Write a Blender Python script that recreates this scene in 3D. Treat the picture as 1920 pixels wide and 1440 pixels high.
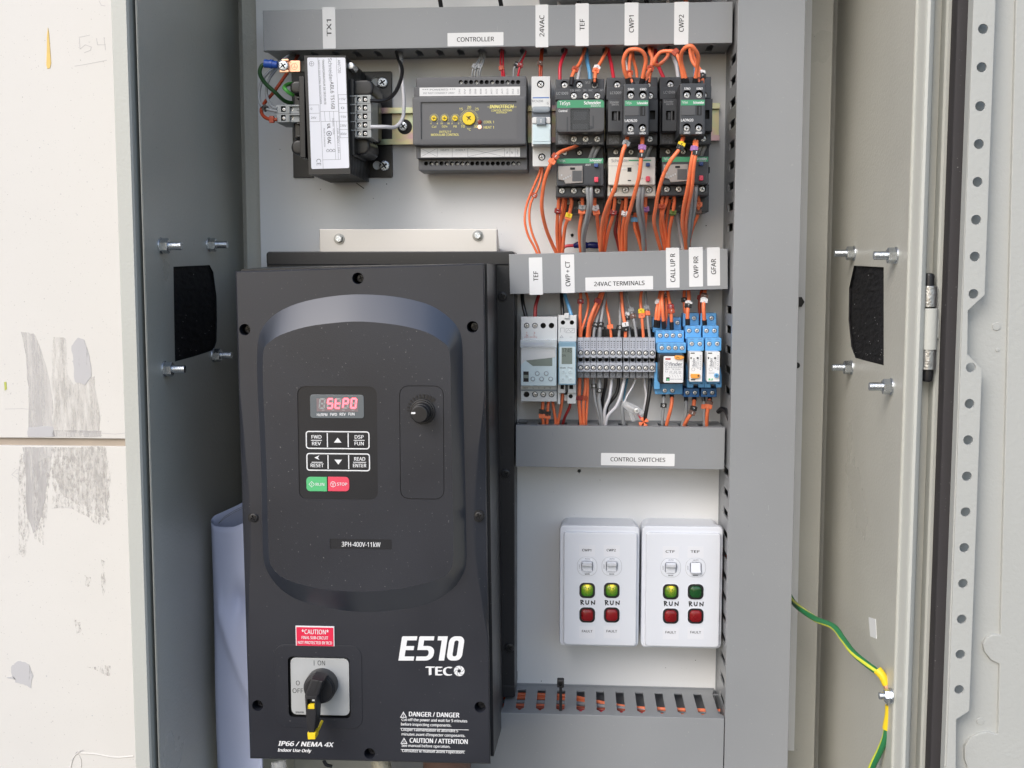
import bpy, bmesh, math, random
from mathutils import Vector, Matrix
from mathutils.geometry import delaunay_2d_cdt
from math import radians, sin, cos, pi

for o in list(bpy.data.objects): bpy.data.objects.remove(o)
SC = bpy.context.scene
COL = SC.collection
random.seed(7)

# ---------------------------------------------------------------- camera (front plane of the mounting plate is y = 0, millimetres * 0.001)
F, CXP, CYP, DIST = 2100.0, 960.0, 720.0, 1100.0
VX, VY = 1090.0, 524.0
MM = 0.001
_y = Vector(((VX-CXP)/F, -(VY-CYP)/F, -1.0)).normalized()          # world Y seen in camera space
_z = Vector((0.0, 1.0, (_y.y)/(-_y.z))).normalized()               # world Z seen in camera space (no roll)
_x = _y.cross(_z).normalized()
RW = Matrix((_x, _y, _z))                                          # camera space -> world space
cam_data = bpy.data.cameras.new('camera')
cam = bpy.data.objects.new('camera', cam_data); COL.objects.link(cam)
cam_data.sensor_width = 36.0; cam_data.lens = F/1920*36.0
cam_data.clip_start = 0.01; cam_data.clip_end = 100.0
cam.matrix_world = Matrix.Translation((0, -DIST*MM, 0)) @ RW.to_4x4()
SC.camera = cam
SC.render.resolution_x = 1024; SC.render.resolution_y = 768

# ---------------------------------------------------------------- daylight: open shade, soft light from above and in front, a little from the left
SC.view_settings.view_transform = 'Standard'; SC.view_settings.look = 'None'
SC.view_settings.exposure = 0.56; SC.view_settings.gamma = 1.0
SUN_EL, SUN_AZ = 38.0, -31.0                                        # azimuth measured from straight behind the camera, negative = from the left
world = bpy.data.worlds.new('World'); SC.world = world; world.use_nodes = True
nt = world.node_tree
bg = nt.nodes['Background']
sky = nt.nodes.new('ShaderNodeTexSky'); sky.sky_type = 'NISHITA'; sky.sun_disc = False
sky.sun_elevation = radians(SUN_EL); sky.sun_rotation = radians(180 - SUN_AZ)
sky.air_density = 1.1; sky.dust_density = 2.3; sky.ozone_density = 1.4
nt.links.new(sky.outputs[0], bg.inputs[0]); bg.inputs[1].default_value = 0.15
sun_data = bpy.data.lights.new('sun', 'SUN'); sun_data.energy = 0.98; sun_data.angle = radians(30); sun_data.color = (1.0, 0.975, 0.95)
sun = bpy.data.objects.new('sun', sun_data); COL.objects.link(sun)
_sd = Vector((sin(radians(SUN_AZ))*cos(radians(SUN_EL)), -cos(radians(SUN_AZ))*cos(radians(SUN_EL)), sin(radians(SUN_EL))))
sun.rotation_euler = (-_sd).to_track_quat('-Z', 'Y').to_euler(); sun.location = (-0.5, -2.5, 2.5)

# ---------------------------------------------------------------- helpers
def P(px, py, d):
    """point of the photograph on the plane d mm in front of the mounting plate -> (x, z) in mm"""
    v = RW @ Vector(((px-CXP)/F, -(py-CYP)/F, -1.0))
    t = (DIST-d)/v.y
    return v.x*t, v.z*t
def PX(px, py, x):
    """point of the photograph on the plane X = x -> (z, d)"""
    v = RW @ Vector(((px-CXP)/F, -(py-CYP)/F, -1.0))
    t = x/v.x
    return v.z*t, DIST - v.y*t
def R(x0, y0, x1, y1, d):
    ym, xm = (y0+y1)/2, (x0+x1)/2
    return P(x0, ym, d)[0], P(x1, ym, d)[0], P(xm, y1, d)[1], P(xm, y0, d)[1]
def S(d): return (DIST-d)/F*1.004
def V(x, z, d): return Vector((x*MM, -d*MM, z*MM))

MATS = {}
def mat(name, col, rough=0.5, metal=0.0, bump=0.0, bs=900.0, var=0.0, vs=8.0, emit=0.0, alpha=1.0, trans=0.0, coat=0.0, speck=0.0, spec=0.5, ior=1.5, aniso=0.0):
    m = bpy.data.materials.new(name); m.use_nodes = True
    n = m.node_tree.nodes; l = m.node_tree.links; b = n['Principled BSDF']
    b.inputs['Base Color'].default_value = (*col, 1); b.inputs['Roughness'].default_value = rough
    b.inputs['Metallic'].default_value = metal; b.inputs['Specular IOR Level'].default_value = spec
    b.inputs['IOR'].default_value = ior
    if coat: b.inputs['Coat Weight'].default_value = coat; b.inputs['Coat Roughness'].default_value = 0.15
    if alpha < 1: b.inputs['Alpha'].default_value = alpha
    if trans: b.inputs['Transmission Weight'].default_value = trans
    if emit: b.inputs['Emission Color'].default_value = (*col, 1); b.inputs['Emission Strength'].default_value = emit
    tc = None
    def coord():
        nonlocal tc
        if tc is None:
            tc = n.new('ShaderNodeNewGeometry')
        return tc.outputs['Position']
    if var or speck:
        nz = n.new('ShaderNodeTexNoise'); nz.inputs['Scale'].default_value = vs; nz.inputs['Detail'].default_value = 6
        l.new(coord(), nz.inputs['Vector'])
        hsv = n.new('ShaderNodeHueSaturation'); hsv.inputs['Color'].default_value = (*col, 1)
        mr = n.new('ShaderNodeMapRange'); mr.inputs[1].default_value = 0.3; mr.inputs[2].default_value = 0.7
        mr.inputs[3].default_value = 1-var; mr.inputs[4].default_value = 1+var
        l.new(nz.outputs[0], mr.inputs[0]); l.new(mr.outputs[0], hsv.inputs['Value'])
        out = hsv.outputs[0]
        r2 = n.new('ShaderNodeMapRange'); r2.inputs[1].default_value = 0.3; r2.inputs[2].default_value = 0.7
        r2.inputs[3].default_value = max(0.02, rough-0.07); r2.inputs[4].default_value = min(1, rough+0.07)
        l.new(nz.outputs[0], r2.inputs[0]); l.new(r2.outputs[0], b.inputs['Roughness'])
        if speck:
            ns = n.new('ShaderNodeTexNoise'); ns.inputs['Scale'].default_value = 620; ns.inputs['Detail'].default_value = 1
            l.new(coord(), ns.inputs['Vector'])
            ms = n.new('ShaderNodeMapRange'); ms.inputs[1].default_value = 0.745; ms.inputs[2].default_value = 0.80
            l.new(ns.outputs[0], ms.inputs[0])
            mm = n.new('ShaderNodeMath'); mm.operation = 'MULTIPLY'; mm.inputs[1].default_value = abs(speck)
            l.new(ms.outputs[0], mm.inputs[0])
            mx = n.new('ShaderNodeMixRGB'); mx.inputs[2].default_value = (0.5, 0.5, 0.48, 1) if speck > 0 else (0.08, 0.075, 0.07, 1)
            l.new(mm.outputs[0], mx.inputs[0]); l.new(out, mx.inputs[1]); out = mx.outputs[0]
        l.new(out, b.inputs['Base Color'])
    if bump:
        nb = n.new('ShaderNodeTexNoise'); nb.inputs['Scale'].default_value = bs; nb.inputs['Detail'].default_value = 2
        l.new(coord(), nb.inputs['Vector'])
        bp = n.new('ShaderNodeBump'); bp.inputs['Strength'].default_value = bump; bp.inputs['Distance'].default_value = 0.001
        l.new(nb.outputs[0], bp.inputs['Height']); l.new(bp.outputs[0], b.inputs['Normal'])
    MATS[name] = m
    return m

mat('enclosure_paint', (0.49, 0.485, 0.435), 0.33, bump=0.28, bs=420, var=0.06, vs=7, speck=-0.7)
mat('lip_paint', (0.50, 0.51, 0.475), 0.42, bump=0.25, bs=420, var=0.02, vs=5)
mat('door_paint', (0.45, 0.46, 0.44), 0.5, bump=0.3, bs=350, var=0.02, vs=5)
mat('plate_paint', (0.75, 0.76, 0.765), 0.5, bump=0.04, bs=500, var=0.02, vs=4, speck=-0.35)
mat('trunking_grey', (0.272, 0.284, 0.298), 0.36, bump=0.05, bs=500, var=0.06, vs=5, speck=0.3)
mat('black_paint', (0.017, 0.019, 0.027), 0.40, spec=0.6, bump=0.12, bs=1600, var=0.12, vs=9, speck=0.3)
mat('black_panel', (0.013, 0.014, 0.018), 0.38, bump=0.06, bs=900, var=0.1, vs=12)
mat('black_side', (0.014, 0.015, 0.019), 0.36, bump=0.08, bs=900, var=0.15, vs=9, speck=0.25)
mat('black_plastic', (0.014, 0.014, 0.016), 0.35, var=0.1, vs=30)
mat('matt_black', (0.016, 0.016, 0.019), 0.5)
mat('black_hole', (0.006, 0.006, 0.007), 0.6)  # near-black; on recess walls and floors it paints in their shade
mat('charcoal', (0.042, 0.046, 0.054), 0.42, var=0.06, vs=40, bump=0.05)
mat('charcoal_light', (0.082, 0.084, 0.090), 0.4, var=0.05, vs=40)
mat('controller_grey', (0.105, 0.108, 0.118), 0.42, var=0.04, vs=30, bump=0.05)
mat('controller_face', (0.115, 0.118, 0.128), 0.35, var=0.03, vs=30)
mat('device_white', (0.68, 0.695, 0.70), 0.4, var=0.02, vs=30)
mat('device_warm', (0.66, 0.64, 0.58), 0.42, var=0.02, vs=30)
mat('switch_white', (0.70, 0.73, 0.79), 0.3)
mat('clear_label', (0.73, 0.75, 0.80), 0.4)
mat('amber', (0.85, 0.36, 0.06), 0.4)
mat('black_slope', (0.022, 0.027, 0.040), 0.32, spec=0.8, ior=1.8)
mat('ground_concrete', (0.14, 0.135, 0.125), 0.9, bump=0.4, bs=30, var=0.12, vs=3)
mat('block_grey', (0.42, 0.445, 0.50), 0.42, var=0.04, vs=60)
mat('transformer_grey', (0.36, 0.38, 0.38), 0.45, var=0.04, vs=60)
mat('block_dark', (0.20, 0.21, 0.23), 0.4)
mat('dark_metal', (0.30, 0.31, 0.32), 0.32, metal=1.0)
mat('code_patch', (0.16, 0.17, 0.185), 0.5, var=0.5, vs=900)
mat('relay_blue', (0.12, 0.38, 0.72), 0.38, var=0.06, vs=60)
mat('relay_blue_dark', (0.05, 0.20, 0.52), 0.4)
mat('green', (0.055, 0.30, 0.15), 0.4)
mat('light_green', (0.10, 0.50, 0.20), 0.4)
mat('key_red', (0.75, 0.07, 0.12), 0.4)
mat('button_blue', (0.04, 0.08, 0.26), 0.4)
mat('yellow', (0.86, 0.62, 0.02), 0.4)
mat('band_grey', (0.27, 0.31, 0.35), 0.4)
mat('band_dark', (0.13, 0.15, 0.18), 0.4)
mat('cyan_white', (0.60, 0.73, 0.78), 0.25, var=0.02, vs=30)
mat('timer_blue', (0.22, 0.38, 0.50), 0.3)
mat('lcd', (0.20, 0.25, 0.23), 0.2)
mat('screw_metal', (0.86, 0.86, 0.86), 0.36, metal=0.65)
mat('bolt_metal', (0.62, 0.66, 0.70), 0.25, metal=1.0, bump=0.3, bs=1500)
mat('steel', (0.62, 0.605, 0.585), 0.5, metal=0.8, bump=0.05, bs=200, var=0.05, vs=14)
mat('zinc_yellow', (0.72, 0.66, 0.38), 0.38, metal=0.9)
mat('copper', (0.90, 0.50, 0.33), 0.35, metal=0.85)
mat('cast_metal', (0.50, 0.50, 0.49), 0.38, metal=0.9, bump=0.5, bs=500, var=0.15, vs=120)
mat('plaque_silver', (0.55, 0.57, 0.58), 0.36, metal=0.35, var=0.08, vs=18)
mat('sticker_white', (0.78, 0.79, 0.80), 0.45)
mat('transformer_label', (0.78, 0.80, 0.87), 0.4)
mat('ink_black', (0.012, 0.012, 0.014), 0.6)
mat('ink_grey', (0.16, 0.17, 0.20), 0.6)
mat('ink_white', (0.78, 0.79, 0.80), 0.5)
mat('ink_pale', (0.42, 0.44, 0.46), 0.5)
mat('ink_yellow', (0.75, 0.68, 0.22), 0.5)
mat('ink_blue', (0.12, 0.22, 0.50), 0.5)
mat('ink_red', (0.45, 0.08, 0.06), 0.5)
mat('pencil', (0.50, 0.49, 0.50), 0.8)
mat('label_red', (0.72, 0.02, 0.07), 0.4)
mat('display_grey', (0.13, 0.15, 0.165), 0.22, coat=0.5)
mat('segment_lit', (1.0, 0.10, 0.13), 0.4, emit=2.4)
mat('segment_off', (0.34, 0.35, 0.35), 0.4)
mat('segment_back', (0.22, 0.17, 0.18), 0.3)
mat('lamp_green_off', (0.006, 0.07, 0.012), 0.22, coat=0.6, var=0.25, vs=60)
mat('lamp_red', (0.22, 0.003, 0.006), 0.3, coat=0.15, var=0.2, vs=60)
mat('led_lit', (1.0, 0.55, 0.40), 0.4, emit=0.8)
mat('led_dark', (0.22, 0.03, 0.02), 0.3)
mat('orange', (0.93, 0.22, 0.09), 0.36, var=0.07, vs=90)
mat('orange_dark', (0.42, 0.06, 0.02), 0.4)
mat('red', (0.62, 0.03, 0.055), 0.34)
mat('dark_red', (0.28, 0.02, 0.02), 0.4)
mat('wire_grey', (0.33, 0.345, 0.36), 0.4)
mat('wire_white', (0.66, 0.66, 0.69), 0.36)
mat('wire_black', (0.012, 0.012, 0.014), 0.32)
mat('wire_blue', (0.13, 0.38, 0.66), 0.36)
mat('wire_teal', (0.05, 0.17, 0.26), 0.4)
mat('wire_green', (0.03, 0.09, 0.03), 0.36)
mat('bright_green', (0.12, 0.52, 0.10), 0.36)
mat('navy', (0.012, 0.02, 0.15), 0.22)
mat('crimp_blue', (0.03, 0.11, 0.50), 0.25)
mat('purple', (0.36, 0.16, 0.42), 0.4)
mat('olive', (0.10, 0.16, 0.03), 0.4)
mat('gasket_and_shade', (0.030, 0.027, 0.029), 0.75, var=0.1, vs=30, speck=0.3)
mat('foam', (0.006, 0.006, 0.008), 0.75, bump=1.0, bs=700, spec=0.4)
mat('paper', (0.50, 0.55, 0.73), 0.6, var=0.03, vs=14)
mat('clear_plastic', (0.86, 0.88, 0.90), 0.12, alpha=0.30)
mat('smoked_plastic', (0.05, 0.05, 0.055), 0.10, alpha=0.45, coat=0.3)
mat('hazy_plastic', (0.50, 0.46, 0.44), 0.18, alpha=0.65, coat=0.5)
mat('wall_paint', (0.66, 0.65, 0.63), 0.6, bump=0.25, bs=60, var=0.025, vs=5, speck=-0.5)
mat('joint_mortar', (0.40, 0.34, 0.28), 0.8, bump=0.4, bs=90, var=0.1, vs=30)
mat('streak_yellow', (0.70, 0.50, 0.15), 0.5, var=0.1, vs=60)
mat('green_fleck', (0.45, 0.50, 0.10), 0.6)
mat('braid', (0.60, 0.56, 0.44), 0.5, metal=0.4, bump=1.0, bs=500)
mat('brown', (0.16, 0.09, 0.07), 0.5)

def zinc():
    m = MATS['zinc_yellow']; n = m.node_tree.nodes; l = m.node_tree.links; b = n['Principled BSDF']
    g = n.new('ShaderNodeNewGeometry'); nz = n.new('ShaderNodeTexNoise'); nz.inputs['Scale'].default_value = 45; nz.inputs['Detail'].default_value = 2; l.new(g.outputs['Position'], nz.inputs['Vector'])
    cr = n.new('ShaderNodeValToRGB'); e = cr.color_ramp.elements; e[0].position = 0.36; e[0].color = (0.55, 0.62, 0.42, 1); e[1].position = 0.66; e[1].color = (0.62, 0.42, 0.44, 1)
    q = e.new(0.5); q.color = (0.66, 0.58, 0.34, 1)
    l.new(nz.outputs[0], cr.inputs[0]); l.new(cr.outputs[0], b.inputs['Base Color'])
zinc()
# a lit green run lamp: textured lens with the lamp behind its upper part
def lit_lens():
    m = bpy.data.materials.new('lamp_green_lit'); m.use_nodes = True
    n = m.node_tree.nodes; l = m.node_tree.links; b = n['Principled BSDF']
    b.inputs['Roughness'].default_value = 0.25; b.inputs['Coat Weight'].default_value = 0.4
    tc = n.new('ShaderNodeTexCoord'); sp = n.new('ShaderNodeSeparateXYZ'); l.new(tc.outputs['Object'], sp.inputs[0])
    gm = n.new('ShaderNodeMapRange'); gm.inputs[1].default_value = -0.006; gm.inputs[2].default_value = 0.005
    l.new(sp.outputs['Z'], gm.inputs[0])
    ab = n.new('ShaderNodeMath'); ab.operation = 'ABSOLUTE'; l.new(sp.outputs['X'], ab.inputs[0])
    xm = n.new('ShaderNodeMapRange'); xm.inputs[1].default_value = 0.0; xm.inputs[2].default_value = 0.006; xm.inputs[3].default_value = 1.0; xm.inputs[4].default_value = 0.25
    l.new(ab.outputs[0], xm.inputs[0])
    vo = n.new('ShaderNodeTexVoronoi'); vo.inputs['Scale'].default_value = 1100; l.new(tc.outputs['Object'], vo.inputs['Vector'])
    mu = n.new('ShaderNodeMath'); mu.operation = 'MULTIPLY'; l.new(gm.outputs[0], mu.inputs[0]); l.new(xm.outputs[0], mu.inputs[1])
    mv = n.new('ShaderNodeMapRange'); mv.inputs[1].default_value = 0.0; mv.inputs[2].default_value = 0.9; mv.inputs[3].default_value = 1.3; mv.inputs[4].default_value = 0.55
    l.new(vo.outputs['Distance'], mv.inputs[0])
    m2 = n.new('ShaderNodeMath'); m2.operation = 'MULTIPLY'; l.new(mu.outputs[0], m2.inputs[0]); l.new(mv.outputs[0], m2.inputs[1])
    cr = n.new('ShaderNodeValToRGB'); cr.color_ramp.elements[0].color = (0.015, 0.07, 0.003, 1); cr.color_ramp.elements[0].position = 0.12
    cr.color_ramp.elements[1].color = (1.0, 0.72, 0.06, 1); cr.color_ramp.elements[1].position = 0.85
    e = cr.color_ramp.elements.new(0.5); e.color = (0.13, 0.17, 0.006, 1)
    l.new(m2.outputs[0], cr.inputs[0])
    l.new(cr.outputs[0], b.inputs['Emission Color']); b.inputs['Emission Strength'].default_value = 1.05
    b.inputs['Base Color'].default_value = (0.02, 0.05, 0.006, 1)
    MATS['lamp_green_lit'] = m
lit_lens()

# brushed filler on the wall: grey paint with ragged, broken coverage
def smear_mat(name, col, scale, lo, hi, stretch=6.0, top=1.0):
    m = bpy.data.materials.new(name); m.use_nodes = True
    n = m.node_tree.nodes; l = m.node_tree.links; b = n['Principled BSDF']
    b.inputs['Base Color'].default_value = (*col, 1); b.inputs['Roughness'].default_value = 0.7
    g = n.new('ShaderNodeNewGeometry'); mp = n.new('ShaderNodeMapping'); mp.inputs['Scale'].default_value = (1.0, 1.0, 1/stretch)
    l.new(g.outputs['Position'], mp.inputs[0])
    nz = n.new('ShaderNodeTexNoise'); nz.inputs['Scale'].default_value = scale; nz.inputs['Detail'].default_value = 8; nz.inputs['Roughness'].default_value = 0.75
    l.new(mp.outputs[0], nz.inputs['Vector'])
    mr = n.new('ShaderNodeMapRange'); mr.inputs[1].default_value = lo; mr.inputs[2].default_value = hi; mr.inputs[4].default_value = top
    l.new(nz.outputs[0], mr.inputs[0]); l.new(mr.outputs[0], b.inputs['Alpha'])
    MATS[name] = m
smear_mat('filler_smear', (0.52, 0.51, 0.52), 120, 0.26, 0.66, 14.0, 0.65)
smear_mat('filler_speckle', (0.52, 0.50, 0.49), 300, 0.46, 0.64, 3.0, 0.65)
smear_mat('filler_solid', (0.50, 0.50, 0.52), 160, 0.20, 0.40, 8.0)
smear_mat('filler_dry', (0.54, 0.525, 0.51), 240, 0.40, 0.70, 8.0, 0.65)

# green and yellow stripes twisted round the earth cable
def earth_mat():
    m = bpy.data.materials.new('earth_stripe'); m.use_nodes = True
    n = m.node_tree.nodes; l = m.node_tree.links; b = n['Principled BSDF']; b.inputs['Roughness'].default_value = 0.35
    tc = n.new('ShaderNodeUVMap'); sp = n.new('ShaderNodeSeparateXYZ'); l.new(tc.outputs[0], sp.inputs[0])
    ad = n.new('ShaderNodeMath'); ad.operation = 'MULTIPLY_ADD'; ad.inputs[1].default_value = 0.12; l.new(sp.outputs['Y'], ad.inputs[0]); dbl = n.new('ShaderNodeMath'); dbl.operation = 'MULTIPLY'; dbl.inputs[1].default_value = 2.0; l.new(sp.outputs['X'], dbl.inputs[0]); l.new(dbl.outputs[0], ad.inputs[2])
    fr = n.new('ShaderNodeMath'); fr.operation = 'FRACT'; l.new(ad.outputs[0], fr.inputs[0])
    cr = n.new('ShaderNodeValToRGB'); cr.color_ramp.interpolation = 'CONSTANT'
    cr.color_ramp.elements[0].color = (0.02, 0.17, 0.06, 1); cr.color_ramp.elements[1].color = (0.62, 0.66, 0.06, 1); cr.color_ramp.elements[1].position = 0.70
    l.new(fr.outputs[0], cr.inputs[0]); l.new(cr.outputs[0], b.inputs['Base Color'])
    MATS['earth_stripe'] = m
earth_mat()

ORG = {}
XZD = lambda u, v, w: (u, v, w)
def rrect(x0, x1, z0, z1, r=0.0, k=3):
    if r <= 0: return [(x0, z0), (x1, z0), (x1, z1), (x0, z1)]
    o = []
    for cx, cz, a in ((x1-r, z0+r, -90), (x1-r, z1-r, 0), (x0+r, z1-r, 90), (x0+r, z0+r, 180)):
        for i in range(k+1):
            t = radians(a+90*i/k); o.append((cx+r*cos(t), cz+r*sin(t)))
    return o
def circ(x, z, r, n=14, a0=0.0): return [(x+r*cos(2*pi*i/n+a0), z+r*sin(2*pi*i/n+a0)) for i in range(n)]
def area(p): return sum(p[i][0]*p[(i+1) % len(p)][1]-p[(i+1) % len(p)][0]*p[i][1] for i in range(len(p)))/2
def inset(p, e):
    n = len(p); o = []
    for i in range(n):
        a, b, c = Vector(p[i-1]), Vector(p[i]), Vector(p[(i+1) % n])
        d1 = b-a; d2 = c-b
        if d1.length < 1e-9 or d2.length < 1e-9: o.append((b.x, b.y)); continue
        d1.normalize(); d2.normalize()
        n1 = Vector((-d1.y, d1.x)); n2 = Vector((-d2.y, d2.x))
        k = n1+n2; q = max(0.35, 1+n1.dot(n2))
        o.append((b.x+k.x*e/q, b.y+k.y*e/q))
    return o
def crom(pts, k=5):
    if len(pts) < 3: return [Vector(p) for p in pts]
    q = [Vector(p) for p in pts]; q = [q[0]*2-q[1]]+q+[q[-1]*2-q[-2]]
    o = []
    for i in range(1, len(q)-2):
        a, b, c, d = q[i-1], q[i], q[i+1], q[i+2]
        for j in range(k):
            t = j/k
            o.append(0.5*((2*b)+(c-a)*t+(2*a-5*b+4*c-d)*t*t+(3*b-a-3*c+d)*t**3))
    o.append(q[-2]); return o

class B:
    def __init__(s, *mats):
        s.bm = bmesh.new(); s.m = list(mats); s.uv = None
    def mi(s, m):
        if isinstance(m, int): return m
        if m not in s.m: s.m.append(m)
        return s.m.index(m)
    def face(s, vs, m=0):
        try: f = s.bm.faces.new(vs)
        except ValueError: return None
        f.material_index = m; return f
    def fill(s, loops, m, polys):
        """fill loops[0] minus the other loops with triangles; polys = the same loops as 2-D points"""
        vs = [v for lp in loops for v in lp]; pts = [Vector(p) for pl_ in polys for p in pl_]
        ed = []; o = 0
        for lp in loops:
            n = len(lp); ed += [(o+i, o+(i+1) % n) for i in range(n)]; o += n
        cv, _, cf, ov, _, _ = delaunay_2d_cdt(pts, ed, [], 1, 1e-7)
        def inside(p, poly):
            c = False; j = len(poly)-1
            for i in range(len(poly)):
                a, b = poly[i], poly[j]
                if (a[1] > p.y) != (b[1] > p.y) and p.x < (b[0]-a[0])*(p.y-a[1])/(b[1]-a[1])+a[0]: c = not c
                j = i
            return c
        for f in cf:
            c = sum((cv[i] for i in f), Vector((0, 0)))/len(f)
            if not inside(c, polys[0]) or any(inside(c, q) for q in polys[1:]): continue
            if all(ov[i] for i in f): s.face([vs[ov[i][0]] for i in f], m)
    def prism(s, poly, w0, w1, m=0, bev=0.0, holes=(), mp=XZD, hm=None, capm=None, front=None):
        m = s.mi(m); hmi = m if hm is None else s.mi(hm); cm = m if capm is None else s.mi(capm)
        if area(poly) < 0: poly = poly[::-1]
        bm = s.bm; new = lambda p, w: [bm.verts.new(V(*mp(u, v, w))) for u, v in p]
        sg = 1 if w1 > w0 else -1
        rings = [new(poly, w0)]; hpolys = [h if area(h) > 0 else h[::-1] for h, _ in holes]
        if bev > 0:
            rings += [new(poly, w1-sg*bev), new(inset(poly, bev*0.3), w1-sg*bev*0.3), new(inset(poly, bev), w1)]
        else: rings.append(new(poly, w1))
        n = len(poly)
        for a, b in zip(rings, rings[1:]):
            for i in range(n): s.face((a[i], a[(i+1) % n], b[(i+1) % n], b[i]), m)
        through = [h for h, dp in holes if dp is None]
        htop = []; hbot = []
        for h, dp in holes:
            if area(h) < 0: h = h[::-1]
            wb = w0 if dp is None else w1-sg*dp
            a = new(h, w1); b = new(h, wb); k = len(h); htop.append(a)
            for i in range(k): s.face((a[i], a[(i+1) % k], b[(i+1) % k], b[i]), hmi)
            if dp is None: hbot.append(b)
            else: s.face(b, hmi)
        def cap(ring, hs, mm):
            if not hs: s.face(ring, mm); return
            s.fill([ring]+hs, mm, [rp]+hpolys)
        rp = inset(poly, bev) if bev > 0 else poly
        cap(rings[-1], htop, cm)
        rp = poly; hpolys = [h if area(h) > 0 else h[::-1] for h, dp in holes if dp is None]
        cap(rings[0], hbot, m)
        return s
    def box(s, x0, x1, z0, z1, d0, d1, m=0, bev=0.0, r=0.0, holes=(), hm=None, capm=None):
        if r > 0 and r < bev*1.15: r = bev*1.15
        r = min(r, (x1-x0)*0.49, (z1-z0)*0.49); bev = min(bev, r*0.87 if r > 0 else 99, (x1-x0)*0.4, (z1-z0)*0.4)
        return s.prism(rrect(x0, x1, z0, z1, r), d0, d1, m, bev, holes, hm=hm, capm=capm)
    def rbox(s, rc, d0, d1, m=0, bev=0.0, r=0.0, holes=(), hm=None, capm=None):
        return s.box(rc[0], rc[1], rc[2], rc[3], d0, d1, m, bev, r, holes, hm, capm)
    def cyl(s, x, z, r, d0, d1, m=0, bev=0.0, n=16, mp=XZD, a0=0.0, holes=(), hm=None):
        return s.prism(circ(x, z, r, n, a0), d0, d1, m, bev, mp=mp, holes=holes, hm=hm)
    def loft(s, rings, m=0, cap=True):
        m = s.mi(m); rs = [[s.bm.verts.new(V(*p)) for p in r] for r in rings]; n = len(rs[0])
        for a, b in zip(rs, rs[1:]):
            for i in range(n): s.face((a[i], a[(i+1) % n], b[(i+1) % n], b[i]), m)
        if cap: s.face(rs[0], m); s.face(rs[-1], m)
        return s
    def tube(s, pts, r, m=0, n=9, k=5, uv=False, spline=True, caps=True):
        m = s.mi(m)
        c = crom([V(*p) for p in pts], k) if spline else [V(*p) for p in pts]
        rr = r if callable(r) else (lambda t: r)
        t0 = (c[1]-c[0]).normalized(); up = Vector((0.31, 0.2, 0.93))
        u = t0.cross(up); u = u.normalized() if u.length > 1e-6 else Vector((1, 0, 0))
        rings = []; L = 0; Ls = []
        for i, p in enumerate(c):
            t = (c[min(i+1, len(c)-1)]-c[max(i-1, 0)])
            if t.length < 1e-9: t = t0
            t.normalize(); u = (u-t*u.dot(t)); u.normalize(); w = t.cross(u)
            if i: L += (c[i]-c[i-1]).length
            Ls.append(L); q = rr(i/(len(c)-1))*MM
            rings.append([s.bm.verts.new(p+(u*cos(2*pi*j/n)+w*sin(2*pi*j/n))*q) for j in range(n)])
        lay = s.bm.loops.layers.uv.verify() if uv else None
        for i, (a, b) in enumerate(zip(rings, rings[1:])):
            for j in range(n):
                f = s.face((a[j], a[(j+1) % n], b[(j+1) % n], b[j]), m)
                if f and lay:
                    for lp, (uu, vv) in zip(f.loops, ((j, i), (j+1, i), (j+1, i+1), (j, i+1))): lp[lay].uv = (uu/n, Ls[vv]*40)
        if caps: s.face(rings[0], m); s.face(rings[-1], m)
        return s
    def ribbon(s, pts, wd, d, m=0, t=0.15, mp=XZD):
        """flat pen or print stroke: a polyline of constant width with real thickness"""
        for a, b in zip(pts, pts[1:]):
            a = Vector(a); b = Vector(b); q = b-a
            if q.length < 1e-6: continue
            q.normalize(); e = q*wd*0.35; nn = Vector((-q.y, q.x))*wd/2
            s.prism([tuple(a-e-nn), tuple(b+e-nn), tuple(b+e+nn), tuple(a-e+nn)], d, d+t, m, mp=mp)
        return s
    def mesh(s, name, org=Vector((0, 0, 0)), ang=32):
        bmesh.ops.recalc_face_normals(s.bm, faces=s.bm.faces[:])
        if org.length: bmesh.ops.translate(s.bm, verts=s.bm.verts[:], vec=-org)
        me = bpy.data.meshes.new(name); s.bm.to_mesh(me); s.bm.free()
        for x in s.m: me.materials.append(MATS[x])
        me.polygons.foreach_set('use_smooth', [True]*len(me.polygons))
        me.set_sharp_from_angle(angle=radians(ang))
        return me
    def part(s, name, parent, label=None, ang=32, kind=None):
        org = ORG[parent]
        o = bpy.data.objects.new(name, s.mesh(name, org, ang)); COL.objects.link(o); o.parent = parent; ORG[o] = org
        if ang < 50 and not kind: wn = o.modifiers.new('weighted_normal', 'WEIGHTED_NORMAL'); wn.keep_sharp = True; wn.weight = 90
        if label: o['label'] = label
        if kind: o['kind'] = kind
        return o
    def top(s, name, label, cat, org, group=None, kind=None, ang=32):
        ov = V(*org)
        o = bpy.data.objects.new(name, s.mesh(name, ov, ang)); COL.objects.link(o); o.location = ov; ORG[o] = ov
        o['label'] = label
        if cat: o['category'] = cat
        if group: o['group'] = group
        if kind: o['kind'] = kind
        return o
def thing(name, label, cat, org, group=None):
    o = bpy.data.objects.new(name, None); COL.objects.link(o); o.location = V(*org); ORG[o] = V(*org)
    o.empty_display_size = 0.01; o['label'] = label; o['category'] = cat
    if group: o['group'] = group
    return o
def inst(me, name, parent, x, z, d, sc=1.0, rot=0.0, loc=None):
    o = bpy.data.objects.new(name, me); COL.objects.link(o); o.parent = parent
    w = V(x, z, d); o.location = w-ORG[parent]; o.scale = (sc, sc, sc); o.rotation_euler = (0, rot, 0); ORG[o] = w
    return o
def kids(o): return [c for c in ORG if c.parent == o]
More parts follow.
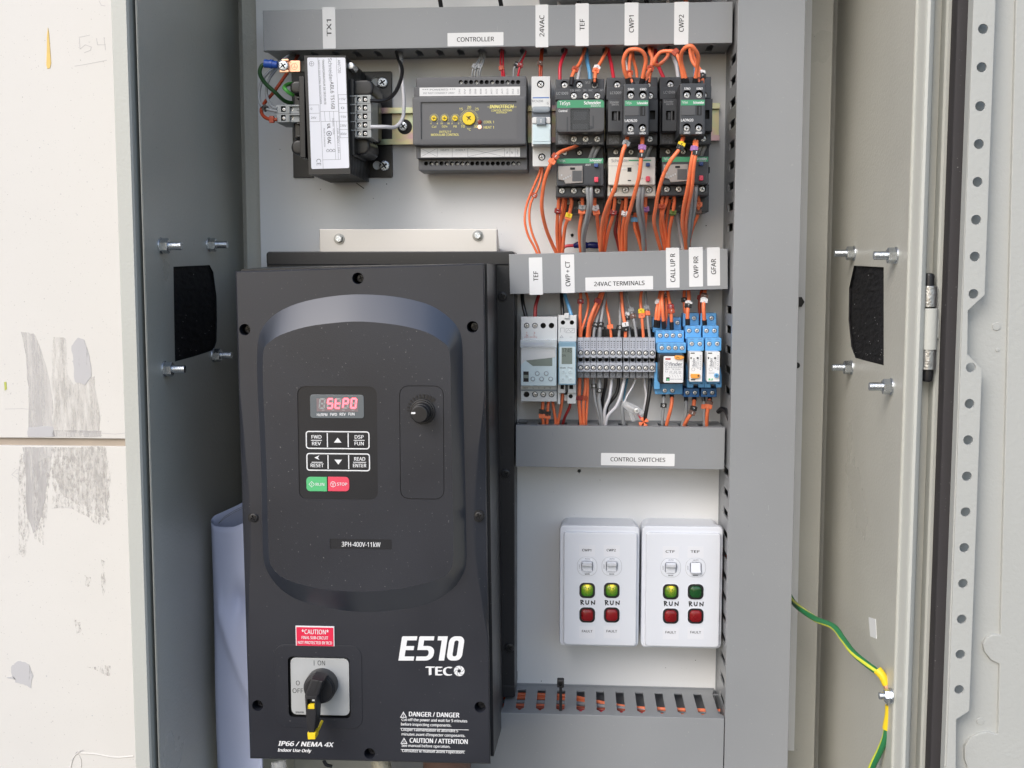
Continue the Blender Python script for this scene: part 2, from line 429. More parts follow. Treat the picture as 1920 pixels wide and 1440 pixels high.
def copytree(o, parent=None, shift=Vector((0, 0, 0)), label=None, group=None, root=True):
    """a copy of a thing with copies of its parts, sub-parts and lettering, the whole moved by shift"""
    c = o.copy(); COL.objects.link(c); ORG[c] = ORG[o]+shift
    if root: c.location = o.location+shift
    else: c.parent = parent
    if label: c['label'] = label
    if group: c['group'] = group
    for t in list(TEXTS):
        if t['parent'] is o:
            TEXTS.append({**t, 'parent': c, 'x': t['x']+shift.x/MM, 'z': t['z']+shift.z/MM, 'd': t['d']-shift.y/MM})
    for k in kids(o): copytree(k, c, shift, root=False)
    return c

# printed lettering: laid out as text, turned into thin meshes in one go at the end
TEXTS = []
def tx(parent, body, px, py, d, h, w=None, m='ink_black', rot=0.0, bold=0.0, shear=0.0, al='CENTER', name='lettering', lift=0.12):
    """body printed with capital height h px, optionally fitted to w px, centred on the pixel (px, py) of the plane d"""
    x, z = P(px, py, d)
    k = S(d)
    TEXTS.append(dict(parent=parent, body=body, x=x, z=z, d=d+lift, h=h*k, w=None if w is None else w*k, m=m, rot=rot, bold=bold, shear=shear, al=al, name=name))
try:      # the sans-serif that ships inside Blender; its built-in font when it is not there
    FONT = bpy.data.fonts.load(bpy.utils.system_resource('DATAFILES', path='fonts')+'/NotoSansHebrew-Regular.woff2')
except Exception:
    FONT = None
def flush_texts():
    obs = []
    for t in TEXTS:
        c = bpy.data.curves.new('t', 'FONT'); c.font = FONT or c.font; c.body = t['body']; c.size = 1.0; c.align_x = 'CENTER'; c.align_y = 'CENTER'
        c.resolution_u = 6 if t['h'] > 2.6 else 3; c.shear = t['shear']; c.space_line = 0.95
        o = bpy.data.objects.new('t', c); COL.objects.link(o); obs.append(o)
    c = bpy.data.curves.new('t', 'FONT'); c.body = 'H'; c.font = FONT or c.font; ho = bpy.data.objects.new('t', c); COL.objects.link(ho)
    bpy.context.view_layer.update()
    dg = bpy.context.evaluated_depsgraph_get()
    me = bpy.data.meshes.new_from_object(ho.evaluated_get(dg)); CAP = max(v.co.y for v in me.vertices)-min(v.co.y for v in me.vertices); bpy.data.meshes.remove(me); obs.append(ho)
    groups = {}
    for t, o in zip(TEXTS, obs):
        me = bpy.data.meshes.new_from_object(o.evaluated_get(dg))
        groups.setdefault((t['parent'], t['m'], t['name']), []).append((t, me))
    for (par, m, name), lst in groups.items():
        bm = bmesh.new()
        for t, me in lst:
            vs = [v.co.copy() for v in me.vertices]
            if not vs: continue
            x0 = min(v.x for v in vs); x1 = max(v.x for v in vs); y0 = min(v.y for v in vs); y1 = max(v.y for v in vs)
            lines = t['body'].count('\n')+1
            sy = t['h']/CAP
            sx = sy if t['w'] is None else t['w']/max(1e-6, x1-x0)
            cx, cy = (x0+x1)/2, (y0+y1)/2
            if t['al'] == 'LEFT': cx = x0
            cr, sr = cos(t['rot']), sin(t['rot'])
            # bold print: the strokes are printed again, shifted by a fraction of their width
            bo = t['bold']*sy*0.9
            for q, (ox, oy) in enumerate(((0, 0), (bo, bo*0.35), (-bo, -bo*0.35)) if bo > 0 else ((0, 0),)):
                vv = []
                for v in vs:
                    a, b = (v.x-cx)*sx+ox, (v.y-cy)*sy+oy
                    vv.append(bm.verts.new(V(t['x']+a*cr-b*sr, t['z']+a*sr+b*cr, t['d']+q*0.012)-ORG[par]))
                for p in me.polygons:
                    try: bm.faces.new([vv[i] for i in p.vertices])
                    except ValueError: pass
            bpy.data.meshes.remove(me)
        for f in bm.faces:
            f.normal_update()
            if f.normal.y > 0: f.normal_flip()
        me = bpy.data.meshes.new(name); bm.to_mesh(me); bm.free(); me.materials.append(MATS[m])
        o = bpy.data.objects.new(name, me); COL.objects.link(o); o.parent = par; ORG[o] = ORG[par]
    for o in obs:
        c = o.data; bpy.data.objects.remove(o); bpy.data.curves.remove(c)

# shared screw meshes, radius 1 mm, head standing 0.5 mm proud of d = 0
def cross_poly(x, z, a, w, rot=0.35):
    p = [(w, w), (w, a), (-w, a), (-w, w), (-a, w), (-a, -w), (-w, -w), (-w, -a), (w, -a), (w, -w), (a, -w), (a, w)]
    return [(x+u*cos(rot)-v*sin(rot), z+u*sin(rot)+v*cos(rot)) for u, v in p]
def slot_poly(a, w, rot): return [(u*cos(rot)-v*sin(rot), u*sin(rot)+v*cos(rot)) for u, v in ((-a, -w), (a, -w), (a, w), (-a, w))]
def screw_mesh(name, m, kind='cross', rot=0.35):
    b = B(m, 'black_hole')
    h = cross_poly(0, 0, 0.62, 0.13, rot) if kind == 'cross' else slot_poly(0.75, 0.14, rot)
    b.prism(circ(0, 0, 1.0, 14), -0.6, 0.45, 0, 0.2, holes=[(h, 0.4)], hm='black_hole')
    return b.mesh(name)
SCREW = [screw_mesh('screw', 'screw_metal', 'cross', r) for r in (0.3, 0.9, 1.3)]
SCREW_S = screw_mesh('screw', 'screw_metal', 'slot', 0.9)
SCREW_B = screw_mesh('screw', 'black_plastic', 'cross', 0.4)
SCREW_D = screw_mesh('screw', 'bolt_metal', 'cross', 0.6)
def screws(parent, lst, d, r, sink=0.0, meshes=None, off=(0.0, 0.0)):
    for i, (px, py) in enumerate(lst):
        x, z = P(px, py, d)
        inst((meshes or SCREW)[i % len(meshes or SCREW)], 'screw', parent, x+off[0], z+off[1], d-sink, r)
def hole(px, py, d, rpx, dep, n=14):
    x, z = P(px, py, d); return (circ(x, z, rpx*S(d), n), dep)

# ================================================================ the wall behind, left of the cabinet
def at(px, py, d):
    x, z = P(px, py, d); return (x, z, d)
def pl(pts, d): return [P(x, y, d) for x, y in pts]
WD = -70.0
T = thing('wall', 'off-white painted panel wall behind the cabinet with grey filler smears and a horizontal joint', 'wall', at(120, 1400, WD))
zj0 = P(120, 836, WD)[1]; zj1 = P(120, 822, WD)[1]
b = B('wall_paint'); b.box(-1400, 1300, zj1, 1500, WD-30, WD, 0, 1.2); b.part('panel', T, 'upper wall panel')
b = B('wall_paint'); b.box(-1400, 1300, -1100, zj0, WD-30, WD, 0, 1.2); b.part('panel', T, 'lower wall panel')
b = B('joint_mortar'); b.box(-1400, 1300, zj0-1, zj1+1, WD-30, WD-3.5); b.part('joint', T)
rnd = random.Random(3)
def ragged(pts, d, jit=1.2, sub=4):
    o = []
    for i in range(len(pts)):
        a, c = pts[i], pts[(i+1) % len(pts)]
        for j in range(sub):
            t = j/sub; o.append((a[0]+(c[0]-a[0])*t+rnd.uniform(-jit, jit), a[1]+(c[1]-a[1])*t+rnd.uniform(-jit, jit)))
    return pl(o, d)
def smear(pts, m, d=0.3, jit=1.2):
    b = B(m); b.prism(ragged(pts, WD, jit), WD-0.5, WD+d); return b.part('filler_smear', T)
smear([(40, 622), (64, 626), (78, 660), (90, 700), (100, 760), (97, 790), (103, 817), (52, 818), (54, 740), (50, 680)], 'filler_smear')
smear([(52, 800), (100, 800), (102, 819), (52, 819)], 'filler_solid', 0.4)
smear([(134, 650), (146, 633), (158, 637), (168, 668), (172, 705), (160, 722), (140, 716), (138, 680)], 'filler_solid', 0.4)
smear([(100, 632), (124, 634), (126, 700), (138, 722), (176, 705), (188, 780), (186, 812), (100, 808), (97, 710)], 'filler_dry')
smear([(100, 806), (190, 808), (190, 819), (98, 819)], 'filler_smear', 0.4)
smear([(42, 838), (98, 838), (94, 880), (84, 940), (72, 990), (62, 1000), (50, 960), (48, 880)], 'filler_smear')
smear([(36, 850), (52, 850), (56, 1000), (46, 1045), (36, 1040)], 'filler_speckle', 0.25, 2)
smear([(62, 870), (98, 850), (88, 960), (80, 1020), (66, 1010)], 'filler_speckle', 0.25, 2)
smear([(96, 838), (200, 838), (206, 900), (204, 975), (190, 986), (160, 968), (132, 952), (98, 954)], 'filler_speckle', 0.25, 2)
smear([(100, 838), (198, 838), (204, 930), (196, 972), (170, 962), (120, 930), (100, 890)], 'filler_dry', 0.3, 2)
smear([(22, 1248), (38, 1238), (54, 1246), (62, 1268), (58, 1290), (48, 1284), (30, 1280), (22, 1264)], 'filler_solid', 0.4)
smear([(12, 1270), (24, 1268), (30, 1274), (16, 1272)], 'filler_solid', 0.4, 0.5)
for q in ([(160, 1080), (170, 1084), (168, 1100), (158, 1096)], [(190, 1050), (196, 1052), (198, 1110), (192, 1116)], [(140, 1160), (150, 1168), (156, 1190), (146, 1186)], [(162, 1250), (206, 1248), (206, 1268), (190, 1262)]):
    smear(q, 'filler_speckle', 0.2, 2)
b = B('streak_yellow'); b.prism(pl([(90, 52), (92, 62), (94, 90), (96, 118), (94, 128), (89, 129), (87, 122), (88, 90), (88, 70)], WD), WD-0.5, WD+0.6, 0, 0.3); b.part('paint_streak', T)
b = B('green_fleck'); b.prism(pl([(8, 716), (12, 716), (13, 730), (9, 732)], WD), WD-0.5, WD+0.4); b.part('paint_streak', T, 'small green paint fleck')
b = B('pencil')
for st in ([(148, 70), (168, 66)], [(149, 72), (150, 92), (160, 84), (171, 88), (170, 94), (158, 99)], [(181, 72), (183, 84), (198, 84)], [(195, 70), (198, 94)], [(140, 124), (165, 120), (200, 113)], [(186, 2), (190, 10), (197, 11)],
           [(22, 890), (32, 880), (44, 884), (46, 892)], [(22, 890), (32, 896), (36, 904), (42, 902)], [(34, 882), (36, 896)], [(30, 888), (46, 886)],
           [(10, 767), (40, 766), (68, 769)], [(98, 953), (116, 950), (134, 953)], [(190, 812), (216, 814), (234, 812)]):
    b.ribbon([P(x, y, WD) for x, y in st], 0.55, WD, 0, 0.12)
b.part('pencil_marks', T)
b = B('ink_pale', 'pencil')
for i in range(70):
    px, py = rnd.uniform(2, 232), rnd.choice([rnd.uniform(1040, 1400), rnd.uniform(540, 800), rnd.uniform(230, 420)])
    x, z = P(px, py, WD); b.cyl(x, z, rnd.uniform(0.2, 0.7), WD-0.2, WD+0.15, rnd.randint(0, 1), n=6)
b.part('specks', T, kind='stuff')
b = B('wall_paint', 'pencil')
b.tube([at(150, 1412, WD), at(180, 1414, WD), at(215, 1420, WD), at(250, 1418, WD)], 0.8)
b.tube([at(132, 1440, WD), at(138, 1420, WD), at(150, 1408, WD)], 0.9)
b.tube([at(152, 1440, WD), at(152, 1425, WD), at(146, 1412, WD)], 0.8)
b.ribbon([P(x, y, WD) for x, y in [(134, 1426), (144, 1410), (156, 1406)]], 0.8, WD+0.6, 1)
b.part('filler_ridge', T)

# ground in front of the wall, out of view, added to bounce fill light
b = B('ground_concrete'); b.box(-6000, 6000, -1130, -1100, WD-28, 7000)
g_ = b.top('ground', 'pale concrete ground in front of the cabinet', None, (0, -1100, 1000), kind='structure')
# ================================================================ cabinet
XL = P(280, 720, 222)[0]; XR = P(1693, 720, 222)[0]
ZT, ZB = P(960, -330, 0)[1], P(960, 1760, 0)[1]
CAB = thing('cabinet', 'open grey steel electrical cabinet holding all the switchgear', 'cabinet', at(960, 1700, -40))
def vmap(u, v, w): return (w, v, u)     # u = depth, v = height, w = x
# side walls with their filter openings (openings measured on the wall plane)
def side_hole(X, pts):
    o = []
    for px, py in pts:
        z, d = PX(px, py, X); o.append((d, z))
    return o
holeL = side_hole(XL, [(325, 500), (393, 497), (400, 510), (406, 555), (407, 600), (406, 640), (401, 656), (365, 668), (328, 678)])
holeR = side_hole(XR, [(1601, 498), (1657, 501), (1657, 685), (1625, 677), (1604, 671), (1596, 650), (1591, 600), (1592, 540)])
b = B('enclosure_paint'); b.prism([(-42, ZB), (223, ZB), (223, ZT), (-42, ZT)], XL-1.4, XL, 0, mp=vmap, holes=[(holeL, None)], hm='foam'); b.part('side_panel', CAB, 'left side wall of the cabinet, in shade')  # cut edges of both openings coloured dark to hide their lit rim
b = B('enclosure_paint'); b.prism([(-42, ZB), (223, ZB), (223, ZT), (-42, ZT)], XR+1.4, XR, 0, mp=vmap, holes=[(holeR, None)], hm='foam'); b.part('side_panel', CAB, 'right side wall of the cabinet')
b = B('enclosure_paint'); b.box(XL-1, XR+1, ZB, ZT, -42, -40); b.part('back_panel', CAB)
b = B('enclosure_paint'); b.box(XL-24, XR+24, ZT, ZT+2, -42, 236); b.part('top_panel', CAB)
b = B('enclosure_paint'); b.box(XL-24, XR+24, ZB-2, ZB, -42, 236); b.part('bottom_panel', CAB)
for X, s, pts, lb in ((XL, -1, holeL, 'black foam filter in the left wall opening'), (XR, 1, holeR, 'black foam filter in the right wall opening')):
    ds = [p[0] for p in pts]; zs = [p[1] for p in pts]
    b = B('foam')
    # foam pad with a coarse open-cell surface
    n1, n2 = 26, 60; d0, d1, z0, z1 = min(ds)-8, max(ds)+8, min(zs)-8, max(zs)+8
    rr = random.Random(5)
    g = [[b.bm.verts.new(V(X+s*(1.4+rr.uniform(0, 1.6)), z0+(z1-z0)*j/n2, d0+(d1-d0)*i/n1)) for j in range(n2+1)] for i in range(n1+1)]
    for i in range(n1):
        for j in range(n2): b.face((g[i][j], g[i+1][j], g[i+1][j+1], g[i][j+1]))
    b.prism([(d0, z0), (d1, z0), (d1, z1), (d0, z1)], X+s*10, X+s*3.2, 0, mp=vmap)
    b.part('filter_foam', CAB, lb)
    b = B('screw_metal'); rr = random.Random(9)
    for i in range(14 if s < 0 else 24):
        d, z = rr.uniform(min(ds)+2, max(ds)-1), rr.uniform(min(zs)+4, max(zs)-3)
        q = rr.uniform(0.1, 0.22); b.prism([(d-q, z-q), (d+q, z-q), (d+q, z+q)], X+s*1.5, X+s*1.1, 0, mp=vmap)
    b.part('dust_specks', CAB, kind='stuff')
# front edges: rain gutter and lips.  u = x, v = depth profile swept vertically
def sweep(prof, z0, z1, m, name, lb=None, t=None):
    b = B(m); hm = lambda u, v, w: (u, w, v)
    b.prism(prof, z0, z1, 0, mp=hm); return b.part(name, CAB, lb)
xl0 = P(231, 720, 232)[0]; xl1 = P(262, 720, 232)[0]
xr0 = P(1706, 720, 232)[0]; xr1 = P(1731, 720, 236)[0]
sweep([(xl1-1, 205), (xl1, 231), (xl1-1.2, 233), (xl0+1.2, 233), (xl0, 231.5), (xl0, 150), (xl0+1.6, 150), (xl0+1.6, 229), (xl1-2.4, 229), (xl1-2.6, 205)], ZB, ZT, 'lip_paint', 'front_lip', 'left front lip')
sweep([(xl1-2, 206), (XL-0.4, 206), (XL-0.4, 224), (XL-1.2, 224), (XL-1.6, 208), (xl1-2, 208)], ZB, ZT, 'enclosure_paint', 'rain_gutter')
sweep([(XR+0.3, 205), (XR+0.3, 224), (XR+1.4, 224), (xr0, 226), (xr0+0.6, 236), (xr0+2, 238.5), (xr0+4, 239), (xr1-1.4, 236.5), (xr1, 234), (xr1, 205)], ZB, ZT, 'lip_paint', 'front_lip', 'right front lip')
xg1 = P(1746, 720, 222)[0]; xg2 = P(1765, 720, 228)[0]
sweep([(xr1, 214), (xg1, 214), (xg1, 216), (xr1, 216)], ZB, ZT, 'enclosure_paint', 'rain_gutter')
sweep([(xg1, 205), (xg1+0.2, 226), (xg1+1.5, 228), (xg2-1, 227), (xg2, 225), (xg2, 120), (xg1, 120)], ZB, ZT, 'lip_paint', 'outer_wall')
# back frame strips beside the mounting plate
PXL = P(494, 720, 0)[0]; PXR = P(1506, 720, 0)[0]
a0 = P(468, 720, -8)[0]; a1 = P(1545, 720, -8)[0]
b = B('enclosure_paint'); b.box(a0, PXL+14, ZB, ZT, -38, -8, 0, 0.7); b.part('mounting_rail', CAB, 'left mounting rail beside the plate')
b = B('enclosure_paint'); b.box(PXR-14, a1, ZB, ZT, -38, -8, 0, 0.7); b.part('mounting_rail', CAB, 'right mounting rail beside the plate')
zpb = P(1490, 1408, 0)[1]
b = B('plate_paint', 'black_hole')
hs = []
for px, py, r in ((1073, 441, 3.2), (1086, 883, 3.4), (1151, 440, 0.01)):
    if r > 1: hs.append(hole(px, py, 0, r, None, 10))
b.box(PXL, PXR, zpb, ZT-30, -2.5, 0, 0, 0.5, holes=hs)
b.part('mounting_plate', CAB, 'white mounting plate at the back')
b = B('black_hole')
for px, py, q in ((525, 280, 1), (673, 346, 6), (725, 345, 1.4), (1300, 285, 1), (1324, 423, 1.5), (1304, 1238, 1), (700, 372, 1), (1015, 1277, 1.2), (1125, 900, 0.8), (1248, 1252, 0.8), (601, 355, 1.2)):
    x, z = P(px, py, 0)
    if q > 5: b.prism(pl([(667, 343), (669, 343), (683, 353), (682, 354)], 0), -0.3, 0.15)
    else: b.cyl(x, z, q*0.4, -0.3, 0.12, n=7)
b.part('specks', CAB, kind='stuff')
# screws in the plate edge
b = B('black_plastic'); x, z = P(1495, 566, 0); b.cyl(x+1, z, 5.5, 0, 3, bev=1, n=6); b.part('plate_screw', CAB, 'black hexagon screw at the plate edge')
b = B('black_hole'); x, z = P(1492, 685, 0); b.cyl(x+1, z, 3, 0, 1.2, n=10); b.part('plate_screw', CAB, 'small dark hole plug at the plate edge')
# scuffs on the right wall
b = B('pencil'); rr = random.Random(12)
for i in range(34):
    px, py = rr.uniform(1562, 1600), rr.uniform(380, 900)
    z, d = PX(px, py, XR); a = rr.uniform(-1.2, 1.2); q = rr.uniform(0.4, 1.8)
    b.ribbon([(d, z), (d+q*cos(a)*2, z+q*sin(a)*2)], 0.3, XR, 0, -0.1, mp=vmap)
b.part('scuffs', CAB, kind='stuff')
b = B('sticker_white'); pts = side_hole(XR, [(1629, 1157), (1642, 1161), (1644, 1198), (1632, 1193)]); b.prism(pts, XR+0.2, XR-0.25, 0, mp=vmap); b.part('sticker', CAB, 'small torn white sticker on the right wall')

# hinge in the gutter
hx, _ = P(1746, 620, 232)
def vz(d, py): return P(1746, py, d)[1]
zmap = lambda d: (lambda u, v, w: (u, w, v))
HN = [('pin_cap', 'black_plastic', 512, 537, 4.2, 'upper black pin cap'), ('hinge_knuckle', 'cast_metal', 536, 575, 6.0, 'upper bare metal knuckle'), ('hinge_knuckle', 'lip_paint', 578, 655, 6.6, 'painted middle knuckle'),
      ('hinge_knuckle', 'cast_metal', 656, 693, 6.0, 'lower bare metal knuckle'), ('pin_cap', 'black_plastic', 693, 716, 4.2, 'lower black pin cap')]
HG = None
for nm, m, y0, y1, r, lb in HN:
    b = B(m); hd = 229; x = P(1741.5-(y0-512)*0.015, (y0+y1)/2, hd)[0]
    z0, z1 = vz(hd, y1), vz(hd, y0)
    up = y0 < 600
    b.prism(circ(x, hd, r, 20), z0 if up else z1, z1 if up else z0, 0, 2.2 if nm == 'pin_cap' else 0.7, mp=lambda u, v, w: (u, w, v))
    if nm == 'hinge_knuckle' and m == 'cast_metal': b.box(x-9, x, z0+1, z1-1, 220, 232, 0, 0.6)
    if m == 'lip_paint': b.box(x, x+8, z0+8, z1-8, 222, 230, 0, 1)
    b.part(nm, CAB, lb)

# door, swung right back: gasket, perforated rail, inner face
DR = 'door'
DD = 244.0
def dpl(pts, d=DD): return pl(pts, d)
zt, zb = P(1900, -260, DD)[1], P(1900, 1700, DD)[1]
xd0 = P(1762, 720, 232)[0]
b = B('door_paint'); b.box(xd0+3, xd0+330, zb, zt, DD-26, DD-8, 0, 1.5)
DOOR = b.part('door', CAB, 'cabinet door swung fully open to the right')
def vline(x0, slope, y): return x0+slope*(y-720)
gx0 = P(1766.5, 720, 236)[0]; gx1 = P(1795, 720, 236)[0]
left_ = lambda y: 1824-(y)*0.0352+1.5
b = B('gasket_and_shade')
b.box(gx0, gx1+0.5, zb, zt, 225, 239, 0, 3.2); b.box(gx1-0.5, P(left_(720), 720, DD+6)[0]-1.2, zb, zt, 222, 231)  # second box: dark strip painting in the shaded gap up to the rail
b.part('gasket_and_shade', DOOR)
# perforated rail: front strip with holes and cut-outs
ry = lambda y, xr: (xr, y)
left = lambda y: 1824-(y)*0.0352+1.5
right = lambda y: 1867-(y)*0.0371
bot = 1700
outl = [(left(-260), -260), (right(-260), -260), (right(553), 553), (1815, 582), (1814, 664), (right(692), 692), (right(1333), 1333), (1793, 1349), (1790, bot), (left(bot), bot)]
hys = [54, 126, 199, 270, 341, 412, 481, 551, 689, 757, 825, 893, 960, 1027, 1094, 1161, 1227, 1293, -18, -90, -162]
hs = []
for y in hys:
    hx_ = (left(y)+right(y))/2-1.0
    hs.append(hole(hx_, y, DD+6, 8.9, None, 20))
b = B('door_paint'); b.prism(dpl(outl, DD+6), DD+4.2, DD+6, 0, 0.35, holes=hs); 
b.part('perforated_rail', DOOR, 'perforated inner rail of the door')
xw = P(left(720), 720, DD+6)[0]
b = B('door_paint'); b.box(xw-0.6, xw+1.2, zb, zt, DD-9, DD+4.5, 0, 0.3); b.part('rail_web', DOOR)
# raised inner panel with scalloped cut-outs
e = lambda y: 1905-(y)*0.0245
pp = [(e(-260), -260), (2700, -260), (2700, 1700), (1858, 1700), (1822, 1460), (1809, 1425), (1809, 1400), (1818, 1386), (1835, 1376), (1850, 1372), (1866, 1376), (e(1376), 1376), (e(1246), 1246), (1858, 1238), (1846, 1222), (1843, 1208), (1850, 1196), (1862, 1190), (e(1190), 1190)]
b = B('door_paint'); b.prism(dpl(pp, DD-5), DD-8, DD-5.2, 0, 1.2); b.part('inner_panel', DOOR)
b = B('door_paint')
for px, py, r in ((1838, 1352, 3), (1868, 612, 3.2), (1870, 656, 1.5)):
    x, z = P(px, py, DD-8); b.cyl(x, z, r, DD-9, DD-7.2, 0, 0.6)
b.part('weld_stud', DOOR)

# ================================================================ cable trunking
def slot_shape(c, wd, a, bb, neck):
    """one slot across the wall: along-axis centre c, depth a..bb, narrowing to a neck towards the lid"""
    h = wd/2
    return [(c-h, a), (c+h, a), (c+h, bb), (c+neck/2, bb+3.5), (c+neck/2, bb+6), (c-neck/2, bb+6), (c-neck/2, bb+3.5), (c-h, bb)]
def trunking(name, label, rc, d, vert=False, slots0=(), slots1=(), a=9, bb=None, wd=7.2, neck=2.4, tilt=0.0):
    x0, x1, z0, z1 = rc; bb = bb if bb is not None else d-14
    if not vert and x1 > 100: x1 = min(x1, P(1371, 720, 80)[0]-0.9)
    T = thing(name, label, 'cable trunking', ((x0+x1)/2, (z0+z1)/2, 0))
    b = B('trunking_grey'); b.box(x0, x1, z0, z1, d-1.8, d, 0, 0.7)
    if vert: b.box(x0, x0+1.3, z0, z1, d-8, d-1.8); b.box(x1-1.3, x1, z0, z1, d-8, d-1.8)
    else: b.box(x0, x1, z0, z0+1.3, d-8, d-1.8); b.box(x0, x1, z1-1.3, z1, d-8, d-1.8)
    lid = b.part('lid', T)
    rs = random.Random(int(abs(z0)*7)); b = B('ink_pale', 'ink_grey')
    for i in range(14 if vert else 10):
        xx, zz = rs.uniform(x0+4, x1-4), rs.uniform(z0+3, z1-3); a_ = rs.uniform(0, pi); L = rs.uniform(0.4, 5)
        b.ribbon([(xx, zz), (xx+L*cos(a_)*0.5, zz+L*sin(a_))], rs.uniform(0.08, 0.22), d, rs.randint(0, 1), 0.03)
    b.part('scuffs', T, kind='stuff')
    for side, sl in ((0, slots0), (1, slots1)):
        b = B('trunking_grey')
        if vert:
            xs = x0+1.4 if side == 0 else x1-2.8
            poly = [(0.5, z0), (d-2.2, z0), (d-2.2, z1), (0.5, z1)]
            hs = [([(q[1], q[0]) for q in slot_shape(c, wd, a, bb, neck)], None) for c in sl]
            b.prism(poly, xs, xs+1.4, 0, mp=lambda u, v, w: (w, v, u), holes=hs)
        else:
            zs = z0+1.4 if side == 0 else z1-2.8
            poly = [(x0, 0.5), (x1, 0.5), (x1, d-2.2), (x0, d-2.2)]
            b.prism(poly, zs, zs+1.4, 0, mp=lambda u, v, w: (u, w, v), holes=[(slot_shape(c, wd, a, bb, neck), None) for c in sl])
        b.part('slotted_wall', T)
    b = B('trunking_grey')
    b.box(x0+0.3, x1-0.3, z0+0.3, z1-0.3, 0.1, 1.6)
    b.part('trunking_base', T)
    if not vert and neck:
        pass
    if tilt: T.rotation_euler = (0, tilt, 0)
    return T, lid
def sticker(T, px0, py0, px1, py1, d, body, rot=0.0, h=8.5, w=None, bold=0.014, tilt=0.0):
    x0, x1, z0, z1 = R(px0, py0, px1, py1, d); cx, cz = (x0+x1)/2, (z0+z1)/2
    p = [((x-cx)*cos(tilt)-(z-cz)*sin(tilt)+cx, (x-cx)*sin(tilt)+(z-cz)*cos(tilt)+cz) for x, z in rrect(x0, x1, z0, z1, 0.4, 1)]
    b = B('sticker_white'); b.prism(p, d-0.1, d+0.22); s = b.part('label', T)
    tx(s, body, (px0+px1)/2, (py0+py1)/2, d+0.22, h, w, rot=rot+tilt, bold=bold); return s
HALF = pi/2
def xs_at(pxs, py, d): return [P(x, py, d)[0] for x in pxs]
# top
rc = list(R(493, 11, 1379, 88, 52)); 
sl = xs_at([668+39*i-117 for i in range(21)], 100, 26)
TT, LID = trunking('cable_trunking', 'topmost horizontal grey cable trunking, above the transformer and contactors', rc, 52, slots0=sl, slots1=sl, a=9, bb=31, wd=6.4)
TT.rotation_euler = (0, -0.004, 0)
for q in ((605, 12, 629, 90, 'TX1', 30), (1004, 9, 1028, 89, '24VAC', 38), (1079, 7, 1104, 87, 'TEF', 20), (1171, 6, 1197, 86, 'CWP1', 30), (1264, 5, 1291, 85, 'CWP2', 30)):
    sticker(LID, *q[:4], 52, q[4], HALF, 8.5, q[5])
sticker(LID, 839, 61, 944, 86, 52, 'CONTROLLER', 0, 7.8, 68)
# second
rc = R(955, 471.5, 1368, 547, 50)
sl = xs_at([979+37.6*i for i in range(11)], 560, 25)
T2, LID2 = trunking('cable_trunking', 'second horizontal grey trunking, above the timers and 24 volt terminals', rc, 50, slots0=sl, slots1=sl)
for q in ((992, 479, 1017, 549, 'TEF', 18), (1052, 475, 1077, 547, 'CWP + CT', 46), (1249, 467, 1274, 542, 'CALL UP R', 52), (1292, 467, 1318, 541, 'CWP RR', 39), (1326, 468, 1350, 540, 'GFAR', 28)):
    s0 = {992: (0, 4), 1052: (0, 0), 1249: (0, 1), 1292: (0, 2), 1326: (0, 2)}[q[0]]
    sticker(LID2, q[0], q[1]+s0[1]*0, q[2], q[3], 50, q[4], HALF, 8.6, q[5])
sticker(LID2, 1097, 519, 1224, 544, 50, '24VAC TERMINALS', 0, 7.8, 93)
T2.rotation_euler = (0, -0.024, 0)
# third
rc = R(967, 799.5, 1367, 878, 50)
sl = xs_at([979, 1017, 1054, 1092, 1130, 1168, 1206, 1243, 1281, 1318], 792, 26)
T3, LID3 = trunking('cable_trunking', 'third horizontal grey trunking, labelled control switches, below the terminals', rc, 50, slots0=sl, slots1=sl, a=7, bb=36, wd=9)
sticker(LID3, 1127, 850, 1265, 873, 50, 'CONTROL SWITCHES', 0, 7.6, 102, tilt=0.0)
T3.rotation_euler = (0, 0.004, 0)
# bottom
rc = list(R(905, 1341, 1368.6, 1560, 80)); rc[0] = P(700, 1400, 80)[0]
sl = xs_at([976-37.4*5+37.4*i for i in range(16)], 1312, 44)
T4, LID4 = trunking('cable_trunking', 'deep grey trunking along the bottom with orange wires seen through its slots', rc, 80, slots0=(), slots1=sl, a=14, bb=63, wd=8.0)
T4.rotation_euler = (0, 0.004, 0)
# vertical
rc = list(R(1371, 0, 1494, 1440, 80)); rc[2] = P(1430, 1640, 80)[1]; rc[3] = P(1430, -220, 80)[1]
ys = [110, 150, 191, 231, 270, 309, 348, 387, 426, 581, 618, 656, 694, 733, 885, 925, 963, 1003, 1042, 1081, 1120, 1159, 1198, 1237, 1276, 1315]
sl = [P(1362, y, 50)[1] for y in ys]
T5, LID5 = trunking('cable_trunking', 'wide vertical grey trunking on the right, slotted down its left side', rc, 80, vert=True, slots0=sl, slots1=(), a=26, bb=60, wd=7.4, neck=3.0)
# row above the top trunking: just the lower edge of what sits there

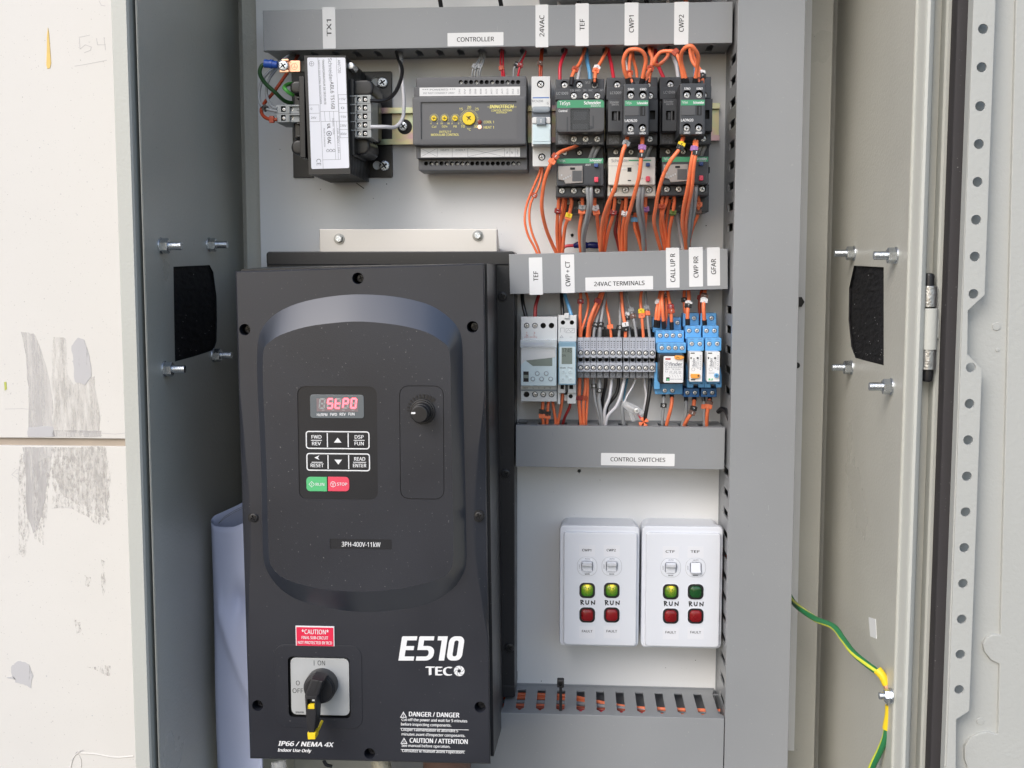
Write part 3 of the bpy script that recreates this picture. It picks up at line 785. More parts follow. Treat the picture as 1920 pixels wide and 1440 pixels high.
# ================================================================ steel bracket and variable speed drive
BR = thing('mounting_bracket', 'bare stainless steel bracket bolted above the black drive', 'bracket', at(765, 447, 30))
b = B('steel')
x0, x1, z0, z1 = R(599, 429, 932, 480, 34)
b.box(x0, x1, z0, z1, 31.5, 34, 0, 0.8)
b.prism([(x0, z0-3), (x0, z1-0.5), (x0-0.1, z1), (x0-0.1, z0-3)], 31.5, 33, 0)
b.prism([(0.0, z0), (33.0, z0), (33.0, z1-1), (26, z1-1), (0.0, z0+8)], x0, x0+1.8, 0, mp=lambda u, v, w: (w, v, u))
b.prism([(0.0, z0), (33.0, z0), (33.0, z1-1), (26, z1-1), (0.0, z0+8)], x1-1.8, x1, 0, mp=lambda u, v, w: (w, v, u))
b.part('bracket_plate', BR)
for px, py in ((636, 448), (896, 442)):
    x, z = P(px, py, 34)
    b = B('dark_metal', 'bolt_metal'); b.cyl(x, z, 5.2, 33.8, 35, 0, 0.3, n=20); b.cyl(x, z, 4.0, 35, 38.0, 0, 0.5, n=6, a0=0.5); b.cyl(x, z, 2.7, 38.0, 38.4, 1, 0.1, n=14)
    b.part('bolt', BR)

FD = 200.0
VF = thing('variable_speed_drive', 'large black variable speed drive with keypad, speed knob and rotary isolator', 'drive', at(700, 1425, 45))
# heatsink flange and back box
b = B('black_side')
fx0, fx1, fz0, fz1 = R(508, 472, 965, 1302, 45)
ztop = P(900, 497, 46)[1]
b.prism(rrect(fx0, fx1, fz0, fz1, 3), 2, 45, 0, 1.2)
b.box(fx0, fx1+0.4, ztop, fz1+0.3, 2, 46.5, 0, 1.2, r=3)
b.box(fx0, fx1+0.4, fz0, fz0+12, 2, 46.2, 0, 1.0, r=2)
b.part('heatsink_flange', VF)
FXR = fx1
screws(VF, [(942, 556), (948, 888), (955, 1214)], 45, 4.6, 0, [SCREW_B])
# body: loft from the flange to the cover
def q4(p, d): return [(*P(x, y, d), d) for x, y in p]
tl, tr, br_, bl_ = (443, 508), (906, 494), (918, 1431), (470, 1421)
back = q4([(505, 500), (931, 496), (944, 1352), (540, 1345)], 46)
mid = q4([(452, 505), (913, 494), (926, 1418), (482, 1408)], 186)
b = B('black_side')
b.loft([back, mid]); b.part('drive_body', VF)
# gap groove and cover rim
def ringq(pts, d, k=0):
    return [(*P(x, y, d), d) for x, y in pts]
b = B('black_hole'); b.loft([ringq([(447, 511), (902, 498), (914, 1426), (475, 1416)], 185), ringq([(447, 511), (902, 498), (914, 1426), (475, 1416)], 188)]); b.part('seal', VF)
# cover: straight base outline, front face drawn in at the waist
rows = [(0.0, 0, 0), (0.02, 0, 0), (0.15, 0, 0), (0.25, 0, 0), (0.29, 2, 3), (0.34, 5, 9), (0.39, 9, 16), (0.44, 12.5, 21), (0.48, 14, 24), (0.52, 14.5, 25), (0.57, 13.5, 24), (0.62, 10.5, 19), (0.67, 6.5, 12), (0.71, 3, 6), (0.745, 0.5, 1), (0.76, 0, 0), (0.90, 0, 0), (0.985, 0, 0), (1.0, 0, 0)]
def lerp(a, c, t): return a+(c-a)*t
b = B('black_paint')
def cov(t, iL, iR, d, ex=0.0):
    xl = lerp(441, 469, t)+iL+ex; xr = lerp(908, 920, t)-iR-ex
    yl = lerp(508.5, 1422, t); yr = lerp(493.5, 1432.5, t)
    ey = ex if t < 0.5 else -ex
    if t not in (0.0, 1.0): ey = 0
    return (*P(xl, yl+ey, d), d), (*P(xr, yr+ey, d), d)
prof = [(186, 1.5), (188, 0), (196.5, 0), (199.3, 0.8), (FD, 2.6)]
layers = []
for k, (d, ex) in enumerate(prof):
    L = []; Rr = []
    for t, iL, iR in rows:
        f = [0, 0, 0.12, 0.85, 1][k]
        p, q = cov(t, iL*f, iR*f, d if (iL < 1 or k < 2) else d-0.0, ex)
        L.append(p); Rr.append(q)
    layers.append(L+Rr[::-1])
holes_px = [(671, 522), (459, 618), (886, 613), (475, 971), (897, 968), (483, 1323), (900, 1326), (693, 1413)]
rs = [[b.bm.verts.new(V(*p)) for p in r] for r in layers]; n = len(rs[0])
for r0, r1 in zip(rs, rs[1:]):
    for i in range(n): b.face((r0[i], r0[(i+1) % n], r1[(i+1) % n], r1[i]), 0)
b.face(rs[0], 0)
bm = b.bm; ed = []
fl = [rs[-1]]
iso_x0, iso_x1, iso_z0, iso_z1 = R(540, 1231, 657.5, 1346, FD)
dim = b.mi('black_hole')
for px, py in holes_px:
    if py in (971, 968): continue
    x, z = P(px, py, FD); r = 11.0*S(FD)
    top = [bm.verts.new(V(u, v, FD)) for u, v in circ(x, z, r, 20)]
    r1 = [bm.verts.new(V(u, v, FD-0.8)) for u, v in circ(x, z, r*0.93, 20)]
    bo = [bm.verts.new(V(u, v, FD-12)) for u, v in circ(x, z, r*0.9, 20)]
    for i in range(20):
        b.face((top[i], top[(i+1) % 20], r1[(i+1) % 20], r1[i]), 0); b.face((r1[i], r1[(i+1) % 20], bo[(i+1) % 20], bo[i]), 0)
    b.face(bo, 0); fl.append(top)
outer_px = [(482, 666), (486, 629), (501.6, 602), (530, 580.5), (573, 564.6), (630.5, 554.5), (682, 552), (739, 556), (788, 566), (817, 577.5), (842.5, 596), (860, 617.6), (867, 649), (868, 720), (870, 810), (872, 900), (874, 1000), (874.5, 1052), (867.5, 1077), (848, 1105), (805.6, 1130.6), (749, 1143), (679, 1147.5), (609, 1139), (552.5, 1122), (519, 1097), (500.5, 1069), (493.4, 1040.6), (491.5, 970), (490.6, 900), (487, 810), (482.5, 720)]
inner_px = [(493, 668), (496, 652), (504.5, 642), (526, 628), (573, 613), (630.5, 605), (681, 603), (743, 609), (788, 619), (812, 629), (830, 641), (840, 651), (844, 670), (845, 720), (846, 810), (848, 900), (850, 1000), (849.5, 1048), (846, 1066), (834, 1080), (805.6, 1091), (749, 1104), (679, 1109.5), (609, 1105), (558, 1094), (527, 1081), (510, 1063), (504, 1040.6), (502, 970), (500.5, 900), (497, 810), (493, 720)]
def closed(pts, k=3):
    n = len(pts); o = []
    for i in range(n):
        a, bb, c, dd = (Vector(pts[(i+j-1) % n]) for j in range(4))
        for j in range(k):
            t = j/k; o.append(0.5*((2*bb)+(c-a)*t+(2*a-5*bb+4*c-dd)*t*t+(3*bb-a-3*c+dd)*t**3))
    return o
oc, ic = closed(outer_px), closed(inner_px)
PD = FD+14.0
top = [bm.verts.new(V(*P(p.x, p.y, FD), FD)) for p in oc]
inn = [bm.verts.new(V(*P(p.x, p.y, PD), PD)) for p in ic]
kk = len(top)
for i in range(kk): b.face((top[i], top[(i+1) % kk], inn[(i+1) % kk], inn[i]), b.mi('black_slope'))
fl.append(top)
iso = [bm.verts.new(V(u, v, FD)) for u, v in rrect(iso_x0, iso_x1, iso_z0, iso_z1, 4)]
isb = [bm.verts.new(V(u, v, FD-5)) for u, v in rrect(iso_x0, iso_x1, iso_z0, iso_z1, 4)]
for i in range(len(iso)): b.face((iso[i], iso[(i+1) % len(iso)], isb[(i+1) % len(iso)], isb[i]), dim)
b.face(isb, dim); fl.append(iso)
def fill(loops, mi): b.fill(loops, mi, [[(v.co.x*1000, v.co.z*1000) for v in lp] for lp in loops])
fill(fl, 0)
# plateau with a recess for the keypad and a fine groove round the knob panel
kp = rrect(*R(559, 724.5, 707.5, 936.5, PD), 6)
g0 = rrect(*R(749.5, 723, 832.5, 936, PD), 7); g1 = rrect(*R(750.6, 724.2, 831.4, 934.8, PD), 6.5)
def rec(poly, dep, mi, floor=True):
    t = [bm.verts.new(V(u, v, PD)) for u, v in poly]; o = [bm.verts.new(V(u, v, PD-dep)) for u, v in poly]
    for i in range(len(t)): b.face((t[i], t[(i+1) % len(t)], o[(i+1) % len(t)], o[i]), mi)
    if floor: b.face(o, mi)
    return t, o
pm = b.mi('black_panel')
t1, _ = rec(kp, 0.7, pm)
t2, o2 = rec(g0, 1.0, dim, False)
t3, o3 = rec(g1, 1.0, dim, False)
fill([o2, o3], dim); b.face(t3, 0)
lbp = rrect(*R(618.6, 1011, 734.7, 1030, PD), 0.8); t4, _ = rec(lbp, 0.4, pm)
fill([inn, t1, t2, t4], 0)
COVER = b.part('front_cover', VF, ang=24)
for px, py in holes_px:
    x, z = P(px, py, FD-9)
    x, z = P(px, py, FD)
    inst(SCREW_B, 'screw', VF, x+1.2 if py not in (971, 968) else x+0.5, z+0.2, FD-8 if py not in (971, 968) else FD-0.2, 3.6 if py not in (971, 968) else 3.7)
tx(COVER, '3PH-400V-11kW', 677, 1020.5, PD-0.4, 9, 75, 'ink_white', bold=0.008)
for px, py in ((475, 971), (897, 968)):      # black discs painting in the shade of screw recesses at the waist
    x, z = P(px, py, FD); b = B('black_hole'); b.cyl(x, z, 5.0, FD-14, FD-0.3, 0, 0.3, n=24); b.part('recess_shade_disc', VF)
# keypad
kd = PD-0.7
b = B('display_grey'); b.rbox(R(581.7, 740, 682.5, 784, kd), kd-0.4, kd+0.5, 0, 0.3, r=2.2); DSP = b.part('display', VF)
b = B('segment_back'); b.rbox(R(594, 747, 671.5, 771.5, kd), kd, kd+0.62); b.part('display_window', DSP)
def seg7(px, py, on, dim_, d, hpx=17.5, wpx=9.0):
    k = S(d); x, z = P(px, py, d); h, w = hpx*k/2, wpx*k/2; sh = 0.10
    g = {'a': ((-w, h), (w, h)), 'b': ((w, h), (w, 0)), 'c': ((w, 0), (w, -h)), 'd': ((-w, -h), (w, -h)), 'e': ((-w, 0), (-w, -h)), 'f': ((-w, h), (-w, 0)), 'g': ((-w, 0), (w, 0))}
    for ch, (p, q) in g.items():
        tgt = on if ch in dim_ else None
        bb = LIT if ch in dim_ else OFF
        p = Vector((x+p[0]+p[1]*sh, z+p[1])); q = Vector((x+q[0]+q[1]*sh, z+q[1])); t = (q-p).normalized()
        bb.ribbon([p+t*0.55, q-t*0.55], 1.35, d, 0, 0.1)
LIT, OFF = B('segment_lit'), B('segment_off')
sd = kd+0.62
for px, segs in ((604, ''), (619, 'afgcd'), (633.5, 'fegd'), (648, 'abfge'), (663, 'abcdef')):
    seg7(px, 756.5-(px-633)*0.01, True, segs, sd)
for px in (606, 624.5, 644, 662): 
    x, z = P(px, 769, sd); (OFF).box(x-1.1, x+1.1, z-0.3, z+0.3, sd, sd+0.1)
LIT.part('lit_segments', DSP); OFF.part('unlit_segments', DSP)
for s, px, w in (('Hz/RPM', 604, 20), ('FWD', 625.5, 13), ('REV', 642.7, 11.5), ('FUN', 659, 11.5)):
    tx(DSP, s, px, 777-(px-625)*0.02, kd+0.5, 5.2, w, 'ink_white', bold=0.02)
def frame(b, rc, r, t, d, m=0, hgt=0.35):
    o = rrect(*rc, r, 4); i = inset(o, t); b.prism(o, d, d+hgt, m, holes=[(i, None)])
for (y0, y1, xo, names) in ((808.3, 842, 0, (('FWD', 'REV'), 'up', ('DSP', 'FUN'))), (849.7, 883, 1.2, ('res', 'dn', ('READ', 'ENTER')))):
    b = B('ink_white'); rc = R(573.5+xo, y0, 693+xo*0.8, y1, kd); frame(b, rc, 2.4, 0.9, kd)
    for px in (613.8+xo, 652.8+xo*0.8):
        x, z0 = P(px, y1-3.5, kd); x, z1 = P(px, y0+3.5, kd); b.box(x-0.42, x+0.42, z0, z1, kd, kd+0.35)
    b.part('key_frame', VF)
    for i, cx in enumerate((593.5+xo, 633.3+xo, 673.5+xo*0.8)):
        yc = (y0+y1)/2
        b = B('black_panel'); b.rbox(R(cx-17, yc-12.5, cx+17, yc+12.5, kd), kd-0.2, kd+0.28, 0, 0.15, r=1)
        K = b.part('key', VF); nm = names[i]
        bi = B('ink_white')
        if nm == 'up' or nm == 'dn':
            s = 1 if nm == 'up' else -1
            x, z = P(cx, yc+0.5*s, kd); bi.prism([(x-3.1, z-1.8*s), (x+3.1, z-1.8*s), (x, z+2.2*s)], kd+0.28, kd+0.42)
        else:
            wd = 21 if (nm == 'res' or nm[0] != 'READ') else 25
            x, z = P(cx, yc+0.3, kd); bi.box(x-wd*S(kd)/2, x+wd*S(kd)/2, z-0.28, z+0.28, kd+0.28, kd+0.42)
            if nm == 'res':
                bi.prism(pl([(cx-5, yc-8.5), (cx+4.5, yc-13), (cx+1.5, yc-8.5), (cx+4.5, yc-4)], kd), kd+0.28, kd+0.42)
                tx(K, 'RESET', cx, yc+6.2, kd+0.28, 6.6, 25, 'ink_white', bold=0.02)
            else:
                tx(K, nm[0], cx, yc-6, kd+0.28, 6.6, {'FWD': 19, 'DSP': 17, 'READ': 21}[nm[0]], 'ink_white', bold=0.02)
                tx(K, nm[1], cx, yc+6.4, kd+0.28, 6.6, {'REV': 17, 'FUN': 17.5, 'ENTER': 25.5}[nm[1]], 'ink_white', bold=0.02)
        bi.part('printed_mark', K)
for x0, x1, m, s, w, cx in ((574.7, 613.2, 'light_green', 'RUN', 16.5, 600), (615.2, 655, 'key_red', 'STOP', 19.5, 641.5)):
    b = B(m); x_0, x_1, z_0, z_1 = R(x0, 894, x1, 921, kd)
    r = 3.0; p = rrect(x_0, x_1, z_0, z_1, r, 4)
    if s == 'RUN': p = [(x_1, z_0), (x_1, z_1)]+[q for q in p if q[0] < (x_0+x_1)/2]
    else: p = [q for q in p if q[0] > (x_0+x_1)/2]+[(x_0, z_1), (x_0, z_0)]
    b.prism(p, kd-0.2, kd+0.6, 0, 0.25); K = b.part('key', VF, 'green run key' if s == 'RUN' else 'red stop key')
    tx(K, s, cx, 908-(cx-614)*0.01, kd+0.6, 5.6, w, 'ink_white', bold=0.012)
    bi = B('ink_white')
    x, z = P(584.5 if s == 'RUN' else 624.5, 908, kd+0.6)
    if s == 'RUN':
        o = [(x+2.5, z), (x, z+2.5), (x-2.5, z), (x, z-2.5)]; bi.prism(o, kd+0.6, kd+0.75, holes=[(inset(o[::-1] if area(o) < 0 else o, 0.32), None)]); bi.box(x-0.16, x+0.16, z-1, z+1, kd+0.6, kd+0.75)
    else:
        bi.cyl(x, z, 2.3, kd+0.6, kd+0.75, n=20, holes=[(circ(x, z, 1.95, 20), None)])
        o = [(x-1.3, z+1.0), (x, z-1.4), (x+1.3, z+1.0)]; bi.prism(o, kd+0.6, kd+0.75, holes=[([(x-0.9, z+0.75), (x, z-0.8), (x+0.9, z+0.75)], None)])
    bi.part('printed_mark', K)
# speed knob
KB = B('black_plastic'); x, z = P(792.5, 771.5, PD); KB.cyl(x, z, 10.2, PD, PD+1.6, 0, 0.7, n=32); KB.cyl(x, z, 8.8, PD+1.6, PD+3.0, 0, 0.8, n=32)
x2, z2 = P(786.3, 779, PD+17); KB.cyl(x, z, 7.4, PD+3, PD+11.5, 0, 1.0, n=28); KB.cyl(x, z, 6.7, PD+11, PD+19, 0, 0.9, n=28)
KN = KB.part('speed_knob', VF)
b = B('ink_white'); xx, zz = x, z; b.box(xx-6.4, xx-3.0, zz+0.2, zz+1.7, PD+19, PD+19.3, r=0.5); b.part('pointer', KN)
b = B('black_plastic')
for i in range(11):
    a = radians(176-i*(128/10)); r0, r1 = 11.3, 12.6+i*0.12
    c0 = (x+r0*cos(a), z+r0*sin(a)); c1 = (x+r1*cos(a), z+r1*sin(a)); b.ribbon([c0, c1], 0.7+i*0.13, PD, 0, 0.8)
b.part('scale_marks', VF, kind='stuff')
# caution plate
b = B('label_red', 'sticker_white'); rc = R(555, 1173.5, 627.4, 1210.5, FD)
b.rbox(rc, FD-0.2, FD+1.2, 1, 0.2); b.box(rc[0]+0.7, rc[1]-0.7, rc[2]+0.2, rc[3]-0.9, FD+1.2, FD+1.35, 0)
CL = b.part('caution_label', VF)
tx(CL, '*CAUTION*', 591, 1184.5, FD+1.35, 9, 53, 'ink_white', bold=0.012)
tx(CL, 'FINAL SUB-CIRCUIT', 590.5, 1195.7, FD+1.35, 5.8, 52, 'ink_white', bold=0.014)
tx(CL, 'NOT PROTECTED BY RCD', 590.5, 1205, FD+1.35, 5.8, 67, 'ink_white', bold=0.014)
# rotary isolator
b = B('black_paint'); o = rrect(*R(516, 1209.5, 679, 1365, FD), 9, 5)
IS = None
b.prism(o, FD-0.3, FD+0.5, 0, 0.3, holes=[(rrect(*R(540.5, 1231.5, 657, 1345.5, FD), 4), None)])
b.part('isolator_surround', VF)
b = B('plaque_silver'); sx0, sx1, sz0, sz1 = R(544.5, 1235, 654.5, 1342, FD)
b.box(sx0, sx1, sz0, sz1, FD-5, FD-1.2, 0, 0.5, r=4.5); PLQ = b.part('isolator_plate', VF)
tx(PLQ, 'ON', 602.5, 1243, FD-1.2, 9.2, 14.5, 'ink_black', bold=0.0); tx(PLQ, '|', 589, 1243, FD-1.2, 7.4, 1.0, 'ink_black')
tx(PLQ, 'O', 558.5, 1280.5, FD-1.2, 9, 7.5, 'ink_black', bold=0.0)
tx(PLQ, 'OFF', 558.5, 1295, FD-1.2, 9, 21, 'ink_black', bold=0.0)
tx(PLQ, 'ISOLATOR', 562, 1335.5, FD-1.2, 3.4, 16, 'ink_black', bold=0.02)
kx, kz = P(604, 1282.5, FD)
b = B('black_plastic'); b.cyl(kx, kz, 13.4, FD-1.2, FD+11, 0, 1.6, n=40); b.cyl(kx, kz, 12.4, FD+10, FD+14, 0, 2.2, n=40)
# raised grip running down to the padlock tail
def RQ(pts, d): return [P(x, y, d) for x, y in pts]
g = [(584, 1273), (606, 1277), (597, 1303), (594, 1308), (574, 1308), (572, 1302)]
b.prism(RQ(g, FD+30), FD+12, FD+30, 0, 1.5)
b.prism(RQ([(571, 1304), (594.5, 1304), (592, 1352), (589, 1374), (578, 1374), (574, 1352)], FD+30), FD+13, FD+30, 0, 1.0, holes=[(RQ([(576, 1311), (590, 1311), (590, 1330), (576, 1330)], FD+30), 5)], hm='black_hole')
b.m[b.mi('black_plastic')] = 'matt_black'; b.part('isolator_knob', VF, 'black rotary handle turned to on')
b = B('black_hole'); kq = P(600, 1258, FD+30); b.ribbon([P(598, 1275, FD+30), P(590, 1298, FD+30)], 0.5, FD+30, 0, 0.1); b.part('pointer_groove', VF)
b = B('yellow'); b.prism(RQ([(576, 1323), (580, 1320.5), (589.5, 1321), (589.5, 1330), (576, 1330)], FD+29), FD+26, FD+29, 0, 0.4)
b.prism(RQ([(576, 1374.5), (591.5, 1374.5), (591, 1386.5), (577, 1387)], FD+31), FD+20, FD+31, 0, 0.6)
b.tube([(*P(590, 1380, FD+26), FD+26), (*P(597, 1367, FD+14), FD+14), (*P(604, 1352, FD+4), FD+4)], 1.1, n=6)
b.part('lock_tab', VF, 'yellow padlock tab')
b = B('sticker_white'); b.rbox(R(584.5, 1312, 589.5, 1315.5, FD+29), FD+26, FD+28); b.part('lock_window', VF)
# printed front lettering
b = B('ink_white')
def EP(pts, holes=()):
    g = lambda q: [P(u+(1238.5-y)*0.154, y, FD) for u, y in q]
    b.prism(g(pts), FD, FD+0.12, 0, holes=[(g(h), None) for h in holes])
def arc(cx, cy, rx, ry, a0, a1, n=6): return [(cx+rx*cos(radians(lerp(a0, a1, i/n))), cy-ry*sin(radians(lerp(a0, a1, i/n)))) for i in range(n+1)]
EP([(747, 1238.5), (747, 1194.5), (748.5, 1193), (775.5, 1193), (775.5, 1200.6), (757.5, 1200.6), (757.5, 1211.3), (772.5, 1211.3), (772.5, 1218.9), (757.5, 1218.9), (757.5, 1230.8), (775.5, 1230.8), (775.5, 1238.5)])
EP([(779.5, 1238.5), (779.5, 1230.8)]+arc(797, 1225.5, 4.5, 5.3, -90, 0, 4)+arc(797, 1223.5, 4.5, 4.8, 0, 90, 4)+[(779.5, 1218.7), (779.5, 1194.5), (781, 1193), (807.5, 1193), (807.5, 1200.6), (789.5, 1200.6), (789.5, 1211.1)]+arc(797.5, 1222.5, 14, 11.4, 90, 0, 6)+arc(797.5, 1226, 14, 12.5, 0, -90, 6))
EP([(822.5, 1238.5), (822.5, 1200.6), (814.5, 1200.6), (814.5, 1193), (832.8, 1193), (832.8, 1238.5)])
def rr0(x0, x1, y0, y1, r): return arc(x1-r, y1-r, r, r, -90, 0)+arc(x1-r, y0+r, r, r, 0, 90)+arc(x0+r, y0+r, r, r, 90, 180)+arc(x0+r, y1-r, r, r, 180, 270)
EP(rr0(836.5, 865, 1193, 1238.5, 11), [rr0(846.7, 854.8, 1200.8, 1230.7, 3.8)])
b.part('lettering', COVER)
tx(COVER, 'TEC', 823, 1258, FD, 16.5, 50, 'ink_white', bold=0.05)
b = B('ink_white', 'black_paint'); x, z = P(861, 1258, FD); b.cyl(x, z, 4.45, FD, FD+0.12, 0, n=28, holes=[(circ(x, z, 1.5, 12), None)])
for i in range(6):
    a = i*pi/3
    pts = [(x+r*cos(a+r*0.33), z+r*sin(a+r*0.33)) for r in (1.6, 2.3, 3.0, 3.7, 4.2)]
    b.ribbon(pts, 0.28, FD+0.1, 1, 0.08)
b.part('printed_emblem', VF)
tx(COVER, 'IP66 / NEMA 4X', 573.7, 1395, FD, 9.2, 110, 'ink_white', bold=0.045, shear=0.2)
tx(COVER, 'Indoor Use Only', 552.2, 1407.6, FD, 6.2, 67, 'ink_white', bold=0.04, shear=0.2)
for s, cx, y, h, w in (('DANGER / DANGER', 814, 1339.7, 9, 98), ('Cut-off the power and wait for 5 minutes', 814.5, 1351, 5.4, 128), ('before inspecting components.', 799, 1359.4, 5.4, 98),
                       ("Couper l'alimentation et attendre 5", 805.5, 1369.6, 5.4, 111), ("minutes avant d'inspecter composants.", 812.5, 1378.4, 5.4, 124), ('CAUTION / ATTENTION', 822.5, 1389.2, 9, 113),
                       ('See manual before operation.', 798.5, 1399.2, 5.2, 95), ("Consultez le manuel avant l'opération.", 812.5, 1409.4, 5.4, 122)):
    tx(COVER, s, cx, y, FD, h, w, 'ink_white', bold=0.03 if h > 6 else 0.022)
b = B('ink_white')
for y, xa, xb in ((1365.4, 750.5, 878.5), (1405, 751.5, 872)):
    x0, z = P(xa, y, FD); x1, _ = P(xb, y, FD); b.box(x0, x1, z-0.2, z+0.2, FD, FD+0.12)
for px, y in ((756.5, 1340), (757.5, 1389)):
    o = RQ([(px-6.5, y+5.5), (px+6.5, y+5.5), (px, y-6)], FD); b.prism(o, FD, FD+0.12, holes=[(RQ([(px-4.3, y+4.2), (px+4.3, y+4.2), (px, y-3.6)], FD), None)])
    b.ribbon(RQ([(px+0.5, y-2.6), (px-0.9, y+0.8), (px+0.7, y+0.8), (px-0.2, y+3.6)], FD), 0.3, FD)
b.part('printed_mark', VF)
# glands and cables under the drive
G1 = thing('cable_gland', 'dark cable gland with brown cable under the drive, right', 'cable gland', at(838, 1434, 120))
b = B('brown', 'black_plastic'); x, z = P(838, 1437, 120); b.prism(circ(x, 120, 22, 20), z-12, z+26, 0, 2, mp=lambda u, v, w: (u, w, v)); b.part('gland_body', G1)
b = B('black_plastic'); b.prism(circ(x, 120, 17, 20), z-80, z-12, 0, 0, mp=lambda u, v, w: (u, w, v)); b.part('cable', G1)
G2 = thing('braided_cable', 'metal braided cable leaving the bottom of the drive', 'cable', at(716, 1436, 120))
b = B('braid')
b.tube([at(712, 1424, 120), at(716, 1440, 122), at(722, 1470, 118), at(726, 1520, 110)], 9, n=14); b.part('braid', G2)
b = B('clear_plastic'); b.tube([at(522, 1428, 120), at(523, 1450, 122), at(520, 1500, 118)], 7, n=14); b.top('clear_sleeve', 'clear plastic sleeve below the left end of the drive', 'sleeve', at(522, 1430, 120))
b = B('wire_black'); b.tube([at(607, 1426, 150), at(612, 1434, 150), at(622, 1437, 148)], 1.6); b.top('cable_tie_end', 'cut end of a black cable tie under the drive', 'cable tie', at(607, 1430, 150))

# ================================================================ rolled drawing tucked behind the drive
def roll_paper():
    b = B('paper')
    n1, n2 = 40, 46
    zb = P(400, 1560, 110)[1]
    g = []
    for i in range(n1+1):
        t = i/n1
        # cross-section: back sheet (t 0..0.45) running left, fold, front sheet running right
        if t < 0.42:
            s = t/0.42; px, d, py = lerp(482, 403, s), lerp(66, 92, s**1.3), lerp(926, 966, s**0.85)
        elif t < 0.58:
            s = (t-0.42)/0.16; a = pi*s
            px = 403-7.5*sin(a); d = 92+10*(1-cos(a)); py = lerp(966, 987, s)
        else:
            s = (t-0.58)/0.42; px, d = lerp(403, 482, s), lerp(112, 128, s**0.8); py = 987+2*sin(pi*min(1, s*1.6)) - (0 if s < .45 else (s-.45)*26)
        x, z0 = P(px, py, d)
        row = []
        for j in range(n2+1):
            u = j/n2; z = lerp(z0, zb, u)
            f = 1 if t > 0.5 else 0.3
            q = 2.1*f*(2.6*math.exp(-((u-0.24)/0.05)**2)*math.exp(-((t-0.78)/0.07)**2)*-2.0 + 1.8*sin(9*u+6*t)*0.5 + 2.5*math.exp(-((u-0.40-(t-0.75)*0.9)/0.05)**2)*(1 if t > .58 else 0))
            row.append(b.bm.verts.new(V(x+0.9*sin(7*u)*(u)+0.8*u, z, d+q)))
        g.append(row)
    for i in range(n1):
        for j in range(n2): b.face((g[i][j], g[i+1][j], g[i+1][j+1], g[i][j+1]))
    o = b.top('rolled_drawing', 'pale blue-white rolled paper drawing standing between the drive and the left cabinet wall', 'paper', at(430, 1440, 100), ang=80)
    sm = o.modifiers.new('thickness', 'SOLIDIFY'); sm.thickness = 0.0003
    b = B('ink_grey')
    for k in (0, 3.2):
        b.ribbon([P(x, y, 93) for x, y in ((412, 980-k*0.2), (424, 970-k), (440, 960-k), (452, 954-k), (464, 949-k))], 0.35, 96+k*0.1)
    b.part('drawn_lines', o)
roll_paper()

# ================================================================ DIN rails
def din(name, label, px0, px1, yc, tilt):
    x0, z = P(px0, yc, 6); x1, _ = P(px1, yc, 6); xm = (x0+x1)/2
    T = thing(name, label, 'mounting rail', (xm, z, 0))
    b = B('zinc_yellow')
    pr = [(0.3, -13.5), (0.3, 13.5), (6.3, 13.5), (6.3, 17.5), (7.5, 17.5), (7.5, 12.3), (1.5, 12.3), (1.5, -12.3), (7.5, -12.3), (7.5, -17.5), (6.3, -17.5), (6.3, -13.5)]
    b.prism([(z+q, p) for p, q in pr], x0, x1, 0, mp=lambda u, v, w: (w, u, v)); b.part('rail', T)
    T.rotation_euler = (0, -tilt, 0)
    return T
D1 = din('din_rail', 'yellow zinc mounting rail carrying the controller and contactors', 672, 1349, 236, 0.005)
screws(D1, [(756, 236), (1160, 236)], 1.5, 4.6, 0, [SCREW_D])
b = B('black_hole'); x, z = P(757, 236, 1.5); b.cyl(x+1, z-0.3, 7.2, 1.5, 1.8, n=20); b.part('mounting_hole', D1)
D2 = din('din_rail', 'mounting rail behind the timers, terminal blocks and blue relays', 980, 1345, 655, 0.0)

# ================================================================ transformer (leans a little)
TR = thing('control_transformer', 'black control transformer with a white rating label at top left', 'transformer', at(640, 330, 0))
b = B('black_plastic')
x0, x1, z0, z1 = R(612, 134, 735, 333, 3)
b.box(x0, x1, z0, z1, 0.2, 3, 0, 0.6, r=1.5, holes=[hole(704, 153, 3, 8, None), hole(707, 310, 3, 8, None)], hm='plate_paint')
xa, xb, za, zb_ = R(548, 134, 575, 333, 3); b.box(xa, xa+20, za, zb_, 0.2, 3, 0, 0.6)
b.part('mounting_foot', TR)
screws(TR, [(717.5, 155), (721, 311)], 3.5, 5.2, 0, [SCREW_D])
# laminated core: stacked plates seen edge-on at its side
c_tl, c_tr, c_br, c_bl = (570, 104), (648.5, 104), (657, 326), (579, 327)
def CQ(pts, d): return [P(x, y, d) for x, y in pts]
fq = CQ([c_bl, c_br, c_tr, c_tl], 95)
b = B('black_plastic')
nl = 26
for i in range(nl):
    w0 = 4+i*91/nl; j = 0.0 if i % 2 else 0.35
    b.prism(inset(fq, j), w0, w0+91/nl-0.15, 0)
b.part('laminated_core', TR)
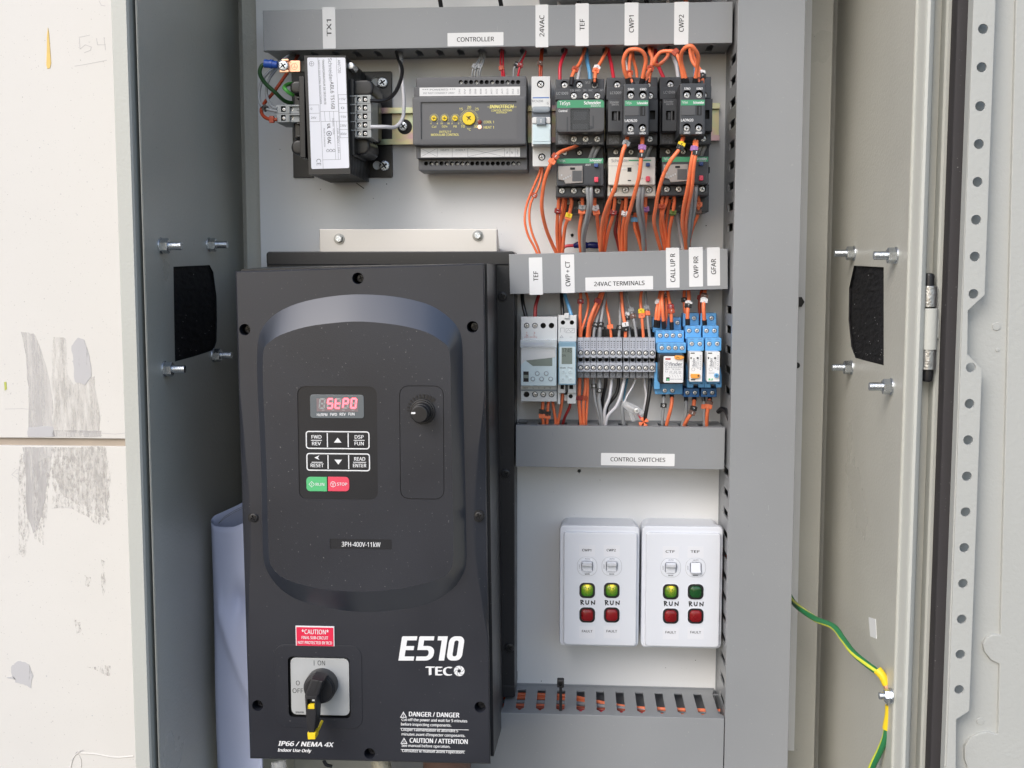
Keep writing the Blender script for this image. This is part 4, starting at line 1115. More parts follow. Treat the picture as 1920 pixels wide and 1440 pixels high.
# coil bobbins bulging either side
b = B('black_plastic')
def coil(pxc, d, side):
    x, _ = P(pxc, 220, 60)
for (pa, pb, y0, y1, d0, d1, r) in ((543, 572, 151, 176, 24, 80, 5), (545, 574, 262, 290, 24, 78, 6), (549, 574, 176, 262, 30, 72, 3), (653, 700, 149, 180, 30, 78, 6), (654, 693, 255, 291, 24, 70, 7), (655, 704, 178, 262, 24, 56, 5)):
    b.rbox(R(pa, y0, pb, y1, d1), d0, d1, 0, 2.5, r=r)
b.rbox(R(561, 143, 572, 296, 84), 30, 84, 0, 0.8, r=1)
b.rbox(R(655, 148, 664, 292, 84), 30, 84, 0, 0.8, r=1)
for k in range(4):
    b.rbox(R(556, 182+k*24, 574, 185+k*24, 80), 40, 80, 0, 0.4)
b.part('coil_bobbin', TR)
b = B('wire_black')
for k in range(5):
    x, z = P(699, 222, 20+k*6); b.tube([(P(690, 165, 22+k*7)[0], P(690, 165, 22+k*7)[1], 22+k*7), (*P(702+k, 190, 24+k*5), 24+k*5), (*P(707, 222, 26+k*4), 26+k*4), (*P(702, 262, 24+k*5), 24+k*5), (*P(690, 288, 22+k*7), 22+k*7)], 1.0, n=7)
b.part('winding', TR, kind='stuff')
b = B('screw_metal'); x, z = P(657, 123, 88); b.cyl(x, z, 3.4, 70, 88, 0, 1.2, n=6); b.part('core_bolt', TR)
# rating label
lt = [(576, 108), (647.5, 108), (655, 315), (584, 317)]
lp = CQ([lt[3], lt[2], lt[1], lt[0]], 95)
def rounded(poly, r, k=3):
    o = []
    n = len(poly)
    for i in range(n):
        a, c, e_ = Vector(poly[i-1]), Vector(poly[i]), Vector(poly[(i+1) % n])
        u = (a-c).normalized(); v = (e_-c).normalized()
        for j in range(k+1):
            t = j/k; p0 = c+u*r; p1 = c+v*r
            o.append(tuple((1-t)**2*p0+2*t*(1-t)*c+t*t*p1))
    return o
b = B('transformer_label'); b.prism(rounded(lp, 1.4), 94.8, 95.25); RL = b.part('rating_label', TR)
ld = 95.25; lr = radians(-88)
def lpx(u, v): # u across 0..1, v down 0..1
    a = (lerp(576, 584, v), lerp(108, 317, v)); c = (lerp(647.5, 655, v), lerp(108, 315, v))
    return lerp(a[0], c[0], u), lerp(a[1], c[1], u)
def lt_(s, u, v, h, w, m='ink_black', rot=lr, bold=0.0): tx(RL, s, *lpx(u, v), ld, h, w, m, rot=rot, bold=bold)
lt_('Schneider', 0.60, 0.11, 6.5, 42, 'ink_grey'); lt_('ABL6 TS16B', 0.625, 0.34, 6.6, 50, 'ink_black')
lt_('TRANSFORMATEUR DE SECURITE', 0.42, 0.22, 3.6, 82, 'ink_black'); lt_('SAFETY ISOLATING TRANSFORMER', 0.31, 0.22, 3.0, 80, 'ink_grey')
lt_('AN1720', 0.83, 0.08, 5, 24, 'ink_grey'); lt_('UL', 0.50, 0.62, 5.5, 9, 'ink_black', bold=0.03); lt_('EAC', 0.50, 0.75, 6, 12, 'ink_black', bold=0.02)
lt_('Made in Indonesia', 0.38, 0.72, 2.6, 34, 'ink_grey'); lt_('50/60Hz  160VA', 0.62, 0.62, 2.8, 30, 'ink_grey'); lt_('230-400V / 24V', 0.74, 0.75, 2.8, 46, 'ink_grey')
lt_('CE', 0.20, 0.94, 8, 12, 'ink_grey')
for s, v, m in (('+15V', 0.375, 0), ('0', 0.455, 0), ('-15V', 0.535, 0), ('230V', 0.615, 0), ('400V', 0.69, 0)): lt_(s, 0.88, v, 4.0, 6 if s == '0' else 12, 'ink_grey', rot=radians(-2))
lt_('0', 0.06, 0.46, 4, 3, 'ink_grey', rot=radians(-2)); lt_('24V', 0.11, 0.54, 4, 10, 'ink_grey', rot=radians(-2))
b = B('ink_grey')
def LL(*uv): b.ribbon([P(*lpx(u, v), ld) for u, v in uv], 0.22, ld, 0, 0.08)
LL((0.28, 0.0), (0.31, 1.0)); LL((0.76, 0.0), (0.78, 0.92)); LL((0.30, 0.485), (0.77, 0.485)); LL((0.30, 0.92), (0.77, 0.92)); LL((0.40, 0.485), (0.41, 0.575)); LL((0.53, 0.485), (0.54, 0.575)); LL((0.64, 0.485), (0.65, 0.92)); LL((0.30, 0.575), (0.77, 0.575)); LL((0.71, 0.575), (0.72, 0.92))
LL((0.78, 0.335), (1.0, 0.335)); 
for v in (0.415, 0.495, 0.575, 0.65, 0.725): LL((0.78, v), (1.0, v))
LL((0.0, 0.425), (0.26, 0.425), (0.27, 0.575), (0.0, 0.575)); LL((0.0, 0.50), (0.265, 0.50)); LL((0.78, 0.335), (0.79, 0.725))
x, z = P(*lpx(0.11, 0.055), ld); b.cyl(x, z, 2.2, ld, ld+0.08, n=18, holes=[(circ(x, z, 1.9, 18), None)]); b.ribbon([(x-1.4, z), (x+1.4, z)], 0.25, ld, 0, 0.08); b.ribbon([(x, z-1.4), (x, z+1.4)], 0.25, ld, 0, 0.08)
x, z = P(*lpx(0.50, 0.685), ld); b.cyl(x, z, 2.4, ld, ld+0.08, n=18, holes=[(circ(x, z, 1.8, 18), None)]); b.cyl(x, z, 0.9, ld, ld+0.08, n=12)
for q in range(3): x, z = P(*lpx(0.45+0.08*q, 0.84), ld); b.prism([(x-1, z-1), (x+1, z-1), (x+1.4, z+.6), (x, z+1.8), (x-1.4, z+.6)], ld, ld+0.08, holes=[([(x-.7, z-.7), (x+.7, z-.7), (x+1, z+.4), (x, z+1.3), (x-1, z+.4)], None)])
b.part('printed_rules', RL)
# screw terminal strips
def term_strip(px0, px1, pys, pitch, d, m, flip, name, lab=None):
    b = B(m, 'black_hole')
    hs = []
    for y in pys:
        if flip: hs += [hole(px0+28, y, d, 4.5, 8, 12), (rrect(*R(px0+9, y-5.5, px0+17.5, y+5.5, d), 0), 3)]
        else: hs += [hole(px1-23, y, d, 4.5, 8, 12), (rrect(*R(px1-16, y-5.5, px1-7.5, y+5.5, d), 0), 3)]
    b.rbox(R(px0, pys[0]-pitch/2, px1, pys[-1]+pitch/2, d), d-34, d, 0, 0.7, holes=hs, hm='black_hole')
    for i, y in enumerate(pys[:-1]):
        yy = y+pitch/2; b.rbox(R(px0, yy-0.5, px1, yy+0.5, d+0.2), d-6, d+0.25, 'block_dark')
    # wire-entry pockets beside the core
    for y in pys:
        q = R(px0-1, y-pitch*0.42, px0+13, y+pitch*0.42, d+2) if not flip else R(px1-27, y-pitch*0.42, px1-3, y+pitch*0.42, d+2)
        b.box(q[0], q[1], q[3]-0.9, q[3], d-6, d+2.4, 0, 0.2); b.box(q[1]-1 if not flip else q[0], q[1] if not flip else q[0]+1, q[2], q[3], d-6, d+2.2, 0, 0.2)
    o = b.part(name, TR, lab)
    for y in pys:
        px = px1-23 if not flip else px0+28
        x, z = P(px, y, d); inst(SCREW_S, 'screw', o, x+0.4, z, d-3, 1.9)
        px = px1-11.7 if not flip else px0+13.2
        x, z = P(px, y, d); inst(SCREW[0], 'screw', o, x, z, d-2.6, 1.5)
term_strip(655.5, 696, [186, 202, 218, 234, 250], 16.2, 82, 'transformer_grey', False, 'terminal_strip', 'five-way grey terminal strip')
term_strip(518, 568, [204.5, 221], 16.5, 80, 'transformer_grey', True, 'terminal_strip', 'two-way grey terminal strip')
# earth tag and crimp
b = B('copper', 'black_hole'); b.rbox(R(535, 113.5, 563, 135, 78), 74, 78, 0, 0.5, r=1); b.rbox(R(524, 115, 541, 132.5, 80), 77, 80, 0, 0.6, r=2)
b.rbox(R(528, 110.5, 541, 114, 81.5), 78, 81.5, 0, 0.3); b.rbox(R(524, 131, 541, 135.5, 81.5), 78, 81.5, 0, 0.3)
ET = b.part('earth_tag', TR, 'copper coloured earth tag')
x, z = P(532, 124, 80); inst(SCREW_D, 'screw', ET, x, z, 80.6, 4.6)
b = B('brown'); x, z = P(552, 124.5, 78); b.cyl(x, z, 2.9, 78, 78.1, n=18, holes=[(circ(x, z, 2.6, 18), None)]); b.ribbon([(x-1.7, z-0.7), (x+1.7, z-0.7)], 0.3, 78, 0, 0.1); b.ribbon([(x, z+1.9), (x, z-0.7)], 0.3, 78, 0, 0.1); b.part('printed_mark', ET)
b = B('crimp_blue'); b.tube([at(496, 119, 82), at(520, 121.5, 82)], lambda t: 3.9-0.7*t, n=14, spline=False)
b.tube([at(506, 119.5, 82), at(511, 120.5, 82)], 4.1, n=14, spline=False); b.part('crimp_sleeve', TR)

# ================================================================ modular temperature controller
CT = thing('temperature_controller', 'wide grey modular controller with a large yellow temperature dial', 'controller', at(880, 320, 8))
b = B('controller_grey', 'black_hole')
th = [hole(863.8+i*9.77, 154, 40, 3.9, 7, 12) for i in range(12)]
b.rbox(R(780, 143.5, 987, 172, 40), 8, 40, 0, 1.0, r=1.2, holes=th, hm='black_hole')
b.rbox(R(776, 162, 987, 190, 48), 8, 48, 0, 0.9, r=1.2)
bh = [hole(798.9+i*9.62, 306.6, 40, 3.9, 7, 12) for i in range(19)]
b.rbox(R(784.5, 288, 989, 319.5, 40), 8, 40, 0, 1.0, r=1.2, holes=bh, hm='black_hole')
b.rbox(R(780, 262, 988, 296.5, 48), 8, 48, 0, 0.9, r=1.2)
b.part('case', CT)
b = B('controller_grey'); wr = R(789, 190.5, 968.5, 260.5, 58)
b.rbox(R(773.5, 181, 986, 271.5, 58), 20, 58, 0, 1.1, r=1.5, holes=[(rrect(*wr, 0.6), 2.2)]); b.part('front_hood', CT)
b = B('controller_face'); b.box(wr[0]+0.1, wr[1]-0.1, wr[2]+0.1, wr[3]-0.1, 55, 56.2); CF = b.part('face_plate', CT)
for i in range(12):
    if i in (2, 3, 4, 5, 6, 7, 8, 10, 11) or True:
        x, z = P(863.8+i*9.77, 154, 40); inst(SCREW_B if i % 3 else SCREW_S, 'screw', CT, x, z, 35.2, 1.6)
for i in range(19):
    x, z = P(798.9+i*9.62, 306.6, 40)
    if i not in (0, 9, 12, 13, 14): inst(SCREW[i % 3] if i in (1, 2, 4, 5, 6, 7, 8, 17, 18) else SCREW_B, 'screw', CT, x, z, 34.6, 1.35)
b = B('sticker_white'); b.rbox(R(786.6, 163.5, 975, 179.5, 48), 47.8, 48.2); L1 = b.part('label', CT)
b = B('sticker_white'); b.rbox(R(789, 277.5, 975, 294.5, 48), 47.8, 48.2); L2 = b.part('label', CT)
tx(L1, '*** POWERED ***', 823, 168, 48.2, 3.2, 62, 'ink_grey'); tx(L1, 'DO NOT CONNECT 240V', 823, 174.5, 48.2, 3.0, 58, 'ink_grey')
for i, s in enumerate(('24V', '0V', 'COM', 'SENS', 'REM', 'AUX', 'AO1', 'AO2', 'AI1', 'DI1', 'DI2', 'GND')): tx(L1, s, 861.5+i*10, 171.5, 48.2, 3.0, 9, 'ink_grey', rot=HALF)
tx(L2, 'HEAT1', 834, 281.5, 48.2, 3.2, 15, 'ink_grey'); tx(L2, 'COOL1', 863, 281.5, 48.2, 3.2, 17, 'ink_grey'); tx(L2, '- -   - -', 847, 289, 48.2, 2, 40, 'ink_grey')
for s, px in (('A', 951), ('N', 960), ('240V', 970.5)): tx(L2, s, px, 286, 48.2, 4 if len(s) < 2 else 3, None if len(s) < 2 else 11, 'ink_grey', rot=HALF if len(s) > 1 else 0)
b = B('ink_grey')
for p, q in (((790, 293.5), (819, 278.5)), ((790, 278.5), (819, 293.5)), ((878, 293.5), (945, 278.5)), ((878, 278.5), (945, 293.5)), ((820, 278), (820, 294)), ((848, 278), (848, 294)), ((877, 278), (877, 294)), ((946, 278), (946, 294)), ((956, 278), (956, 294)), ((966, 278), (966, 294))):
    b.ribbon([P(*p, 48.2), P(*q, 48.2)], 0.2, 48.2, 0, 0.06)
b.part('printed_rules', L2)
fd = 56.2
for px, r in ((813.8, 6.0), (833.8, 6.0), (853.4, 6.0)):
    x, z = P(px, 222, fd); b = B('yellow', 'ink_black'); b.cyl(x, z, r*S(fd)*0.85, fd, fd+1.6, 0, 0.3, n=18); b.ribbon([(x-1.5, z+0.3), (x+1.5, z-0.3)], 0.55, fd+1.6, 1); b.ribbon([(x-0.3, z-1.2), (x+0.3, z+1.2)], 0.45, fd+1.6, 1); b.part('trim_dial', CT)
x, z = P(879.4, 222.7, fd); b = B('yellow', 'ink_black'); b.cyl(x, z, 12*S(fd), fd, fd+2.6, 0, 0.6, n=32); b.ribbon([(x-1.8, z+1.6), (x+1.8, z-1.2)], 0.8, fd+2.6, 1); b.ribbon([(x-1.4, z-1.6), (x+1.6, z+1.6)], 0.6, fd+2.6, 1); b.ribbon([(x-0.5, z+1.2), (x+1.4, z+1.8)], 0.7, fd+2.6, 1); b.part('temperature_dial', CT)
b = B('ink_yellow')
def ticks(px, py, r0, r1, n, a0, a1, w):
    x, z = P(px, py, fd)
    for i in range(n):
        a = radians(a0+(a1-a0)*i/(n-1)); b.ribbon([(x+r0*cos(a), z+r0*sin(a)), (x+r1*cos(a), z+r1*sin(a))], w, fd, 0, 0.07)
for px in (813.8, 833.8, 853.4): ticks(px, 222, 3.0, 4.2, 17, 225, -45, 0.22)
ticks(879.4, 222.7, 6.9, 8.6, 31, 228, -48, 0.25)
for a, c in (((914, 200.5), (969, 200.5)),): b.ribbon([P(*a, fd), P(*c, fd)], 0.35, fd, 0, 0.05)
b.part('dial_scales', CT, kind='stuff')
for s, px, py, h, w in (('10', 868, 237, 4.6, 7), ('15', 864.5, 204.5, 4.6, 6.5), ('20', 879.5, 201, 4.6, 7.5), ('25', 894, 204.5, 4.6, 7), ('30', 892, 237, 4.6, 7), ('°C', 879.5, 242.5, 4.4, 7),
                         ('Cal', 813.8, 237.5, 3.6, 8), ('DZ%', 833.8, 237.2, 3.6, 10), ('PB', 853.4, 237.2, 3.6, 6), ('-4', 807.5, 231.5, 3, 3.5), ('4', 820, 231.5, 3, 2.2), ('10', 828, 231.5, 3, 4), ('80', 841, 231.5, 3, 4), ('0', 847.5, 231.5, 3, 2.2), ('8', 860, 231.5, 3, 2.2)):
    tx(CF, s, px, py, fd, h, w, 'ink_yellow', bold=0.015)
tx(CF, 'COOL 1', 916.5, 228.8, fd, 4.4, 18.5, 'ink_yellow', bold=0.02); tx(CF, 'HEAT 1', 916.5, 238.8, fd, 4.4, 18.5, 'ink_yellow', bold=0.02)
tx(CF, 'INNOTECH', 940.5, 199.8, fd, 6.2, 44, 'ink_yellow', bold=0.045, shear=0.15); tx(CF, 'CONTROL SYSTEMS', 940.5, 207, fd, 3.6, 38, 'ink_yellow', bold=0.02); tx(CF, 'AUSTRALIA', 940.5, 211, fd, 3.0, 20, 'ink_yellow', bold=0.02)
tx(CF, 'INT5211', 834.5, 247, fd, 3.8, 22, 'ink_yellow', bold=0.02, shear=0.15); tx(CF, 'MODULAR CONTROL', 834.5, 252.6, fd, 4.2, 52, 'ink_yellow', bold=0.02)
for m, py, lb in (('led_dark', 228.6, 'dark red cool indicator'), ('led_lit', 238.2, 'lit heat indicator')):
    b = B(m); x, z = P(899.4, py, fd); b.cyl(x, z, 1.9, fd-0.5, fd+1.3, 0, 0.8, n=16); b.part('indicator_light', CT, lb)

# ================================================================ miniature circuit breaker
MC = thing('circuit_breaker', 'narrow white single-pole circuit breaker right of the controller', 'circuit breaker', at(1015, 312, 8))
b = B('device_white', 'black_hole')
b.rbox(R(996.3, 143, 1031.5, 200, 46), 8, 46, 0, 0.5, r=0.4, holes=[hole(1013.8, 157.8, 46, 7, 6)], hm='block_dark')
b.rbox(R(998.5, 262, 1032.5, 312, 46), 8, 46, 0, 0.5, r=0.4, holes=[hole(1016, 294.5, 46, 6.8, 6)], hm='block_dark')
b.rbox(R(997, 185, 1032, 274, 54), 8, 54, 0, 0.6)
b.rbox(R(997.5, 219, 1032.5, 232, 64), 40, 64, 'device_white', 1.2, r=0.5)
b.part('case', MC)
b = B('band_grey'); b.rbox(R(997, 199, 1032, 211, 64), 40, 64, 0, 2.0, r=0.3); b.rbox(R(997, 209, 1032, 219.5, 60), 40, 60, 'band_dark', 0.4); b.part('front_band', MC)
b = B('cyan_white'); b.rbox(R(998, 232.5, 1033, 270.5, 63), 40, 63, 0, 0.8, r=0.5); b.rbox(R(999.5, 240.5, 1031.5, 265.5, 63.4), 60, 63.5, 0, 0.3); b.part('label_cover', MC)
b = B('band_grey'); b.rbox(R(1005.5, 219.5, 1023.2, 234, 67), 55, 67, 0, 1.5); TG = b.part('toggle', MC); tx(TG, 'I', 1014.3, 226.5, 67, 6, 1.6, 'ink_white', bold=0.02)
screws(MC, [(1013.8, 158.4)], 42.5, 2.6, 0, [SCREW[1]]); screws(MC, [(1016, 295)], 42.5, 2.6, 0, [SCREW[0]])
LB = MC
b = B('ink_blue'); x0, x1, z0, z1 = R(999, 182, 1030, 184.4, 54.1); b.box(x0, x1, z0, z1, 54, 54.1); b.part('print_stripe', MC)
tx(MC, 'MCN206', 1008, 189.5, 54, 4, 20, 'ink_grey'); tx(MC, '6', 1027, 193.5, 54, 4.5, 3, 'ink_grey')

# ================================================================ contactors
def screw_holes(lst, d, r, dep=5): return [hole(x, y, d, r, dep, 14) for x, y in lst]
ROWT, ROWS, ROWB = [(1058, 158), (1086, 158), (1114.7, 158)], [(1076, 179), (1098, 179), (1120, 179)], [(1076, 260), (1098, 260), (1119.6, 260)]
C1 = thing('contactor', 'black contactor with a wide green-banded front cover and grey window, left of three', 'contactor', at(1087, 400, 8))
def contactor_base(T, dx, xl, xr, lowers, y0=148):
    b = B('charcoal', 'black_hole')
    top = [(1058+dx, 158), (1086+dx, 158), (1114.7+dx, 158)]
    b.rbox(R(xl, y0, xr, 186, 60), 8, 60, 0, 0.9, holes=screw_holes(top, 60, 6.6, 7), hm='black_hole')
    b.rbox(R(xl, y0+18, xr, 187, 66), 20, 66, 0, 0.7, holes=screw_holes([(x+dx, y) for x, y in ROWS], 66, 6.3, 7), hm='black_hole')
    b.rbox(R(xl, 184, xr, 252, 62), 8, 62, 0, 0.5)
    b.rbox(R(xl, 249, xr, 272, 66), 8, 66, 0, 0.8, holes=screw_holes([(x+dx, y) for x, y in ROWB], 66, 6.2, 7), hm='black_hole')
    b.rbox(R(xl+2, 270, xr-2, 297, 46), 8, 46, 0, 0.5, holes=screw_holes(lowers, 46, 6, 5), hm='black_hole')
    b.part('case', T)
    screws(T, [(x+0.6, y+1.2) for x, y in top], 60, 2.95, 4.0, SCREW); screws(T, [(x+dx, y+0.4) for x, y in ROWS], 66, 2.95, 3.0, SCREW[1:]+SCREW[:1]); screws(T, [(x+dx, y+0.5) for x, y in ROWB], 66, 2.95, 3.0, SCREW)
    screws(T, lowers, 46, 2.4, 3.0, SCREW)
    b = B('code_patch'); b.rbox(R(xl+5, 253, xl+24, 269.5, 66), 66, 66.15); b.part('code_patch', T)
contactor_base(C1, 0, 1041.5, 1133, [(1059, 286), (1086.5, 286)])
b = B('charcoal_light'); rc = R(1043.5, 186.5, 1133.5, 247.6, 84)
b.rbox(rc, 50, 84, 0, 0.7, r=3.2, holes=[(rrect(*R(1069.6, 203.5, 1105.7, 244.5, 84), 0.6), 2)], hm='charcoal'); FC = b.part('front_cover', C1)
b = B('green'); x0, x1, z0, z1 = R(1044.6, 187.6, 1132.6, 202, 84); p = [q for q in rrect(x0, x1, z0-6, z1, 2.6) if q[1] > z0]+[]
p = [(x0, z0), (x1, z0)]+[q for q in rrect(x0, x1, z0-6, z1, 2.4) if q[1] > z0+1]
b.prism(p, 83.8, 84.15); GB = b.part('green_band', C1)
b = B('smoked_plastic'); b.rbox(R(1070, 203.9, 1105.3, 244.1, 83), 82.4, 83.2); b.part('window', C1)
b = B('black_hole', 'ink_grey'); b.rbox(R(1076, 210, 1100, 225, 82), 81.9, 82.15, 1); b.rbox(R(1073, 232, 1102, 243, 82), 81.9, 82.2, 1); b.part('mechanism', C1)
b = B('charcoal'); b.rbox(R(1062.5, 219, 1065, 246, 84), 84, 84.2); b.rbox(R(1111, 217, 1113.5, 240, 84), 84, 84.2); x, z = P(1108, 239, 84); b.cyl(x, z, 1.6, 83.8, 84.5, 'charcoal', 0.2, n=10); b.part('latch', C1)
tx(GB, 'TeSys', 1059, 194.6, 84.15, 6.6, 19.5, 'ink_white', bold=0.012); tx(GB, 'Schneider', 1111, 192.6, 84.15, 5.6, 31, 'ink_white', bold=0.04); tx(GB, 'Electric', 1117.5, 198.4, 84.15, 3.6, 18, 'ink_white', bold=0.0)
tx(FC, 'Control', 1055.5, 207.8, 84, 4.2, 15.5, 'ink_white', bold=0.02)
tx(C1, 'LC1D09', 1054.5, 175, 66, 4.6, 21, 'ink_pale'); tx(C1, '13  NO   21  NC        A1', 1100, 169.4, 66, 3.2, 60, 'ink_pale'); tx(C1, '14  NO   22  NC        A2', 1100, 268.8, 66, 3.0, 58, 'ink_pale'); tx(C1, '5/L3', 1102, 154.5, 60, 4, 8, 'ink_pale')

C2 = thing('contactor', 'black contactor with a stacked auxiliary block, middle of three, above the cream relay', 'contactor', at(1187, 400, 8))
contactor_base(C2, 99, 1137, 1233, [(1155, 284.5), (1183.5, 284.5)], 145)
b = B('charcoal', 'black_hole')
b.rbox(R(1140, 186, 1169, 247, 82), 40, 82, 0, 0.8, holes=[(rrect(*R(1147, 208.5, 1163, 226, 82)), 6)], hm='black_hole')
b.rbox(R(1216, 186, 1234, 247, 78), 40, 78, 0, 0.8, holes=[(rrect(*R(1218.5, 207, 1228.5, 224, 78)), 6)], hm='black_hole')
b.rbox(R(1151, 211, 1156, 225, 80), 77, 80); b.rbox(R(1156.8, 209, 1159, 226, 82), 77, 82, 'charcoal_light')
b.part('front_cover', C2)
tx(C2, 'LC1D09', 1154.5, 174, 66, 4.6, 20, 'ink_pale'); tx(C2, 'Schneider', 1152, 191.5, 82, 3.8, 17, 'ink_pale'); tx(C2, 'Electric', 1154, 195.8, 82, 3.4, 13, 'ink_pale')
ad = 116
b = B('charcoal', 'black_hole')
b.rbox(R(1169, 157, 1217, 253.5, ad), 60, ad, 0, 0.9, r=0.6, holes=screw_holes([(1182.5, 177.3), (1205.3, 177.3), (1182.3, 239.3), (1204.8, 239.3)], ad, 7.2, 8), hm='black_hole')
b.rbox(R(1173, 152, 1214, 160, ad-6), 60, ad-6, 0, 0.5); b.rbox(R(1172, 253, 1216, 258, ad-14), 60, ad-14, 0, 0.5)
AX = b.part('auxiliary_block', C2)
screws(AX, [(1183, 178.6), (1205.8, 178.6), (1182.8, 240.6), (1205.3, 240.6)], ad, 2.7, 4.5, SCREW)
b = B('green'); b.rbox(R(1171.5, 188.3, 1215.5, 198.6, ad), ad-0.2, ad+0.15); b.part('green_band', AX)
b = B('charcoal_light'); b.rbox(R(1171.8, 199.5, 1198, 217, ad), ad-0.2, ad+0.5, 0, 0.3); b.part('marker_plate', AX)
b = B('black_hole', 'charcoal'); b.rbox(R(1200.5, 199, 1209.8, 217.3, ad), ad-0.2, ad+0.12); b.rbox(R(1205, 201, 1207.5, 216, ad), ad-0.2, ad+0.5, 1); b.part('plunger_slot', AX)
tx(AX, 'TeSys', 1178.5, 193.5, ad+0.15, 4.2, 11, 'ink_white'); tx(AX, 'Schneider', 1204.5, 193.2, ad+0.15, 4.2, 20, 'ink_white', bold=0.03)
tx(AX, '53NO', 1183, 167.3, ad, 4.0, 11, 'ink_white', bold=0.02); tx(AX, '63NO', 1206, 167.3, ad, 4.0, 11, 'ink_white', bold=0.02)
tx(AX, 'LADN20', 1183, 226.2, ad, 4.8, 22, 'ink_white', bold=0.02); tx(AX, '54NO', 1182.6, 249.8, ad, 3.6, 11, 'ink_white', bold=0.02); tx(AX, '64NO', 1205, 249.8, ad, 3.6, 11, 'ink_white', bold=0.02)
sh = V(*at(1298.5, 204, ad))-V(*at(1193, 205, ad))
C3 = copytree(C2, shift=sh, label='black contactor with a stacked auxiliary block, nearest the vertical trunking')
for c, g in ((C1, 0), (C2, 0), (C3, 0)): c['group'] = 'row of contactors'

# ================================================================ overload relays
def overload(dx, dy, cream, label, hidden=()):
    X = lambda v: v+dx
    Y = lambda v: v+dy
    T = thing('overload_relay', label, 'overload relay', at(X(1087), Y(400), 8), 'overload relays under the contactors')
    mb = 'device_warm' if cream else 'charcoal'
    mt = 'device_warm' if cream else 'charcoal'
    b = B('charcoal', 'black_hole'); b.rbox(R(X(1044), Y(366), X(1132), Y(400), 44), 8, 44, 0, 0.7, holes=screw_holes([(X(1065), Y(378)), (X(1088), Y(379))], 44, 6, 6), hm='black_hole'); b.part('terminal_base', T)
    screws(T, [(X(1065), Y(379)), (X(1088), Y(380))], 44, 2.4, 3.5, SCREW)
    tx(T, '4T2', X(1080), Y(390), 44, 4, 9, 'ink_pale')
    b = B(mb, 'black_hole'); b.rbox(R(X(1043.5), Y(296), X(1132), Y(348.3), 84), 8, 84, 0, 1.0, r=0.6)
    b.rbox(R(X(1131), Y(316), X(1134), Y(327), 74), 60, 74, 'black_hole'); BD = b.part('case', T)
    lst = [(X(1053.6), Y(357.4)), (X(1076), Y(357.4)), (X(1097), Y(357.4)), (X(1120), Y(357.4))]
    b = B(mt, 'black_hole'); b.rbox(R(X(1042), Y(348.8), X(1132.4), Y(369.5), 74), 8, 74, 0, 0.9, holes=screw_holes([l for i, l in enumerate(lst) if i not in hidden], 74, 6.8, 7), hm='black_hole' if not cream else 'device_warm'); b.part('terminal_row', T)
    screws(T, [l for i, l in enumerate(lst) if i not in hidden], 74, 2.8, 3.0, SCREW if not cream else SCREW[:1])
    if not cream:
        b = B('green'); b.rbox(R(X(1044.5), Y(297.2), X(1131), Y(306.3), 84), 83.8, 84.15); GB = b.part('green_band', T)
        tx(GB, 'TeSys', X(1053.5), Y(301.7), 84.15, 4, 12, 'ink_white'); tx(GB, 'Schneider', X(1117), Y(300.4), 84.15, 4.2, 22, 'ink_white', bold=0.03); tx(GB, 'Electric', X(1120), Y(304.6), 84.15, 2.4, 12, 'ink_white')
        b = B('hazy_plastic'); b.prism(pl([(X(1046.5), Y(312)), (X(1092.5), Y(311)), (X(1092.5), Y(343)), (X(1060), Y(345)), (X(1057), Y(339)), (X(1047), Y(337))], 84), 83.8, 86.5, 0, 0.5); b.part('clear_cover', T)
        b = B('black_hole', 'charcoal_light', 'ink_pale')
        b.rbox(R(X(1069), Y(314), X(1078), Y(318), 86.6), 86, 86.9, 0); b.rbox(R(X(1073), Y(320), X(1091), Y(340), 86.6), 86, 86.7, 1)
        for i in range(5):
            xx, yy = (1052+i*4, 327+((i*7) % 9)); b.rbox(R(X(xx), Y(yy), X(xx+2.2), Y(yy+3), 86.6), 86, 86.8, 2)
        b.part('setting_dial', T)
        b = B('charcoal'); b.rbox(R(X(1095), Y(313.5), X(1126), Y(345), 84), 83.9, 84.5, 0, 0.2); b.part('blanking_plate', T)
    else:
        tx(BD, 'Schneider', X(1066), Y(302.5), 84, 5.4, 32, 'ink_grey', bold=0.01)
        b = B('green'); b.rbox(R(X(1082), Y(301), X(1123.5), Y(303.6), 84), 84, 84.12); b.part('green_band', T)
        b = B('black_hole', 'device_white', 'ink_grey'); b.rbox(R(X(1079.5), Y(315.5), X(1087), Y(323.5), 84), 83.9, 84.2, 0); b.rbox(R(X(1080), Y(339), X(1086), Y(341), 84), 83.9, 84.2, 0); b.rbox(R(X(1068), Y(317), X(1077), Y(319.5), 84), 83.9, 84.4, 1)
        b.ribbon([P(X(1044), Y(312.5), 84), P(X(1091), Y(312.5), 84)], 0.2, 84, 2)
        b.part('setting_window', T)
    for m, y0, y1, lb in (('button_blue', 306.5, 313.5, 'blue reset button'), ('key_red', 331.5, 341.5, 'red stop button')):
        b = B(m); b.rbox(R(X(1114), Y(y0), X(1122), Y(y1), 88), 80, 88, 0, 0.8, r=0.6); b.part('button', T, lb)
    tx(BD, 'RESET', X(1103), Y(309.3), 84, 3.4, 9.5, 'ink_white' if not cream else 'ink_grey'); tx(BD, 'STOP', X(1104), Y(336.5), 84, 3.4, 8.5, 'ink_white' if not cream else 'ink_grey')
    return T
O1 = overload(0, 0, False, 'black overload relay with a hazy cover, left of three, beside the circuit breaker wires', hidden=())
O2 = overload(97, -1.5, True, 'cream overload relay with blue and red buttons, in the middle of the row', hidden=(2,))
O3 = overload(197, -3.0, False, 'black overload relay nearest the vertical trunking, partly behind orange wires', hidden=(2,))

